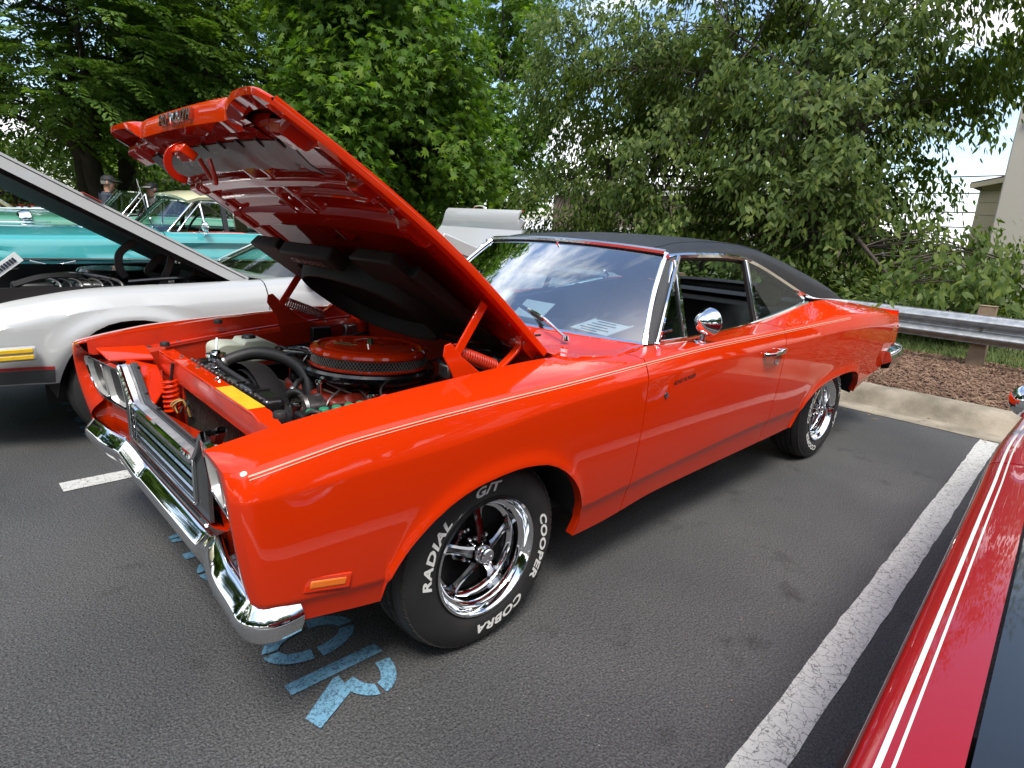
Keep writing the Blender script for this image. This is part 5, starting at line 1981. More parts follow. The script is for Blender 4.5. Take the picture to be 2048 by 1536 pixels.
cuts = (-.745, .025, 1.975, 2.745)
for s in (-1, 1):
    body_side(WC, 'front_fender', 'paint_white', dense(-1.25, .432, cuts), wfn, s, yc)
    body_side(WC, 'door', 'paint_white', dense(.44, 1.66, cuts), wfn, s, yc)
    body_side(WC, 'quarter_panel', 'paint_white', dense(1.668, 3.7, cuts), wfn, s, yc)
    # charcoal lower cladding with red line above, following the fender in front of the wheel
    for (a, b) in ((-1.24, -.748), (.03, 1.97)):
        mb = MB()
        xs = [lerp(a, b, k / 16) for k in range(17)]
        def yat(x, z):
            P = wfn(x)
            for p, q_ in zip(P[:-1], P[1:]):
                if q_[1] <= z <= p[1]:
                    return lerp(q_[0], p[0], (z - q_[1]) / max(1e-6, p[1] - q_[1]))
            return P[-2][0]
        mb.grid([[(x, yc + s * (yat(x, z) + .005), z) for z in (.485, .46, .435, .408)] for x in xs], flip=(s < 0)).build('lower_cladding', 'paint_charcoal', WC, ang=60)
        mb = MB()
        mb.grid([[(x, yc + s * (yat(x, z) + .006), z) for z in (.505, .487)] for x in xs], flip=(s < 0)).build('red_pinstripe', 'red_stripe', WC, ang=60)
    simple_wheel(WC, (-.36, yc + s * .80, .33), s, cap='silver_paint')
    simple_wheel(WC, (2.36, yc + s * .80, .33), s, cap='silver_paint')
    for cx in (-.36, 2.36):
        mb = MB()
        rows = []
        for k in range(21):
            x = lerp(cx - .384, cx + .384, k / 20)
            z = (arc_low(x, cx, .385, .735, .26) or .26) + .01
            rows.append([(x, yc + s * .86, z), (x, yc + s * .55, z)])
        mb.grid(rows).slab([(cx - .4, yc + s * .56, .2), (cx + .4, yc + s * .56, .2), (cx + .4, yc + s * .56, .78), (cx - .4, yc + s * .56, .78)], (0, -.01 * s, 0))
        mb.build('wheel_well', 'black_matte', WC)
# nose
rows = []
for x, z0_, z1_, h_ in ((-1.25, .40, .75, .72), (-1.33, .42, .70, .66), (-1.36, .46, .64, .6)):
    rows.append([(x - .05 * math.cos(q * PI / 2), yc + h_ * q, lerp(z0_, z1_, .5) + (z1_ - z0_) / 2 * math.copysign(1, 1)) for q in [lerp(-1, 1, k / 12) for k in range(13)]])
mb = MB()
rows = [[(-1.25 - .10 * (1 - q * q), yc + .78 * q, z) for q in [lerp(-1, 1, k / 12) for k in range(13)]] for z in (.765, .70, .60, .50, .40, .32)]
mb.grid(rows, flip=True).build('front_fascia', 'paint_white', WC, ang=40)
rows = [[(x, yc + .80 * q, .76 + .02 * (x + 1.3)) for q in [lerp(-1, 1, k / 8) for k in range(9)]] for x in (-1.34, -1.2, -1.05)]
MB().grid(rows).build('header_panel', 'paint_white', WC)
# side marker lamps (yellow) in the fender
mk = MB().box((-.93, yc - .945, .590), (.22, .035, .075)).build('marker_bezel', 'paint_white', WC, bevel=.01)
for z in (.607, .573):
    MB().box((-.93, yc - .963, z), (.19, .012, .022)).build('side_marker', 'yellow', mk, bevel=.003)
# engine bay
mb = MB(); mb.box((-.35, yc, .60), (1.5, 1.42, .20)); mb.build('engine_bay_floor', 'black_matte', WC)
for s in (-1, 1):
    mb = MB(); mb.box((-.35, yc + s * .765, .80), (1.5, .02, .22)); mb.build('inner_fender', 'black_satin', WC)
mb = MB(); mb.box((.50, yc, .80), (.03, 1.5, .24)); mb.build('firewall', 'black_satin', WC)
mb = MB(); mb.lathe([(0, .02), (.20, .02), (.215, .0), (.215, -.04), (.19, -.05)], 32, M=Matrix.Translation((-.25, yc - .05, .93))); acw = mb.build('air_cleaner', 'black_gloss', WC, ang=30)
for (c, d_, m_) in (((-.30, yc - .1, .80), (.5, .5, .16), 'black_satin'), ((-.75, yc - .52, .855), (.22, .18, .12), 'black_satin'), ((-.62, yc - .2, .83), (.10, .5, .10), 'black_gloss'), ((-.48, yc - .50, .85), (.14, .16, .12), 'steel'), ((.18, yc - .45, .86), (.2, .22, .12), 'black_satin'), ((-.95, yc, .80), (.08, 1.3, .10), 'black_satin'), ((-.05, yc - .50, .88), (.10, .10, .10), 'chrome_dull'), ((.30, yc - .2, .89), (.22, .7, .10), 'black_matte')):
    MB().box(c, d_, taper=.85).build('engine_component', m_, WC, bevel=.015)
for k, pts in enumerate(([(-.85, 2.15, .90), (-.70, 2.2, .94), (-.52, 2.3, .93), (-.42, 2.35, .90)], [(-.30, 2.1, .92), (-.1, 2.05, .94), (.12, 2.15, .93), (.25, 2.3, .90)], [(-.6, 2.5, .93), (-.5, 2.3, .95), (-.35, 2.2, .92), (-.3, 2.1, .86)])):
    MB().tube(spline(pts, 5), .022 if k == 0 else .012, 8).build('hose', 'black_gloss' if k else 'rubber', WC)
for k in range(7):
    x = -.70 + k * .05
    MB().tube(spline([(x, 2.25, .90), (x + .02, 2.15, .935), (x + .05, 2.05, .92), (x + .05, 2.0, .86)], 4), .006, 5).build('ignition_wire', 'black_satin' if k % 2 else 'steel', WC)
# raised hood
a, b = Vector((.37, 0, .925)), Vector((-1.14, 0, 1.735))
hd = (b - a).normalized(); hn = Vector((-hd.z, 0, hd.x)) * -1
if hn.z < 0: hn = -hn
L_ = (b - a).length
for nm, m_, w0, w1, ins in (('hood', 'paint_white', -.052, .022, 0), ('hood_liner', 'black_matte', -.075, -.046, .05)):
    rows = []
    for k in range(13):
        u = lerp(.0 + ins, L_ - ins, k / 12)
        P = a + hd * u
        r_ = []
        hwid = lerp(.74, .70, u / L_) - ins
        for q in [lerp(-1, 1, j / 12) for j in range(13)]:
            r_.append(P + Vector((0, yc + q * hwid, 0)) + hn * (w1 + .02 * (1 - q * q)))
        bot = [P + Vector((0, yc + q * (hwid + .012), 0)) + hn * (w0 - .0) for q in [lerp(1, -1, j / 12) for j in range(13)]]
        rows.append(r_ + bot)
    mb = MB().grid(rows, cv=True)
    n_ = len(rows[0]); mb.f.append(tuple(range(n_))); mb.f.append(tuple(range((len(rows) - 1) * n_, len(rows) * n_)))
    o = mb.build(nm, m_, WC, ang=40)
    bm = bmesh.new(); bm.from_mesh(o.data); bmesh.ops.recalc_face_normals(bm, faces=bm.faces); bm.to_mesh(o.data); bm.free()
    if nm == 'hood':
        WH = o
# groove lines along the hood edge
mb = MB()
mb.bar(a + hd * .02 + Vector((0, yc - .742, 0)) + hn * .006, a + hd * (L_ - .02) + Vector((0, yc - .702, 0)) + hn * .006, .004, .006)
mb.build('hood_edge_groove', 'charcoal', WH)
mb = MB().box(tuple(a + hd * .95 + Vector((0, yc - .68, 0)) + hn * .028), (.10, .10, .004), rot=Matrix((hd, Vector((0, 1, 0)), hn)).transposed()); mb.build('hood_decal', 'far_red', WH)
for pts in ([(-.215, 2.25, 1.15), (-.30, 2.25, 1.08), (-.31, 2.25, .99), (-.28, 2.25, .93)], [(-.03, 2.3, 1.08), (-.12, 2.3, 1.0), (-.14, 2.3, .95), (-.06, 2.3, .92)], [(-.035, 2.15, 1.08), (-.06, 2.15, 1.0), (-.09, 2.15, .93), (-.10, 2.15, .85)], [(.16, 2.2, 1.02), (.12, 2.2, .97), (.09, 2.2, .92), (.06, 2.2, .86)]):
    MB().sweep(spline(pts, 5), [(-.022, -.010), (.022, -.010), (.022, .010), (-.022, .010)], (0, 1, 0)).build('hood_hinge', 'black_satin', WC, bevel=.004)
mb = MB().tube(spline([(.06, 2.2, 1.07), (.02, 2.2, 1.03), (.0, 2.22, 1.045)], 4), .022, 8); mb.build('underhood_lamp', 'chrome_dull', WH)
# windshield, roof, glass
def tri_grid(A, B, C, D, n, m, bow=(0, 0, 0)):
    A, B, C, D, bow = map(Vector, (A, B, C, D, bow))
    return [[A.lerp(B, j / m).lerp(D.lerp(C, j / m), i / n) + bow * (1 - (2 * j / m - 1) ** 2) for j in range(m + 1)] for i in range(n + 1)]
MB().grid(tri_grid((.66, yc - .76, .925), (.66, yc + .76, .925), (1.30, yc + .54, 1.245), (1.30, yc - .54, 1.245), 8, 12, (-.22, 0, .02)), flip=False).build('windshield', 'glass_green', WC, ang=180)
rows = []
for x, z, h_ in ((1.26, 1.245, .54), (1.4, 1.262, .57), (1.7, 1.268, .58), (2.0, 1.25, .57), (2.2, 1.215, .55)):
    rows.append([(x - (.15 * (1 - q * q) if x < 1.3 else 0), yc + h_ * q, z + .025 * (1 - q * q)) for q in [lerp(-1, 1, k / 10) for k in range(11)]])
MB().grid(rows, flip=True).build('roof', 'paint_white', WC, ang=60, solid=.03)
MB().grid(tri_grid((2.2, yc - .55, 1.215), (2.2, yc + .55, 1.215), (2.95, yc + .62, .955), (2.95, yc - .62, .955), 6, 8, (.05, 0, .03))).build('rear_window', 'glass_green', WC, ang=180)
for s in (-1, 1):
    for p0, p1, w_ in (((.70, .775, .925), (1.30, .56, 1.255), .05), ((2.10, .57, 1.235), (2.98, .70, .945), .12)):
        MB().bar((p0[0], yc + s * p0[1], p0[2]), (p1[0], yc + s * p1[1], p1[2]), .04, w_).build('roof_pillar', 'paint_white', WC, bevel=.012)
    MB().bar((1.28, yc + s * .565, 1.245), (2.15, yc + s * .575, 1.235), .03, .03).build('roof_rail', 'chrome', WC, bevel=.006)
    mb = MB(); mb.box((1.3, yc + s * .76, .93), (1.25, .03, .02)); mb.build('belt_moulding', 'black_satin', WC, bevel=.004)
mb = MB(); mb.box((1.6, yc, .62), (1.5, 1.3, .3)); mb.build('seats', 'brown_vinyl', WC, bevel=.06)
rows = tri_grid((.45, yc - .74, .935), (.45, yc + .74, .935), (.66, yc + .76, .932), (.66, yc - .76, .932), 4, 10, (-.12, 0, .012))
MB().grid(rows).build('cowl_panel', 'paint_white', WC)
mb = MB(); mb.lathe([(0, -.085), (.03, -.075), (.05, -.04), (.06, .0), (.055, .012), (0, .010)], 20, M=Matrix.Translation((.75, yc - .95, 1.0)) @ Matrix.Rotation(R(90), 4, 'Y') @ Matrix.Diagonal((.8, 1.2, 1, 1))); dm = mb.build('door_mirror', 'paint_white', WC)
MB().lathe([(.02, .0), (.028, -.05), (.045, -.075)], 14, M=Matrix.Translation((.76, yc - .93, .985))).build('mirror_foot', 'paint_white', dm)
# open trunk lid with spoiler lip
P = lambda x, y_, z: Vector((x, y_, z))
rows = []
for (x, z, h_) in ((2.98, .965, .70), (3.10, 1.10, .70), (3.22, 1.26, .69), (3.27, 1.335, .665), (3.262, 1.40, .62), (3.262, 1.45, .60), (3.28, 1.50, .60), (3.31, 1.525, .60)):
    rows.append([P(x - .02 * (1 - q * q), yc + .28 + h_ * q, z) for q in [lerp(-1, 1, k / 10) for k in range(11)]])
tl = MB().grid(rows).build('trunk_lid', 'paint_white', WC, ang=30, solid=.02)
mb = MB(); mb.bar((3.318, yc + .28 - .60, 1.532), (3.318, yc + .28 + .60, 1.532), .03, .014); mb.build('lid_edge_stripe', 'red_stripe', tl)
mb = MB(); mb.tube(spline([(3.31, yc + .45, 1.535), (3.31, yc + .42, 1.565), (3.31, yc + .32, 1.572), (3.31, yc + .26, 1.56), (3.31, yc + .24, 1.535)], 4), .008, 6); mb.build('lid_latch', 'chrome', tl)
mb = MB(); mb.add([(3.25, yc - .42, 1.43), (3.25, yc - .34, 1.33), (3.24, yc - .36, 1.46), (3.28, yc - .42, 1.43), (3.28, yc - .34, 1.33), (3.27, yc - .36, 1.46)], [(0, 1, 2), (5, 4, 3), (0, 3, 4, 1), (1, 4, 5, 2), (2, 5, 3, 0)]); mb.build('spoiler_end', 'paint_white', tl)
rows = [[(x, yc + q * .72, .95) for q in (-1, 1)] for x in (2.95, 3.1)]
MB().grid(rows).build('trunk_sill', 'paint_white', WC)
mb = MB(); mb.box((3.3, yc, .6), (.7, 1.4, .02)); mb.build('trunk_floor', 'black_matte', WC)
rows = [[(3.70 + .05 * (1 - q * q), yc + .80 * q, z) for q in [lerp(-1, 1, k / 8) for k in range(9)]] for z in (.87, .7, .5, .38)]
MB().grid(rows, flip=False).build('rear_fascia', 'paint_white', WC, ang=40)
mb = MB(); mb.box((1.2, yc, .33), (3.2, 1.5, .08)); mb.build('floor_pan', 'black_matte', WC)
# paper sign propped at the front of the bay
q_a, q_b = at(-30, 560, y=2.0), at(38, 512, y=2.0)
ps = thing('display_card', 'printed white card strip propped in the engine bay of the white coupe', 'card', tuple(q_a))
MB().bar((0, 0, 0), q_b - q_a, .006, .055).build('strip', 'paper', ps)
for k in range(9):
    c_ = (q_b - q_a) * (.2 + .08 * k)
    MB().box((c_.x, -.006, c_.z), (.012, .002, .026), rot=Matrix.Rotation(R(-40), 3, 'Y')).build('print_mark', 'ink', ps)

# ============================== teal fifties sedan beyond
def fifties(root, yc, hw, mbody, mroof, xw=.65, conv=False):
    tp = interp([(-2.0, .90), (-1.7, .99), (-1.2, 1.02), (-.6, 1.035), (.2, 1.06), (.65, 1.10), (1.5, 1.115), (2.3, 1.10), (3.2, 1.02), (3.8, .90)])
    hf = interp([(-2.0, hw - .12), (-1.6, hw - .03), (-1.0, hw), (2.6, hw), (3.4, hw - .03), (3.8, hw - .12)])
    def fn(x):
        t_, h_ = tp(x), hf(x)
        zl = .30
        for cx in (-.95, 2.05):
            a = arc_low(x, cx, .42, .74, .25)
            if a: zl = max(zl, a)
        pts = [(h_ - .16, t_ + .02), (h_ - .11, t_ + .018), (h_ - .06, t_ - .002), (h_ - .025, t_ - .035), (h_ - .004, t_ - .085)]
        for k in range(1, 13):
            z = lerp(t_ - .085, zl, k / 12)
            b_ = .020 * math.exp(-((z - .86) / .05) ** 2) - .015 * math.exp(-((z - .97) / .04) ** 2)
            pts.append((h_ + .018 + b_ - .09 * ((z - .7) / .4) ** 2, z))
        return pts
    cuts = (-1.37, -.53, 1.63, 2.47)
    for s in (-1, 1):
        body_side(root, 'front_fender', mbody, dense(-2.0, xw - .01, cuts, .08), fn, s, yc)
        body_side(root, 'door', mbody, dense(xw, 1.80, cuts, .08), fn, s, yc)
        body_side(root, 'quarter_panel', mbody, dense(1.808, 3.8, cuts, .08), fn, s, yc)
        for cx in (-.95, 2.05):
            simple_wheel(root, (cx, yc + s * (hw - .13), .34), s, .34)
        # chrome spear
        pts = [(x, yc + s * (hf(x) + .032), .855) for x in (-.62, -.45, 0, .6, 1.2, 1.9, 2.6)]
        MB().sweep(pts, [(-.004, -.010), (.010, -.008), (.012, 0), (.010, .008), (-.004, .010)], (0, 0, 1)).build('side_spear', 'chrome', root, ang=30)
    # hood / deck
    def sheet(name, xs, z_fn, w_fn, m, crown):
        rows = [[(x, yc + w_fn(x) * q, z_fn(x) + crown * (1 - q * q)) for q in [lerp(-1, 1, k / 12) for k in range(13)]] for x in xs]
        return MB().grid(rows).build(name, m, root, ang=50)
    sheet('hood', [lerp(-2.0, xw - .02, k / 14) for k in range(15)], lambda x: tp(x) + .018, lambda x: hf(x) - .155, mbody, .06)
    sheet('deck_lid', [lerp(2.6, 3.8, k / 8) for k in range(9)], lambda x: tp(x) + .018, lambda x: hf(x) - .155, mbody, .05)
    for x, z0_, z1_ in ((-2.0, .3, .92), (3.8, .3, .92)):
        sg = -1 if x < 0 else 1
        rows = [[(x + sg * .08 * (1 - q * q), yc + (hw - .1) * q, z) for q in [lerp(-1, 1, k / 8) for k in range(9)]] for z in (.93, .7, .5, .35)]
        MB().grid(rows, flip=(sg < 0)).build('end_panel', mbody, root, ang=40)
        rows = [[(x + sg * (.16 - .06 * q * q), yc + (hw - .04) * q, z) for q in [lerp(-1, 1, k / 8) for k in range(9)]] for z in (.52, .50, .42, .38)]
        MB().grid(rows, flip=(sg < 0)).build('bumper', 'chrome', root, ang=40, solid=.03)
    mb = MB(); mb.box((1.0, yc, .36), (3.4, hw * 1.7, .08)); mb.build('floor_pan', 'black_matte', root)
    mb = MB().tube(spline([(-1.2, yc, tp(-1.2) + .085), (-.7, yc, tp(-.7) + .095), (-.15, yc, tp(-.15) + .10)], 5), [.012] * 8 + [.010, .008, .004], 7); mb.build('hood_ornament', 'chrome', root)
    mb = MB().tube(spline([(.05, yc, tp(0) + .10), (.12, yc, tp(.1) + .115), (.24, yc, tp(.2) + .10)], 4), [.006, .014, .018, .018, .018, .016, .012, .008, .004], 7); mb.build('hood_ornament', 'chrome', root)
    # windshield
    zr = 1.43
    MB().grid(tri_grid((xw + .06, yc - hw + .17, tp(xw) + .02), (xw + .06, yc + hw - .17, tp(xw) + .02), (xw + .36, yc + hw - .32, zr), (xw + .36, yc - hw + .32, zr), 6, 12, (-.16, 0, .01)), flip=False).build('windshield', 'glass_green', root, ang=180)
    for s in (-1, 1):
        MB().bar((xw + .05, yc + s * (hw - .165), tp(xw) + .01), (xw + .36, yc + s * (hw - .31), zr), .022, .03).build('windshield_post', 'chrome', root, bevel=.006)
        MB().bar((xw + .12, yc + s * (hw - .12), tp(xw) + .012), (xw + .40, yc + s * (hw - .24), zr - .01), .016, .016).build('vent_frame', 'chrome', root, bevel=.004)
        MB().bar((xw + .40, yc + s * (hw - .24), zr - .01), (xw + .41, yc + s * (hw - .115), tp(xw) + .012), .014, .018, up=(1, 0, 0)).build('vent_post', 'chrome', root, bevel=.004)
        pts = [(x, yc + s * (hw - .115), tp(x) + .018) for x in (xw + .06, 1.2, 1.8, 2.5)]
        MB().sweep(pts, [(-.012, -.010), (.012, -.010), (.012, .010), (-.012, .010)], (0, 0, 1)).build('belt_moulding', 'chrome', root, ang=30)
    pts = [(xw + .30 - .14 * (1 - q * q) + .06, yc + (hw - .31) * q, zr + .005) for q in [lerp(-1, 1, k / 10) for k in range(11)]]
    MB().tube(pts, .014, 6).build('windshield_header', 'chrome', root)
    if not conv:
        rows = []
        for x, z, h_ in ((xw + .30, zr + .012, hw - .30), (xw + .40, zr + .05, hw - .26), (xw + .7, zr + .075, hw - .22), (xw + 1.1, zr + .075, hw - .21), (xw + 1.5, zr + .04, hw - .22), (xw + 1.8, zr - .06, hw - .24), (xw + 2.1, zr - .28, hw - .26)):
            rows.append([(x - (.10 * (1 - q * q) if x < xw + .35 else 0), yc + h_ * q, z + .07 * (1 - abs(q) ** 2.6)) for q in [lerp(-1, 1, k / 14) for k in range(15)]])
        MB().grid(rows, flip=True).build('roof', mroof, root, ang=60, solid=.03)
        for s in (-1, 1):
            MB().bar((xw + .40, yc + s * (hw - .24), zr), (xw + 1.6, yc + s * (hw - .22), zr + .03), .03, .02).build('drip_rail', 'chrome', root, bevel=.004)
            MB().bar((1.28, yc + s * (hw - .14), tp(1.3)), (1.27, yc + s * (hw - .23), zr), .03, .05, up=(1, 0, 0)).build('door_post', 'black_satin', root)
            MB().bar((2.0, yc + s * (hw - .16), tp(2.0)), (1.95, yc + s * (hw - .22), zr), .03, .16, up=(1, 0, 0)).build('rear_pillar', mroof, root)
    for x in (1.15, 2.0):
        mb = MB(); mb.box((x, yc, .82), (.30, hw * 1.5, .58)); mb.build('seat', 'brown_vinyl', root, bevel=.08)
    mb = MB(); mb.tube([Vector((xw + .42 + .09 * math.sin(a), yc - .35 + .2 * math.cos(a), 1.13 + .18 * math.sin(a))) for a in [2 * PI * k / 24 for k in range(24)]], .012, 6, closed=True); mb.build('steering_wheel', 'black_satin', root)
    mb = MB(); mb.lathe([(0, .0), (.05, .004), (.055, .016), (.04, .045), (.015, .06), (0, .062)], 18, M=Matrix.Translation((xw + .38, yc - hw - .02, tp(xw) + .09)) @ Matrix.Rotation(R(-90), 4, 'Y')); dm = mb.build('door_mirror', 'chrome', root)
    MB().tube([(xw + .38, yc - hw - .02, tp(xw) + .05), (xw + .36, yc - hw + .05, tp(xw) - .02)], .010, 6).build('mirror_stem', 'chrome', dm)
    return tp, hf


TC = thing('fifties_sedan', 'turquoise fifties car with cream roof standing behind the white coupe', 'car')
tp_, hf_ = fifties(TC, 5.65, .90, 'paint_teal', 'paint_cream')
for sg in (-1, 1):
    MB().bar((-.31, 5.65 - .945, .79), (-.31 + sg * .17, 5.65 - .945, .835), .008, .018, up=(0, 0, 1)).build('side_emblem', 'chrome', TC, bevel=.003)
# whip aerials
MB().tube([(.60, 5.0, 1.10), (.48, 5.0, 1.62)], .004, 5).build('aerial', 'chrome', TC)
mb = MB().tube([(3.1, 4.9, 1.0), (3.12, 4.9, 2.02)], .004, 5); mb.build('aerial', 'chrome', TC)

GC = thing('fifties_convertible', 'green fifties car with hooded chrome headlamps beyond the turquoise one', 'car', (.55, 2.85, .10))
fifties(GC, 5.65, .90, 'paint_green', 'paint_green', xw=.30, conv=True)
for s in (-1, 1):
    mb = MB(); mb.lathe([(.10, .0), (.115, .01), (.12, .06), (.105, .12), (.09, .13)], 20, M=Matrix.Translation((-.62, 5.65 + s * .80, 1.02)) @ Matrix.Rotation(R(-100), 4, 'Y')); mb.build('headlamp_hood', 'chrome', GC)
CC = thing('cream_sedan', 'pale cream fifties car parked beyond the two men in caps', 'car', (1.2, 7.6, .06))
fifties(CC, 5.65, .88, 'paint_cream', 'paint_cream')
# raised hood of the cream-yellow car at the far left
YC_ = thing('pale_yellow_car', 'pale yellow car with raised hood in front of the planting strip', 'car', (-2.6, 6.2, 0))
fifties(YC_, 5.65, .88, 'paint_cream', 'paint_cream')
mb = MB().grid(tri_grid((.6, 4.95, 1.10), (.6, 6.35, 1.10), (-.7, 6.3, 1.75), (-.7, 5.0, 1.75), 6, 8, (0, 0, .04))); mb.build('raised_hood', 'paint_cream', YC_, solid=.02)
FR = thing('far_red_car', 'small dark red car beyond the planting strip', 'car', (0, 0, 0))
for nm, c, d_, m_, tpz in (('body', (.6, 19, .95), (4.2, 1.7, .5), 'far_red', .96), ('cabin', (.9, 19, 1.38), (2.0, 1.45, .40), 'black_gloss', .8)):
    MB().box(c, d_, taper=tpz).build(nm, m_, FR, bevel=.12, bseg=3)
MB().box((.9, 19, 1.585), (1.5, 1.1, .03)).build('roof', 'far_red', FR, bevel=.012)
for x in (-.7, 1.9):
    simple_wheel(FR, (x, 18.2, .33), -1)

# ============================== red car at the right
RC = thing('red_car', 'deep red car with twin white pinstripes and a black hood stripe beside the painted line', 'car')
yr = -2.95
half = interp([(-1.2, .80), (-.95, .845), (-.53, .870), (0, .905), (.6, .945), (1.18, .978), (2.4, .98), (3.4, .93), (3.9, .84)])
rtop = interp([(-1.2, .745), (-.9, .78), (-.4, .802), (.4, .808), (1.3, .83), (2.2, .86), (3.2, .87), (3.9, .82)])


def rfn(x):
    t_, h_ = rtop(x), half(x)
    zl = .26
    for cx in (-.25, 2.55):
        a = arc_low(x, cx, .38, .64, .24)
        if a: zl = max(zl, a)
    pts = [(h_ - .098, t_ + .019), (h_ - .06, t_ + .016), (h_ - .02, t_ + .008), (h_ - .006, t_ + .003), (h_ + .002, t_ - .006)]
    for k in range(1, 13):
        z = lerp(t_ - .012, zl, k / 12)
        pts.append((h_ + .004 + .030 * math.sin(PI * min(1, (t_ - z) / .32) * .5) - .10 * max(0, (.5 - z)) ** 1.5, z))
    return pts


cuts = (-.63, .13, 2.17, 2.93)
for s in (-1, 1):
    body_side(RC, 'front_fender', 'paint_red', dense(-1.2, .86, cuts), rfn, s, yr, ang=40)
    body_side(RC, 'door', 'paint_red', dense(.868, 1.95, cuts), rfn, s, yr, ang=40)
    body_side(RC, 'quarter_panel', 'paint_red', dense(1.958, 3.9, cuts), rfn, s, yr, ang=40)
    for cx in (-.25, 2.55):
        simple_wheel(RC, (cx, yr + s * .82, .33), s)
    for (o0, o1) in ((.0215, .0280), (.0370, .0405)):
        mb = MB()
        rows = []
        for k in range(60):
            x = lerp(-1.1, 3.4, k / 59)
            rows.append([(x, yr + s * (half(x) - o0), rtop(x) + .0082 + .14 * (o0 - .02) + .0012), (x, yr + s * (half(x) - o1), rtop(x) + .0082 + .14 * (o1 - .02) + .0012)])
        mb.grid(rows, flip=(s < 0)).build('pinstripe', 'white_stripe', RC, ang=60)
# hood in three sheets: red edge, black stripe
def rhood(name, q0, q1, m, x0=-1.2, x1=.92):
    rows = []
    for k in range(21):
        x = lerp(x0, x1, k / 20)
        w_ = half(x) - .100
        rows.append([(x, yr + lerp(q0, q1, j / 10) * w_, rtop(x) + .0205 + .05 * (1 - lerp(q0, q1, j / 10) ** 2)) for j in range(11)])
    return MB().grid(rows).build(name, m, RC, ang=60)
rhood('hood_stripe', .28, .996, 'paint_black')
rhood('hood', -.28, .2795, 'paint_red')
rhood('hood_stripe', -.996, -.2805, 'paint_black')
rows = [[(x - .08 * (1 - q * q), yr + .80 * q, z) for q in [lerp(-1, 1, k / 8) for k in range(9)]] for x, z in ((-1.2, .76), (-1.24, .68), (-1.2, .5), (-1.12, .3))]
MB().grid(rows, flip=True).build('front_fascia', 'paint_red', RC, ang=40)
MB().grid(tri_grid((.94, yr - .84, .855), (.94, yr + .84, .855), (1.55, yr + .6, 1.24), (1.55, yr - .6, 1.24), 6, 12, (-.12, 0, .03))).build('windshield', 'glass_dark', RC, ang=180)
rows = []
for x, z, h_ in ((1.5, 1.24, .60), (1.7, 1.27, .64), (2.1, 1.27, .64), (2.5, 1.22, .60), (3.1, .90, .66)):
    rows.append([(x - (.1 * (1 - q * q) if x < 1.55 else 0), yr + h_ * q, z + .03 * (1 - q * q)) for q in [lerp(-1, 1, k / 10) for k in range(11)]])
MB().grid(rows, flip=True).build('roof', 'paint_red', RC, ang=60, solid=.03)
for s in (-1, 1):
    MB().grid(tri_grid((1.05, yr + s * .86, .85), (2.9, yr + s * .86, .88), (2.5, yr + s * .62, 1.22), (1.55, yr + s * .62, 1.24), 4, 6)).build('side_window', 'glass_dark', RC, ang=180)
    rm = MB(); rm.lathe([(0, -.06), (.03, -.05), (.05, -.02), (.055, .0), (.05, .008), (0, .006)], 20, M=Matrix.Translation((1.22, yr + s * .945, .945)) @ Matrix.Rotation(R(90), 4, 'Y')); rm = rm.build('door_mirror', 'chrome', RC)
    MB().tube([(1.22, yr + s * .94, .91), (1.22, yr + s * .90, .85)], .010, 6).build('mirror_stem', 'chrome', rm)
rows = [[(x, yr + q * .86, rtop(x) + .02 + .03 * (1 - q * q)) for q in [lerp(-1, 1, k / 8) for k in range(9)]] for x in (3.0, 3.5, 3.9)]
MB().grid(rows).build('deck_lid', 'paint_red', RC)
mb = MB(); mb.box((1.2, yr, .34), (3.6, 1.5, .08)); mb.build('floor_pan', 'black_matte', RC)
mb = MB(); mb.box((1.9, yr, .6), (1.4, 1.4, .3)); mb.build('seats', 'seat_vinyl', RC, bevel=.06)
# ------------------------------------------------------------------ trees
def leaf_mat(name, c_dark, c_mid, c_light, trans=.35, rough=.45):
    m = bpy.data.materials.new(name); m.use_nodes = True
    t = m.node_tree; L = t.links.new
    b = t.nodes['Principled BSDF']; o = t.nodes['Material Output']
    g_ = t.nodes.new('ShaderNodeNewGeometry')
    r = t.nodes.new('ShaderNodeValToRGB')
    e = r.color_ramp.elements
    e[0].position = 0; e[0].color = (*c_dark, 1)
    e[1].position = 1; e[1].color = (*c_light, 1)
    k = e.new(.55); k.color = (*c_mid, 1)
    L(g_.outputs['Random Per Island'], r.inputs[0])
    L(r.outputs[0], b.inputs['Base Color'])
    b.inputs['Roughness'].default_value = rough
    b.inputs['Specular IOR Level'].default_value = .22
    tr = t.nodes.new('ShaderNodeBsdfTranslucent')
    mu = t.nodes.new('ShaderNodeMix'); mu.data_type = 'RGBA'; mu.blend_type = 'MULTIPLY'; mu.inputs['Factor'].default_value = 1
    L(r.outputs[0], mu.inputs['A']); mu.inputs['B'].default_value = (1.5, 1.6, .6, 1)
    L(mu.outputs['Result'], tr.inputs[0])
    mx_ = t.nodes.new('ShaderNodeMixShader'); mx_.inputs[0].default_value = trans
    L(b.outputs[0], mx_.inputs[1]); L(tr.outputs[0], mx_.inputs[2])
    L(mx_.outputs[0], o.inputs[0])
    MT[name] = m


leaf_mat('leaf_elm', (.060, .118, .026), (.105, .188, .036), (.180, .265, .054), .48, .5)
leaf_mat('leaf_maple', (.062, .130, .018), (.095, .185, .024), (.190, .290, .038), .45, .5)
leaf_mat('leaf_cherry', (.054, .095, .022), (.095, .145, .032), (.180, .230, .054), .42, .5)
leaf_mat('leaf_shrub', (.05, .10, .02), (.10, .18, .03), (.22, .28, .07), .35)
mat('bark', (.045, .035, .028), .9, bump=(25, .6, 5), noise_col=(8, (.075, .060, .048), .35, .7, 5))
mat('blossom', (.72, .70, .62), .7)

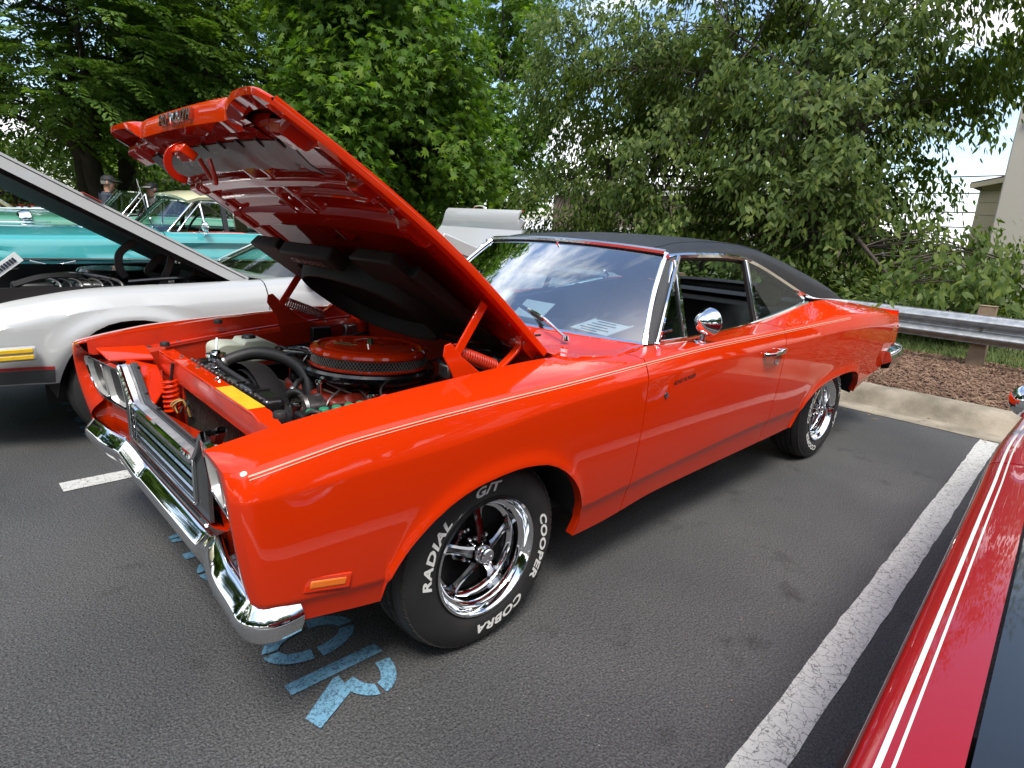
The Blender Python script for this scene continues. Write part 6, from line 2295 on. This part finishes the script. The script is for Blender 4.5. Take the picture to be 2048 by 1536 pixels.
LEAFSHAPE = {
    'elm': ([(0, 0), (.22, .22), (.26, .5), (0, 1.0), (-.26, .5), (-.22, .22)], [(0, 1, 2, 3), (0, 3, 4, 5)]),
    'cherry': ([(0, 0), (.16, .2), (.22, .5), (.12, .8), (0, 1.05), (-.12, .8), (-.22, .5), (-.16, .2)], [(0, 1, 2, 3, 4), (0, 4, 5, 6, 7)]),
    'maple': ([(0, 0), (.30, .02), (.72, .34), (.30, .40), (.50, .86), (.12, .58), (0, 1.15), (-.12, .58), (-.50, .86), (-.30, .40), (-.72, .34), (-.30, .02)], [(0, 1, 2, 3, 4, 5, 6), (0, 6, 7, 8, 9, 10, 11)]),
}


def put_leaf(V, F, kind_, p, d_, n_, size):
    """leaf at p growing along d_, facing n_"""
    sh, fs = LEAFSHAPE[kind_]
    s_ = d_.cross(n_)
    if s_.length < 1e-4:
        s_ = d_.orthogonal()
    s_.normalize()
    n2 = s_.cross(d_)
    o = len(V)
    for (a, b) in sh:
        # fold along the midrib, curl the tip down
        V.append(p + s_ * (a * size) + d_ * (b * size) + n2 * (-.25 * abs(a) * size - .18 * b * b * size))
    for f in fs:
        F.append(tuple(i + o for i in f))


def rnd_unit(r):
    while True:
        v = Vector((r.uniform(-1, 1), r.uniform(-1, 1), r.uniform(-1, 1)))
        if .01 < v.length < 1:
            return v.normalized()


def make_tree(name, label, base, trunk_h, trunk_r, lobes, style, nclust, lsize, seed, leafm, group=None, stems=1, gapn=.8, gapth=-.18, limbs=9, shell_=.55, nleaf=26, lean=(0, 0)):
    """lobes: list of (centre, radii) ellipsoids in world coordinates"""
    r = random.Random(seed)
    base = Vector(base)
    root = thing(name, label, 'tree', base, 0, group)
    tot = [a[1][0] * a[1][1] * a[1][2] for a in lobes]
    # --- cluster centres
    C = []
    guard = 0
    while len(C) < nclust and guard < nclust * 30:
        guard += 1
        c, rad = r.choices(lobes, [t_ ** .72 for t_ in tot])[0]
        u = rnd_unit(r)
        k = shell_ + (1 - shell_) * r.random() ** .6 if r.random() < .8 else r.random()
        k *= 1 + .14 * noise.noise(u * 2.3 + Vector((seed, 0, 0)))
        p = Vector(c) + Vector((u.x * rad[0], u.y * rad[1], u.z * rad[2])) * k
        if p.z < .35:
            continue
        if noise.noise(p * gapn + Vector((seed * 3.1, 0, 0))) < gapth:
            continue
        C.append((p, Vector(c), u))
    # --- wood
    wood = MB()
    tips = []
    for st in range(stems):
        a = 2 * PI * st / max(1, stems) + r.random()
        sp = .12 * (stems > 1)
        p0 = Vector((math.cos(a) * sp, math.sin(a) * sp, -.1))
        ptop = Vector((lean[0] + math.cos(a) * sp * 5, lean[1] + math.sin(a) * sp * 5, trunk_h))
        path = spline([p0, p0.lerp(ptop, .35) + Vector((r.uniform(-.08, .08), r.uniform(-.08, .08), 0)), p0.lerp(ptop, .7) + Vector((r.uniform(-.1, .1), r.uniform(-.1, .1), 0)), ptop], 4)
        n = len(path)
        wood.tube(path, [trunk_r * (1.25 if k == 0 else 1) * lerp(1, .55, k / (n - 1)) for k in range(n)], 10)
        tips += path[n // 2:]
    nodes = [(q, trunk_r * .5) for q in tips]
    mains = []
    top_c = sorted(C, key=lambda c_: r.random())[:limbs]
    for p, c, u in top_c:
        q0, rr0 = min(nodes[:len(tips)], key=lambda nd: (nd[0] + base - p).length + 1.5 * abs((nd[0] + base).z + .8 - p.z))
        e = (p - base) * .96 + (q0) * .04
        mid = q0.lerp(e, .5) + Vector((r.uniform(-.2, .2), r.uniform(-.2, .2), .25 * (e - q0).length * .3))
        path = spline([q0, q0.lerp(mid, .5) + Vector((0, 0, .08)), mid, mid.lerp(e, .5), e], 3)
        n = len(path)
        wood.tube(path, [lerp(trunk_r * .42, .012, (k / (n - 1)) ** .7) for k in range(n)], 7)
        mains += [(q, lerp(trunk_r * .4, .012, (k / (n - 1)) ** .7)) for k, q in enumerate(path)][2:]
    for p, c, u in r.sample(C, min(len(C), int(nclust * .35))):
        e = p - base
        q0, rr0 = min(mains, key=lambda nd: (nd[0] - e).length)
        if (q0 - e).length > 2.2:
            continue
        mid = q0.lerp(e, .55) + Vector((0, 0, .12 * (e - q0).length))
        wood.tube([q0, mid, e], [min(.02, rr0 * .6), .009, .004], 4, caps=False)
    wood.build('trunk', 'bark', root, ang=60, weld=False)
    # --- leaves
    V, F = [], []
    for p, c, u in C:
        p = p - base
        out_ = (p + base - c)
        out_.z *= .4
        out_ = (out_.normalized() if out_.length > .01 else Vector((1, 0, 0))) + rnd_unit(r) * .5
        out_.normalize()
        if style == 'elm':
            # flat fern-like spray arching outwards
            L_ = r.uniform(.55, 1.0)
            ax = (out_ + Vector((0, 0, .10))).normalized()
            side = ax.cross(Vector((0, 0, 1))).normalized()
            up = side.cross(ax)
            nb = 9
            for i in range(nb):
                t_ = (i + .5) / nb
                q = p + ax * (L_ * t_) + Vector((0, 0, -.42 * L_ * t_ * t_))
                for sg in (-1, 1):
                    tw = (ax * .75 + side * sg * .9 + Vector((0, 0, -.30 * t_ - .1))).normalized()
                    tl = L_ * .34 * (1 - .6 * t_)
                    m_ = max(2, int(nleaf / 9))
                    for j in range(m_):
                        tt = (j + .6) / m_
                        qq = q + tw * (tl * tt)
                        d_ = (tw + side * r.uniform(-.5, .5) + ax * r.uniform(-.1, .4) + Vector((0, 0, r.uniform(-.5, .05)))).normalized()
                        put_leaf(V, F, 'elm', qq, d_, (up + rnd_unit(r) * .35).normalized(), lsize * r.uniform(.75, 1.2))
        elif style == 'maple':
            L_ = .38
            for i in range(nleaf):
                q = p + rnd_unit(r) * (L_ * r.random() ** .5) * 1.0 + out_ * .1
                d_ = (out_ * .5 + rnd_unit(r) * .9 + Vector((0, 0, -.35))).normalized()
                n_ = (Vector((0, 0, 1)) * .75 + out_ * .7 + rnd_unit(r) * .55).normalized()
                put_leaf(V, F, 'maple', q, d_, n_, lsize * r.uniform(.6, 1.25))
        else:
            # drooping twig, leaves hanging from it
            L_ = r.uniform(.45, .85)
            ax = out_
            side = ax.cross(Vector((0, 0, 1))).normalized()
            for i in range(nleaf):
                t_ = r.random()
                q = p + ax * (L_ * t_) + Vector((0, 0, .05 * math.sin(t_ * 3) - .24 * L_ * t_ ** 2.0)) + rnd_unit(r) * .13
                d_ = (ax * .35 + side * r.uniform(-.9, .9) + Vector((0, 0, -r.uniform(.15, 1.1)))).normalized()
                n_ = (out_ * .8 + Vector((0, 0, .6)) + rnd_unit(r) * .5).normalized()
                put_leaf(V, F, 'cherry', q, d_, n_, lsize * r.uniform(.7, 1.2))
    mb = MB()
    mb.v = [tuple(v) for v in V]
    mb.f = F
    cr_ = mb.build('crown', leafm, root, ang=180, weld=False)
    kind(cr_, 'stuff')
    return root


def lobe(u, v, du, dv, depth_ax, **k):
    """ellipsoid centred on the ray of pixel (u,v) at a plane, half sizes in photo pixels"""
    c = at(u, v, **k)
    d_ = (c - Vector(CAM)).dot(FV)
    return (c, (du / FPX * d_ * 1.0, depth_ax, dv / FPX * d_))


# right: drooping tree behind the rail
CH = [lobe(1620, 60, 520, 230, 2.6, x=10.4), lobe(1330, 250, 270, 260, 2.2, x=10.0), lobe(1650, 330, 260, 240, 2.0, x=9.8), lobe(1500, 470, 330, 130, 1.6, x=9.6), lobe(1860, 545, 210, 75, 1.2, x=9.2), lobe(1960, 95, 230, 110, 2.0, x=9.8), lobe(1180, 420, 150, 100, 1.5, x=10.2), lobe(1190, 170, 130, 170, 1.6, x=10.4), lobe(1450, 180, 240, 200, 2.0, x=10.8)]
CH = [(c, (1.6, r_[0] * .8, r_[2])) for c, r_ in CH]
tb = at(1610, 560, x=10.3)
make_tree('cherry_tree', 'large dark green tree with drooping narrow leaves behind the guardrail', (10.3, tb.y, .15), 3.2, .17, CH, 'cherry', 3200, .118, 11, 'leaf_cherry', stems=2, gapn=.85, gapth=-.09, limbs=18, nleaf=27)
# middle: broad-leaved bright tree in the bed
MP = [lobe(760, 180, 230, 240, 1.9, y=8.3), lobe(700, -60, 240, 180, 1.8, y=8.4), lobe(850, 330, 160, 130, 1.5, y=8.0), lobe(640, 320, 130, 110, 1.3, y=8.2)]
MP = [(c, (r_[0] * .85, r_[1], r_[2])) for c, r_ in MP]
tb = at(770, 420, y=8.3)
make_tree('maple_tree', 'bright green broad-leaved maple-like tree behind the raised orange hood', (tb.x, 8.3, .1), 2.6, .11, MP, 'maple', 1150, .128, 5, 'leaf_maple', gapn=.9, gapth=-.17, limbs=12, nleaf=27)
# left: spreading elm-like tree
EL = [lobe(200, 60, 420, 170, 3.2, y=13.2), lobe(120, 200, 300, 90, 2.6, y=13.0), lobe(420, 180, 190, 110, 2.2, y=12.4), lobe(250, -200, 420, 200, 3.0, y=13.5)]
EL = [(c, (r_[0] * .85, r_[1], r_[2])) for c, r_ in EL]
tb = at(215, 360, y=13.4)
make_tree('elm_tree', 'dark spreading tree with fern-like leaf sprays behind the two men', (tb.x, 13.4, .1), 2.9, .24, EL, 'elm', 2300, .090, 23, 'leaf_elm', stems=3, gapn=.6, gapth=-.42, limbs=14, nleaf=45)
# farther bright tree between the two
FT = [lobe(1030, 30, 110, 120, 2, y=15), lobe(1010, 200, 120, 120, 2, y=15), lobe(1000, 340, 140, 90, 2, y=14.5)]
FT = [(c, (r_[0] * .8, 1.8, r_[2])) for c, r_ in FT]
make_tree('plane_tree', 'tall light green tree farther back between two darker crowns', (FT[1][0].x, 15, .1), 3.5, .14, FT, 'maple', 420, .17, 31, 'leaf_maple', gapth=-.3, limbs=8, nleaf=26)


def shrub(name, label, base, rad, n, seed, leafm, lsize, group, flowers=0):
    r = random.Random(seed)
    root = thing(name, label, 'shrub', base, 0, group)
    V, F = [], []
    W = MB()
    for k in range(7):
        a = r.uniform(0, 6.3)
        W.tube([(0, 0, -.05), (math.cos(a) * rad[0] * .3, math.sin(a) * rad[1] * .3, rad[2] * .8), (math.cos(a) * rad[0] * .7, math.sin(a) * rad[1] * .7, rad[2] * 1.5)], [.025, .015, .006], 5)
    W.build('stem', 'bark', root)
    for k in range(n):
        u = rnd_unit(r)
        kk = .55 + .45 * r.random() ** .5
        kk *= 1 + .3 * noise.noise(u * 2 + Vector((seed, 0, 0)))
        p = Vector((u.x * rad[0] * kk, u.y * rad[1] * kk, rad[2] + u.z * rad[2] * kk))
        put_leaf(V, F, 'elm', p, (u + rnd_unit(r) * .7).normalized(), (u + Vector((0, 0, .5)) + rnd_unit(r) * .4).normalized(), lsize * r.uniform(.7, 1.3))
    mb = MB(); mb.v = [tuple(v) for v in V]; mb.f = F
    kind(mb.build('foliage', leafm, root, ang=180, weld=False), 'stuff')
    if flowers:
        fb = MB()
        for k in range(flowers):
            u = rnd_unit(r)
            p = Vector((u.x * rad[0], u.y * rad[1], rad[2] + u.z * rad[2]))
            fb.sphere(p, r.uniform(.03, .06), 6, 4)
        kind(fb.build('blossoms', 'blossom', root, weld=False), 'stuff')
    return root


GS = 'shrubs in the planting strip'
shrub('flowering_shrub', 'loose green shrub with white blossoms behind the cream car', (3.6, 15.5, .1), (1.5, 1.2, .95), 5200, 2, 'leaf_shrub', .09, GS, 130)
shrub('shrub', 'yellow-green rounded shrub under the elm-like tree', (1.2, 17.5, .1), (1.8, 1.4, 1.3), 6500, 3, 'leaf_shrub', .11, GS)
shrub('shrub', 'tall yellow-green shrub beside the far red car', (-.9, 19.5, .1), (1.9, 1.5, 1.5), 6000, 4, 'leaf_shrub', .12, GS)
shrub('shrub', 'wide green shrub behind the white trunk lid', (8.4, 11.0, .1), (1.7, 2.2, .85), 6500, 6, 'leaf_elm', .10, GS)
shrub('shrub', 'dark green shrub at the foot of the maple-like tree', (6.6, 8.8, .1), (1.5, 1.2, .75), 5200, 7, 'leaf_elm', .10, GS)
shrub('shrub', 'green shrub at the end of the guardrail', (6.6, 12.5, .1), (1.6, 1.6, 1.0), 5200, 9, 'leaf_shrub', .11, GS)
shrub('shrub', 'low dark shrub hugging the back of the guardrail', (9.2, 3.8, .15), (1.2, 2.6, .62), 7000, 12, 'leaf_cherry', .10, GS)
shrub('shrub', 'small dark shrub behind the timber post', (9.0, .2, .15), (.9, 1.3, .48), 3800, 13, 'leaf_cherry', .10, GS)
shrub('hedge', 'long dense hedge closing the view under the left trees', (-1.5, 23.5, .1), (7.5, 1.5, 1.7), 17000, 15, 'leaf_shrub', .16, GS)
shrub('hedge', 'dense hedge behind the cream car', (8.5, 21, .1), (5.5, 1.5, 1.6), 12000, 16, 'leaf_shrub', .16, GS)
# planting strip under the left trees
mb = MB()
rows = [[(lerp(-14, 9.5, i / 40), y_, .12 + .04 * noise.noise((i, y_, 0))) for y_ in (14.2, 15.5, 17.0, 18.0)] for i in range(41)]
kind(mb.grid(rows, flip=False).build('planting_strip', 'mulch_soil', ang=180), 'structure')
rng = random.Random(77)
V, F = [], []
for k in range(9000):
    x, y_ = rng.uniform(-3.5, 4), rng.uniform(14.3, 17.2)
    h_ = .22 * max(0, noise.noise((x * .9, y_ * .9, 5)) + .25)
    if h_ < .03:
        continue
    put_leaf(V, F, 'elm', Vector((x, y_, .14 + rng.random() * h_ * 2)), rnd_unit(rng), Vector((0, 0, 1)), .10)
mb = MB(); mb.v = [tuple(v) for v in V]; mb.f = F
kind(tag(mb.build('ground_cover', 'leaf_shrub', ang=180, weld=False), 'low leafy ground cover in the far planting strip', 'ground cover'), 'stuff')

# more trees across the lot behind the photographer, seen in the chrome and paint
src = {o.name.split('.')[0]: o for o in bpy.data.objects if o.parent is None and o.get('category') == 'tree'}


def copy_tree(o, loc, rz, sc_, label, group):
    c = o.copy(); col.objects.link(c)
    c.location = loc; c.rotation_euler = (0, 0, rz); c.scale = (sc_,) * 3
    c['label'] = label; c['group'] = group
    for ch in o.children:
        k = ch.copy(); col.objects.link(k); k.parent = c
    return c


k_ = 0
for x, y_, rz, sc_ in ((-18, -17, .5, 1.5), (-12, -19, 2.1, 1.5), (-5, -20, 4., 1.5), (2, -19, 1.2, 1.5), (9, -20, 3.1, 1.5), (17, -18, 5., 1.5), (-21, -10, 2.6, 1.6), (-22, -3, 3.4, 1.6), (-22, 5, 5.6, 1.6), (-21, 12, .9, 1.5), (-17, 20, 1.9, 1.5), (-10, 27, 4.4, 1.4), (25, -13, 2., 1.3)):
    copy_tree(src[('elm_tree', 'maple_tree')[k_ % 2]], (x, y_, .05), rz, sc_, 'leafy tree on the far side of the parking lot behind the photographer', 'trees round the parking lot')
    k_ += 1
# backdrop trees beyond the lawn and the far strip
for x, y_, rz, sc_, nm, lb in ((14, 22, 2., 1.3, 'elm_tree', 'fern-leaved background tree between the tall light green tree and the brown building'), (6, 24, 3.6, 1.2, 'maple_tree', 'broad-leaved background tree behind the dense hedge beyond the cream car'), (-2.5, 25, 5.1, 1.2, 'elm_tree', 'fern-leaved background tree rising behind the long hedge'), (-9, 22, .3, 1.1, 'maple_tree', 'broad-leaved background tree past the far red car')):
    copy_tree(src[nm], (x, y_, .05), rz, sc_, lb, 'background trees')

# ------------------------------------------------------------------ buildings
BD = thing('stucco_building', 'grey stucco building with a window high on its wall behind the drooping tree', 'building', (18, -4, 0))
BX = 18.0
e0 = at(2003, 375, x=BX).y
MB().box((2.5, e0 + 4 - 4.0, 3.6), (5, 8.0, 7.6)).build('wall', 'stucco', BD, bevel=.03)
MB().box((-.03, e0 + 4 - .78, 5.35), (.06, 1.0, 1.5)).build('window', 'glass_dark', BD)
MB().box((-.06, e0 + 4 - .78, 4.55), (.12, 1.2, .12)).build('window_sill', 'trim_cream', BD, bevel=.01)
MB().box((-.04, e0 + 4 - .25, 1.55), (.10, .12, .14)).build('wall_tap_box', 'steel', BD, bevel=.01)
AN = thing('cream_annex', 'cream sided annex with a brown sloping roof beside the stucco building', 'building', (19.5, 2, 0))
q0 = at(1958, 400, x=19.5).y - 2
for k in range(9):
    MB().box((1.0, q0 - .55, .30 + k * .32), (2.0, 1.15, .312)).build('siding_board', 'siding', AN, bevel=.008)
MB().box((1.0, q0 - .55, 1.6), (1.96, 1.10, 3.2)).build('wall', 'siding', AN)
mb = MB(); mb.add([(-.25, q0 + .22, 3.08), (-.25, q0 - 1.3, 3.42), (2.3, q0 - 1.3, 3.42), (2.3, q0 + .22, 3.08), (-.25, q0 + .22, 3.2), (-.25, q0 - 1.3, 3.54), (2.3, q0 - 1.3, 3.54), (2.3, q0 + .22, 3.2)], [(3, 2, 1, 0), (4, 5, 6, 7), (0, 1, 5, 4), (1, 2, 6, 5), (2, 3, 7, 6), (3, 0, 4, 7)])
rf = mb.build('roof', 'roof_brown', AN)
MB().bar((-.27, q0 + .22, 3.10), (-.27, q0 - 1.3, 3.44), .04, .12).build('fascia', 'trim_cream', rf)
BB = thing('low_brown_building', 'low brown building with white band glimpsed through the trees', 'building', (26, 15, 0))
MB().box((2, 0, 1.9), (4, 16, 3.8)).build('wall', 'far_brown', BB)
MB().box((-.05, 0, 3.5), (.3, 16.4, .5)).build('parapet', 'far_white', BB)
MB().box((-.10, -.5, 1.2), (.2, 9, .9)).build('shopfront', 'far_white', BB)
MB().box((-.3, -3.4, 1.5), (.3, .3, 2.0)).build('red_post', 'far_red', BB)
# overhead wires
for k, (z0_, z1_) in enumerate(((4.3, 4.0), (3.75, 3.5), (3.1, 2.95), (2.6, 2.5))):
    pts = [Vector((24, lerp(-8, 14, t / 16), lerp(z0_, z1_, t / 16) - .35 * math.sin(PI * t / 16))) for t in range(17)]
    o = MB().tube(pts, .018, 4).build('overhead_wire', 'black_matte')
    tag(o, ['highest thin black overhead wire', 'second thin black overhead wire below the highest', 'third thin black overhead wire from the top', 'lowest thin black overhead wire'][k] + ' crossing the gap beside the building', 'wire', 'overhead wires')

# ------------------------------------------------------------------ two men
mat('shirt_navy', (.030, .038, .055), .8, bump=(60, .2, 3))
mat('shirt_grey', (.10, .10, .10), .8)
mat('jeans', (.04, .05, .08), .85)
mat('cap_black', (.012, .012, .014), .7)
mat('cap_grey', (.30, .30, .30), .8)
mat('hair_grey', (.22, .20, .18), .8)


def man(loc, rz, h, label, shirt, cap_front, back=False):
    root = thing('person', label, 'person', loc, rz, 'men in caps')
    k = h / 1.80
    def S(*p):
        return Vector(p) * k
    # faces +X. one continuous body by lathe-like rings along a spine, limbs grown with tubes, all one mesh
    me = bpy.data.meshes.new('body')
    bm = bmesh.new()
    V = []
    pts = [('pel', (0, 0, .98), (.17, .13)), ('abd', (.01, 0, 1.14), (.165, .125)), ('che', (.0, 0, 1.33), (.185, .13)), ('sho', (-.01, 0, 1.46), (.15, .10)), ('nk', (.0, 0, 1.535), (.062, .062)), ('hd0', (.025, 0, 1.60), (.065, .075)), ('hd1', (.035, 0, 1.68), (.080, .095)), ('hd2', (.025, 0, 1.76), (.055, .07)),
           ('shL', (-.01, .20, 1.44), (.065, .065)), ('elL', (.0, .26, 1.17), (.048, .048)), ('wrL', (.14, .20, .98), (.032, .032)), ('haL', (.20, .18, .93), (.040, .025)),
           ('shR', (-.01, -.20, 1.44), (.065, .065)), ('elR', (.0, -.26, 1.17), (.048, .048)), ('wrR', (.14, -.20, .98), (.032, .032)), ('haR', (.20, -.18, .93), (.040, .025)),
           ('hiL', (0, .09, .92), (.10, .10)), ('knL', (.02, .10, .50), (.062, .062)), ('anL', (-.01, .11, .09), (.045, .045)), ('toL', (.14, .12, .04), (.042, .035)),
           ('hiR', (0, -.09, .92), (.10, .10)), ('knR', (.02, -.10, .50), (.062, .062)), ('anR', (-.01, -.11, .09), (.045, .045)), ('toR', (.14, -.12, .04), (.042, .035))]
    ids = {n: i for i, (n, p, r_) in enumerate(pts)}
    ed = [('pel', 'abd'), ('abd', 'che'), ('che', 'sho'), ('sho', 'nk'), ('nk', 'hd0'), ('hd0', 'hd1'), ('hd1', 'hd2'), ('sho', 'shL'), ('shL', 'elL'), ('elL', 'wrL'), ('wrL', 'haL'), ('sho', 'shR'), ('shR', 'elR'), ('elR', 'wrR'), ('wrR', 'haR'), ('pel', 'hiL'), ('hiL', 'knL'), ('knL', 'anL'), ('anL', 'toL'), ('pel', 'hiR'), ('hiR', 'knR'), ('knR', 'anR'), ('anR', 'toR')]
    me.from_pydata([S(*p) for n, p, r_ in pts], [(ids[a], ids[b]) for a, b in ed], [])
    o = bpy.data.objects.new('body', me); col.objects.link(o); o.parent = root
    md = o.modifiers.new('skin', 'SKIN'); md.use_smooth_shade = True
    for i, (n, p, r_) in enumerate(pts):
        sv = me.skin_vertices[0].data[i]
        sv.radius = (r_[0] * k, r_[1] * k)
        sv.use_root = n == 'pel'
    md = o.modifiers.new('sub', 'SUBSURF'); md.levels = 2; md.render_levels = 2
    # skin / shirt / trousers by height in object space (clothes with their own edges)
    m = bpy.data.materials.new('figure'); m.use_nodes = True
    t = m.node_tree; b = t.nodes['Principled BSDF']; b.inputs['Roughness'].default_value = .75
    tcn = t.nodes.new('ShaderNodeTexCoord'); sp = t.nodes.new('ShaderNodeSeparateXYZ'); t.links.new(tcn.outputs['Object'], sp.inputs[0])
    rp = t.nodes.new('ShaderNodeValToRGB'); rp.color_ramp.interpolation = 'CONSTANT'
    mp = t.nodes.new('ShaderNodeMath'); mp.operation = 'DIVIDE'; mp.inputs[1].default_value = 1.85 * k
    t.links.new(sp.outputs['Z'], mp.inputs[0]); t.links.new(mp.outputs[0], rp.inputs[0])
    e = rp.color_ramp.elements
    e[0].position = 0; e[0].color = (.02, .02, .02, 1)
    e[1].position = .06; e[1].color = (.04, .05, .08, 1)
    q = e.new(1.0 / 1.85); q.color = (*shirt, 1)
    q = e.new(1.535 / 1.85); q.color = (.42, .21, .14, 1)
    t.links.new(rp.outputs[0], b.inputs['Base Color'])
    me.materials.append(m)
    bm.free()
    # face: nose, ears, brow, beard, eyes
    f = MB(); f.sphere(S(.128, 0, 1.672), (.016 * k, .014 * k, .024 * k), 8, 6); f.build('nose', 'skin', root)
    for s in (-1, 1):
        f = MB(); f.sphere(S(.02, s * .094, 1.675), (.020 * k, .010 * k, .032 * k), 8, 6); f.build('ear', 'skin', root)
        f = MB(); f.sphere(S(.108, s * .032, 1.695), (.010 * k, .014 * k, .008 * k), 8, 6); f.build('eye', 'cap_black', root)
        for j in range(5):
            a = S(.20, s * .18, .93); 
            d_ = Vector((.5, (j - 2) * .16 * s, -.75)).normalized()
            ln = (.05, .075, .08, .075, .055)[j] * k
            MB().tube([a, a + d_ * ln * .55, a + d_ * ln + Vector((-.012, 0, -.004))], [.010 * k, .009 * k, .007 * k], 6).build('finger', 'skin', root)
    f = MB(); f.sphere(S(.112, 0, 1.630), (.012 * k, .028 * k, .008 * k), 8, 6); f.build('mouth', 'far_red', root)
    f = MB(); f.lathe([(.0, -.02), (.085, -.02), (.090, .02), (.088, .05)], 16, M=Matrix.Translation(S(.005, 0, 1.675))); f.build('hair', 'hair_grey', root)
    # cap with brim
    c = MB()
    rows = []
    for th in (0, .35, .7, 1.05, 1.4, 1.6):
        rows.append([S(.022 + .112 * math.sin(th) * math.cos(a), .098 * math.sin(th) * math.sin(a), 1.715 + .088 * math.cos(th)) for a in [2 * PI * i / 20 for i in range(20)]])
    c.grid(rows, cv=True)
    cp = c.build('cap', 'cap_black', root, ang=70)
    rows = []
    for rr_ in (.09, .14, .19):
        rows.append([S(.03 + rr_ * math.cos(a) * 1.02, .092 * math.sin(a) * (1 if rr_ < .1 else .95), 1.722 - (rr_ - .09) * .25) for a in [lerp(-1.1, 1.1, i / 10) for i in range(11)]])
    MB().grid(rows).build('cap_brim', cap_front, cp, ang=60, solid=.006)
    return root


p1 = at(215, 350, z=1.80)
man((at(214, 372, y=9.9).x, 9.9, 0), R(-20), 1.80, 'man in navy shirt and black cap looking towards the right, beyond the green car', (.030, .038, .055), 'cap_black')
man((at(306, 385, y=10.6).x, 10.6, 0), R(200), 1.76, 'man in black cap with grey brim, only his head above the cream roof', (.10, .10, .10), 'cap_grey')
# ------------------------------------------------------------------ things lying in the orange car
pc = thing('dash_placard', 'printed show placard lying on the dashboard behind the windshield', 'card', (.985, -.50, .962), R(-8))
rt = Matrix.Rotation(R(-12), 3, 'Y')
MB().box((0, 0, 0), (.17, .24, .003), rot=rt).build('sheet', 'paper', pc)
for k, (ln, xx) in enumerate(((.22, .075), (.12, .045), (.15, .015), (.13, -.015), (.18, -.045), (.10, -.07))):
    MB().box(tuple(rt @ Vector((xx, .0 + .01 * (k % 2), .003))), (.016 if k == 0 else .009, ln, .001), rot=rt).build('print_line', 'ink', pc)
for (p, r_, nm, lb) in (((.98, .28, .985), (.2, .25), 'paper_sheet', 'white sheet of paper propped behind the passenger side of the windshield'), ((1.02, -.02, .965), (.16, .2), 'paper_sheet', 'folded white paper lying in the middle of the dashboard')):
    o = MB().box((0, 0, 0), (r_[0], r_[1], .003), rot=Matrix.Rotation(R(-35), 3, 'Y')).build(nm, 'paper')
    o.location = p
    tag(o, lb, 'paper')
mat('plush', (.50, .46, .38), .95, bump=(200, .6, 3))
pt_ = thing('plush_ball', 'round beige plush ball on the parcel shelf behind the rear seat', 'toy', (2.62, -.52, .99))
MB().sphere((0, 0, .075), .085, 20, 14).build('ball', 'plush', pt_)
# grit and dry leaf scraps along the gutter and across the stalls
rng = random.Random(41)
V, F = [], []
for k in range(420):
    if k < 300:
        x, y_ = KX + rng.uniform(-.25, .33), rng.uniform(-4, 3)
        s_ = rng.uniform(.008, .03)
    else:
        x, y_ = rng.uniform(-2.2, 4.4), rng.uniform(-2.4, 1.7)
        s_ = rng.uniform(.004, .010)
    put_leaf(V, F, 'elm', Vector((x, y_, .010)), Vector((math.cos(k), math.sin(k), .1)).normalized(), Vector((rng.uniform(-.3, .3), rng.uniform(-.3, .3), 1)).normalized(), s_)
mb = MB(); mb.v = [tuple(v) for v in V]; mb.f = F
mat('dry_leaf', (.22, .15, .08), .8, noise_col=(30, (.32, .26, .18), .4, .6, 2))
kind(tag(mb.build('leaf_litter', 'dry_leaf', ang=180, weld=False), 'tiny dry leaf scraps scattered on the asphalt and gutter', 'litter'), 'stuff')
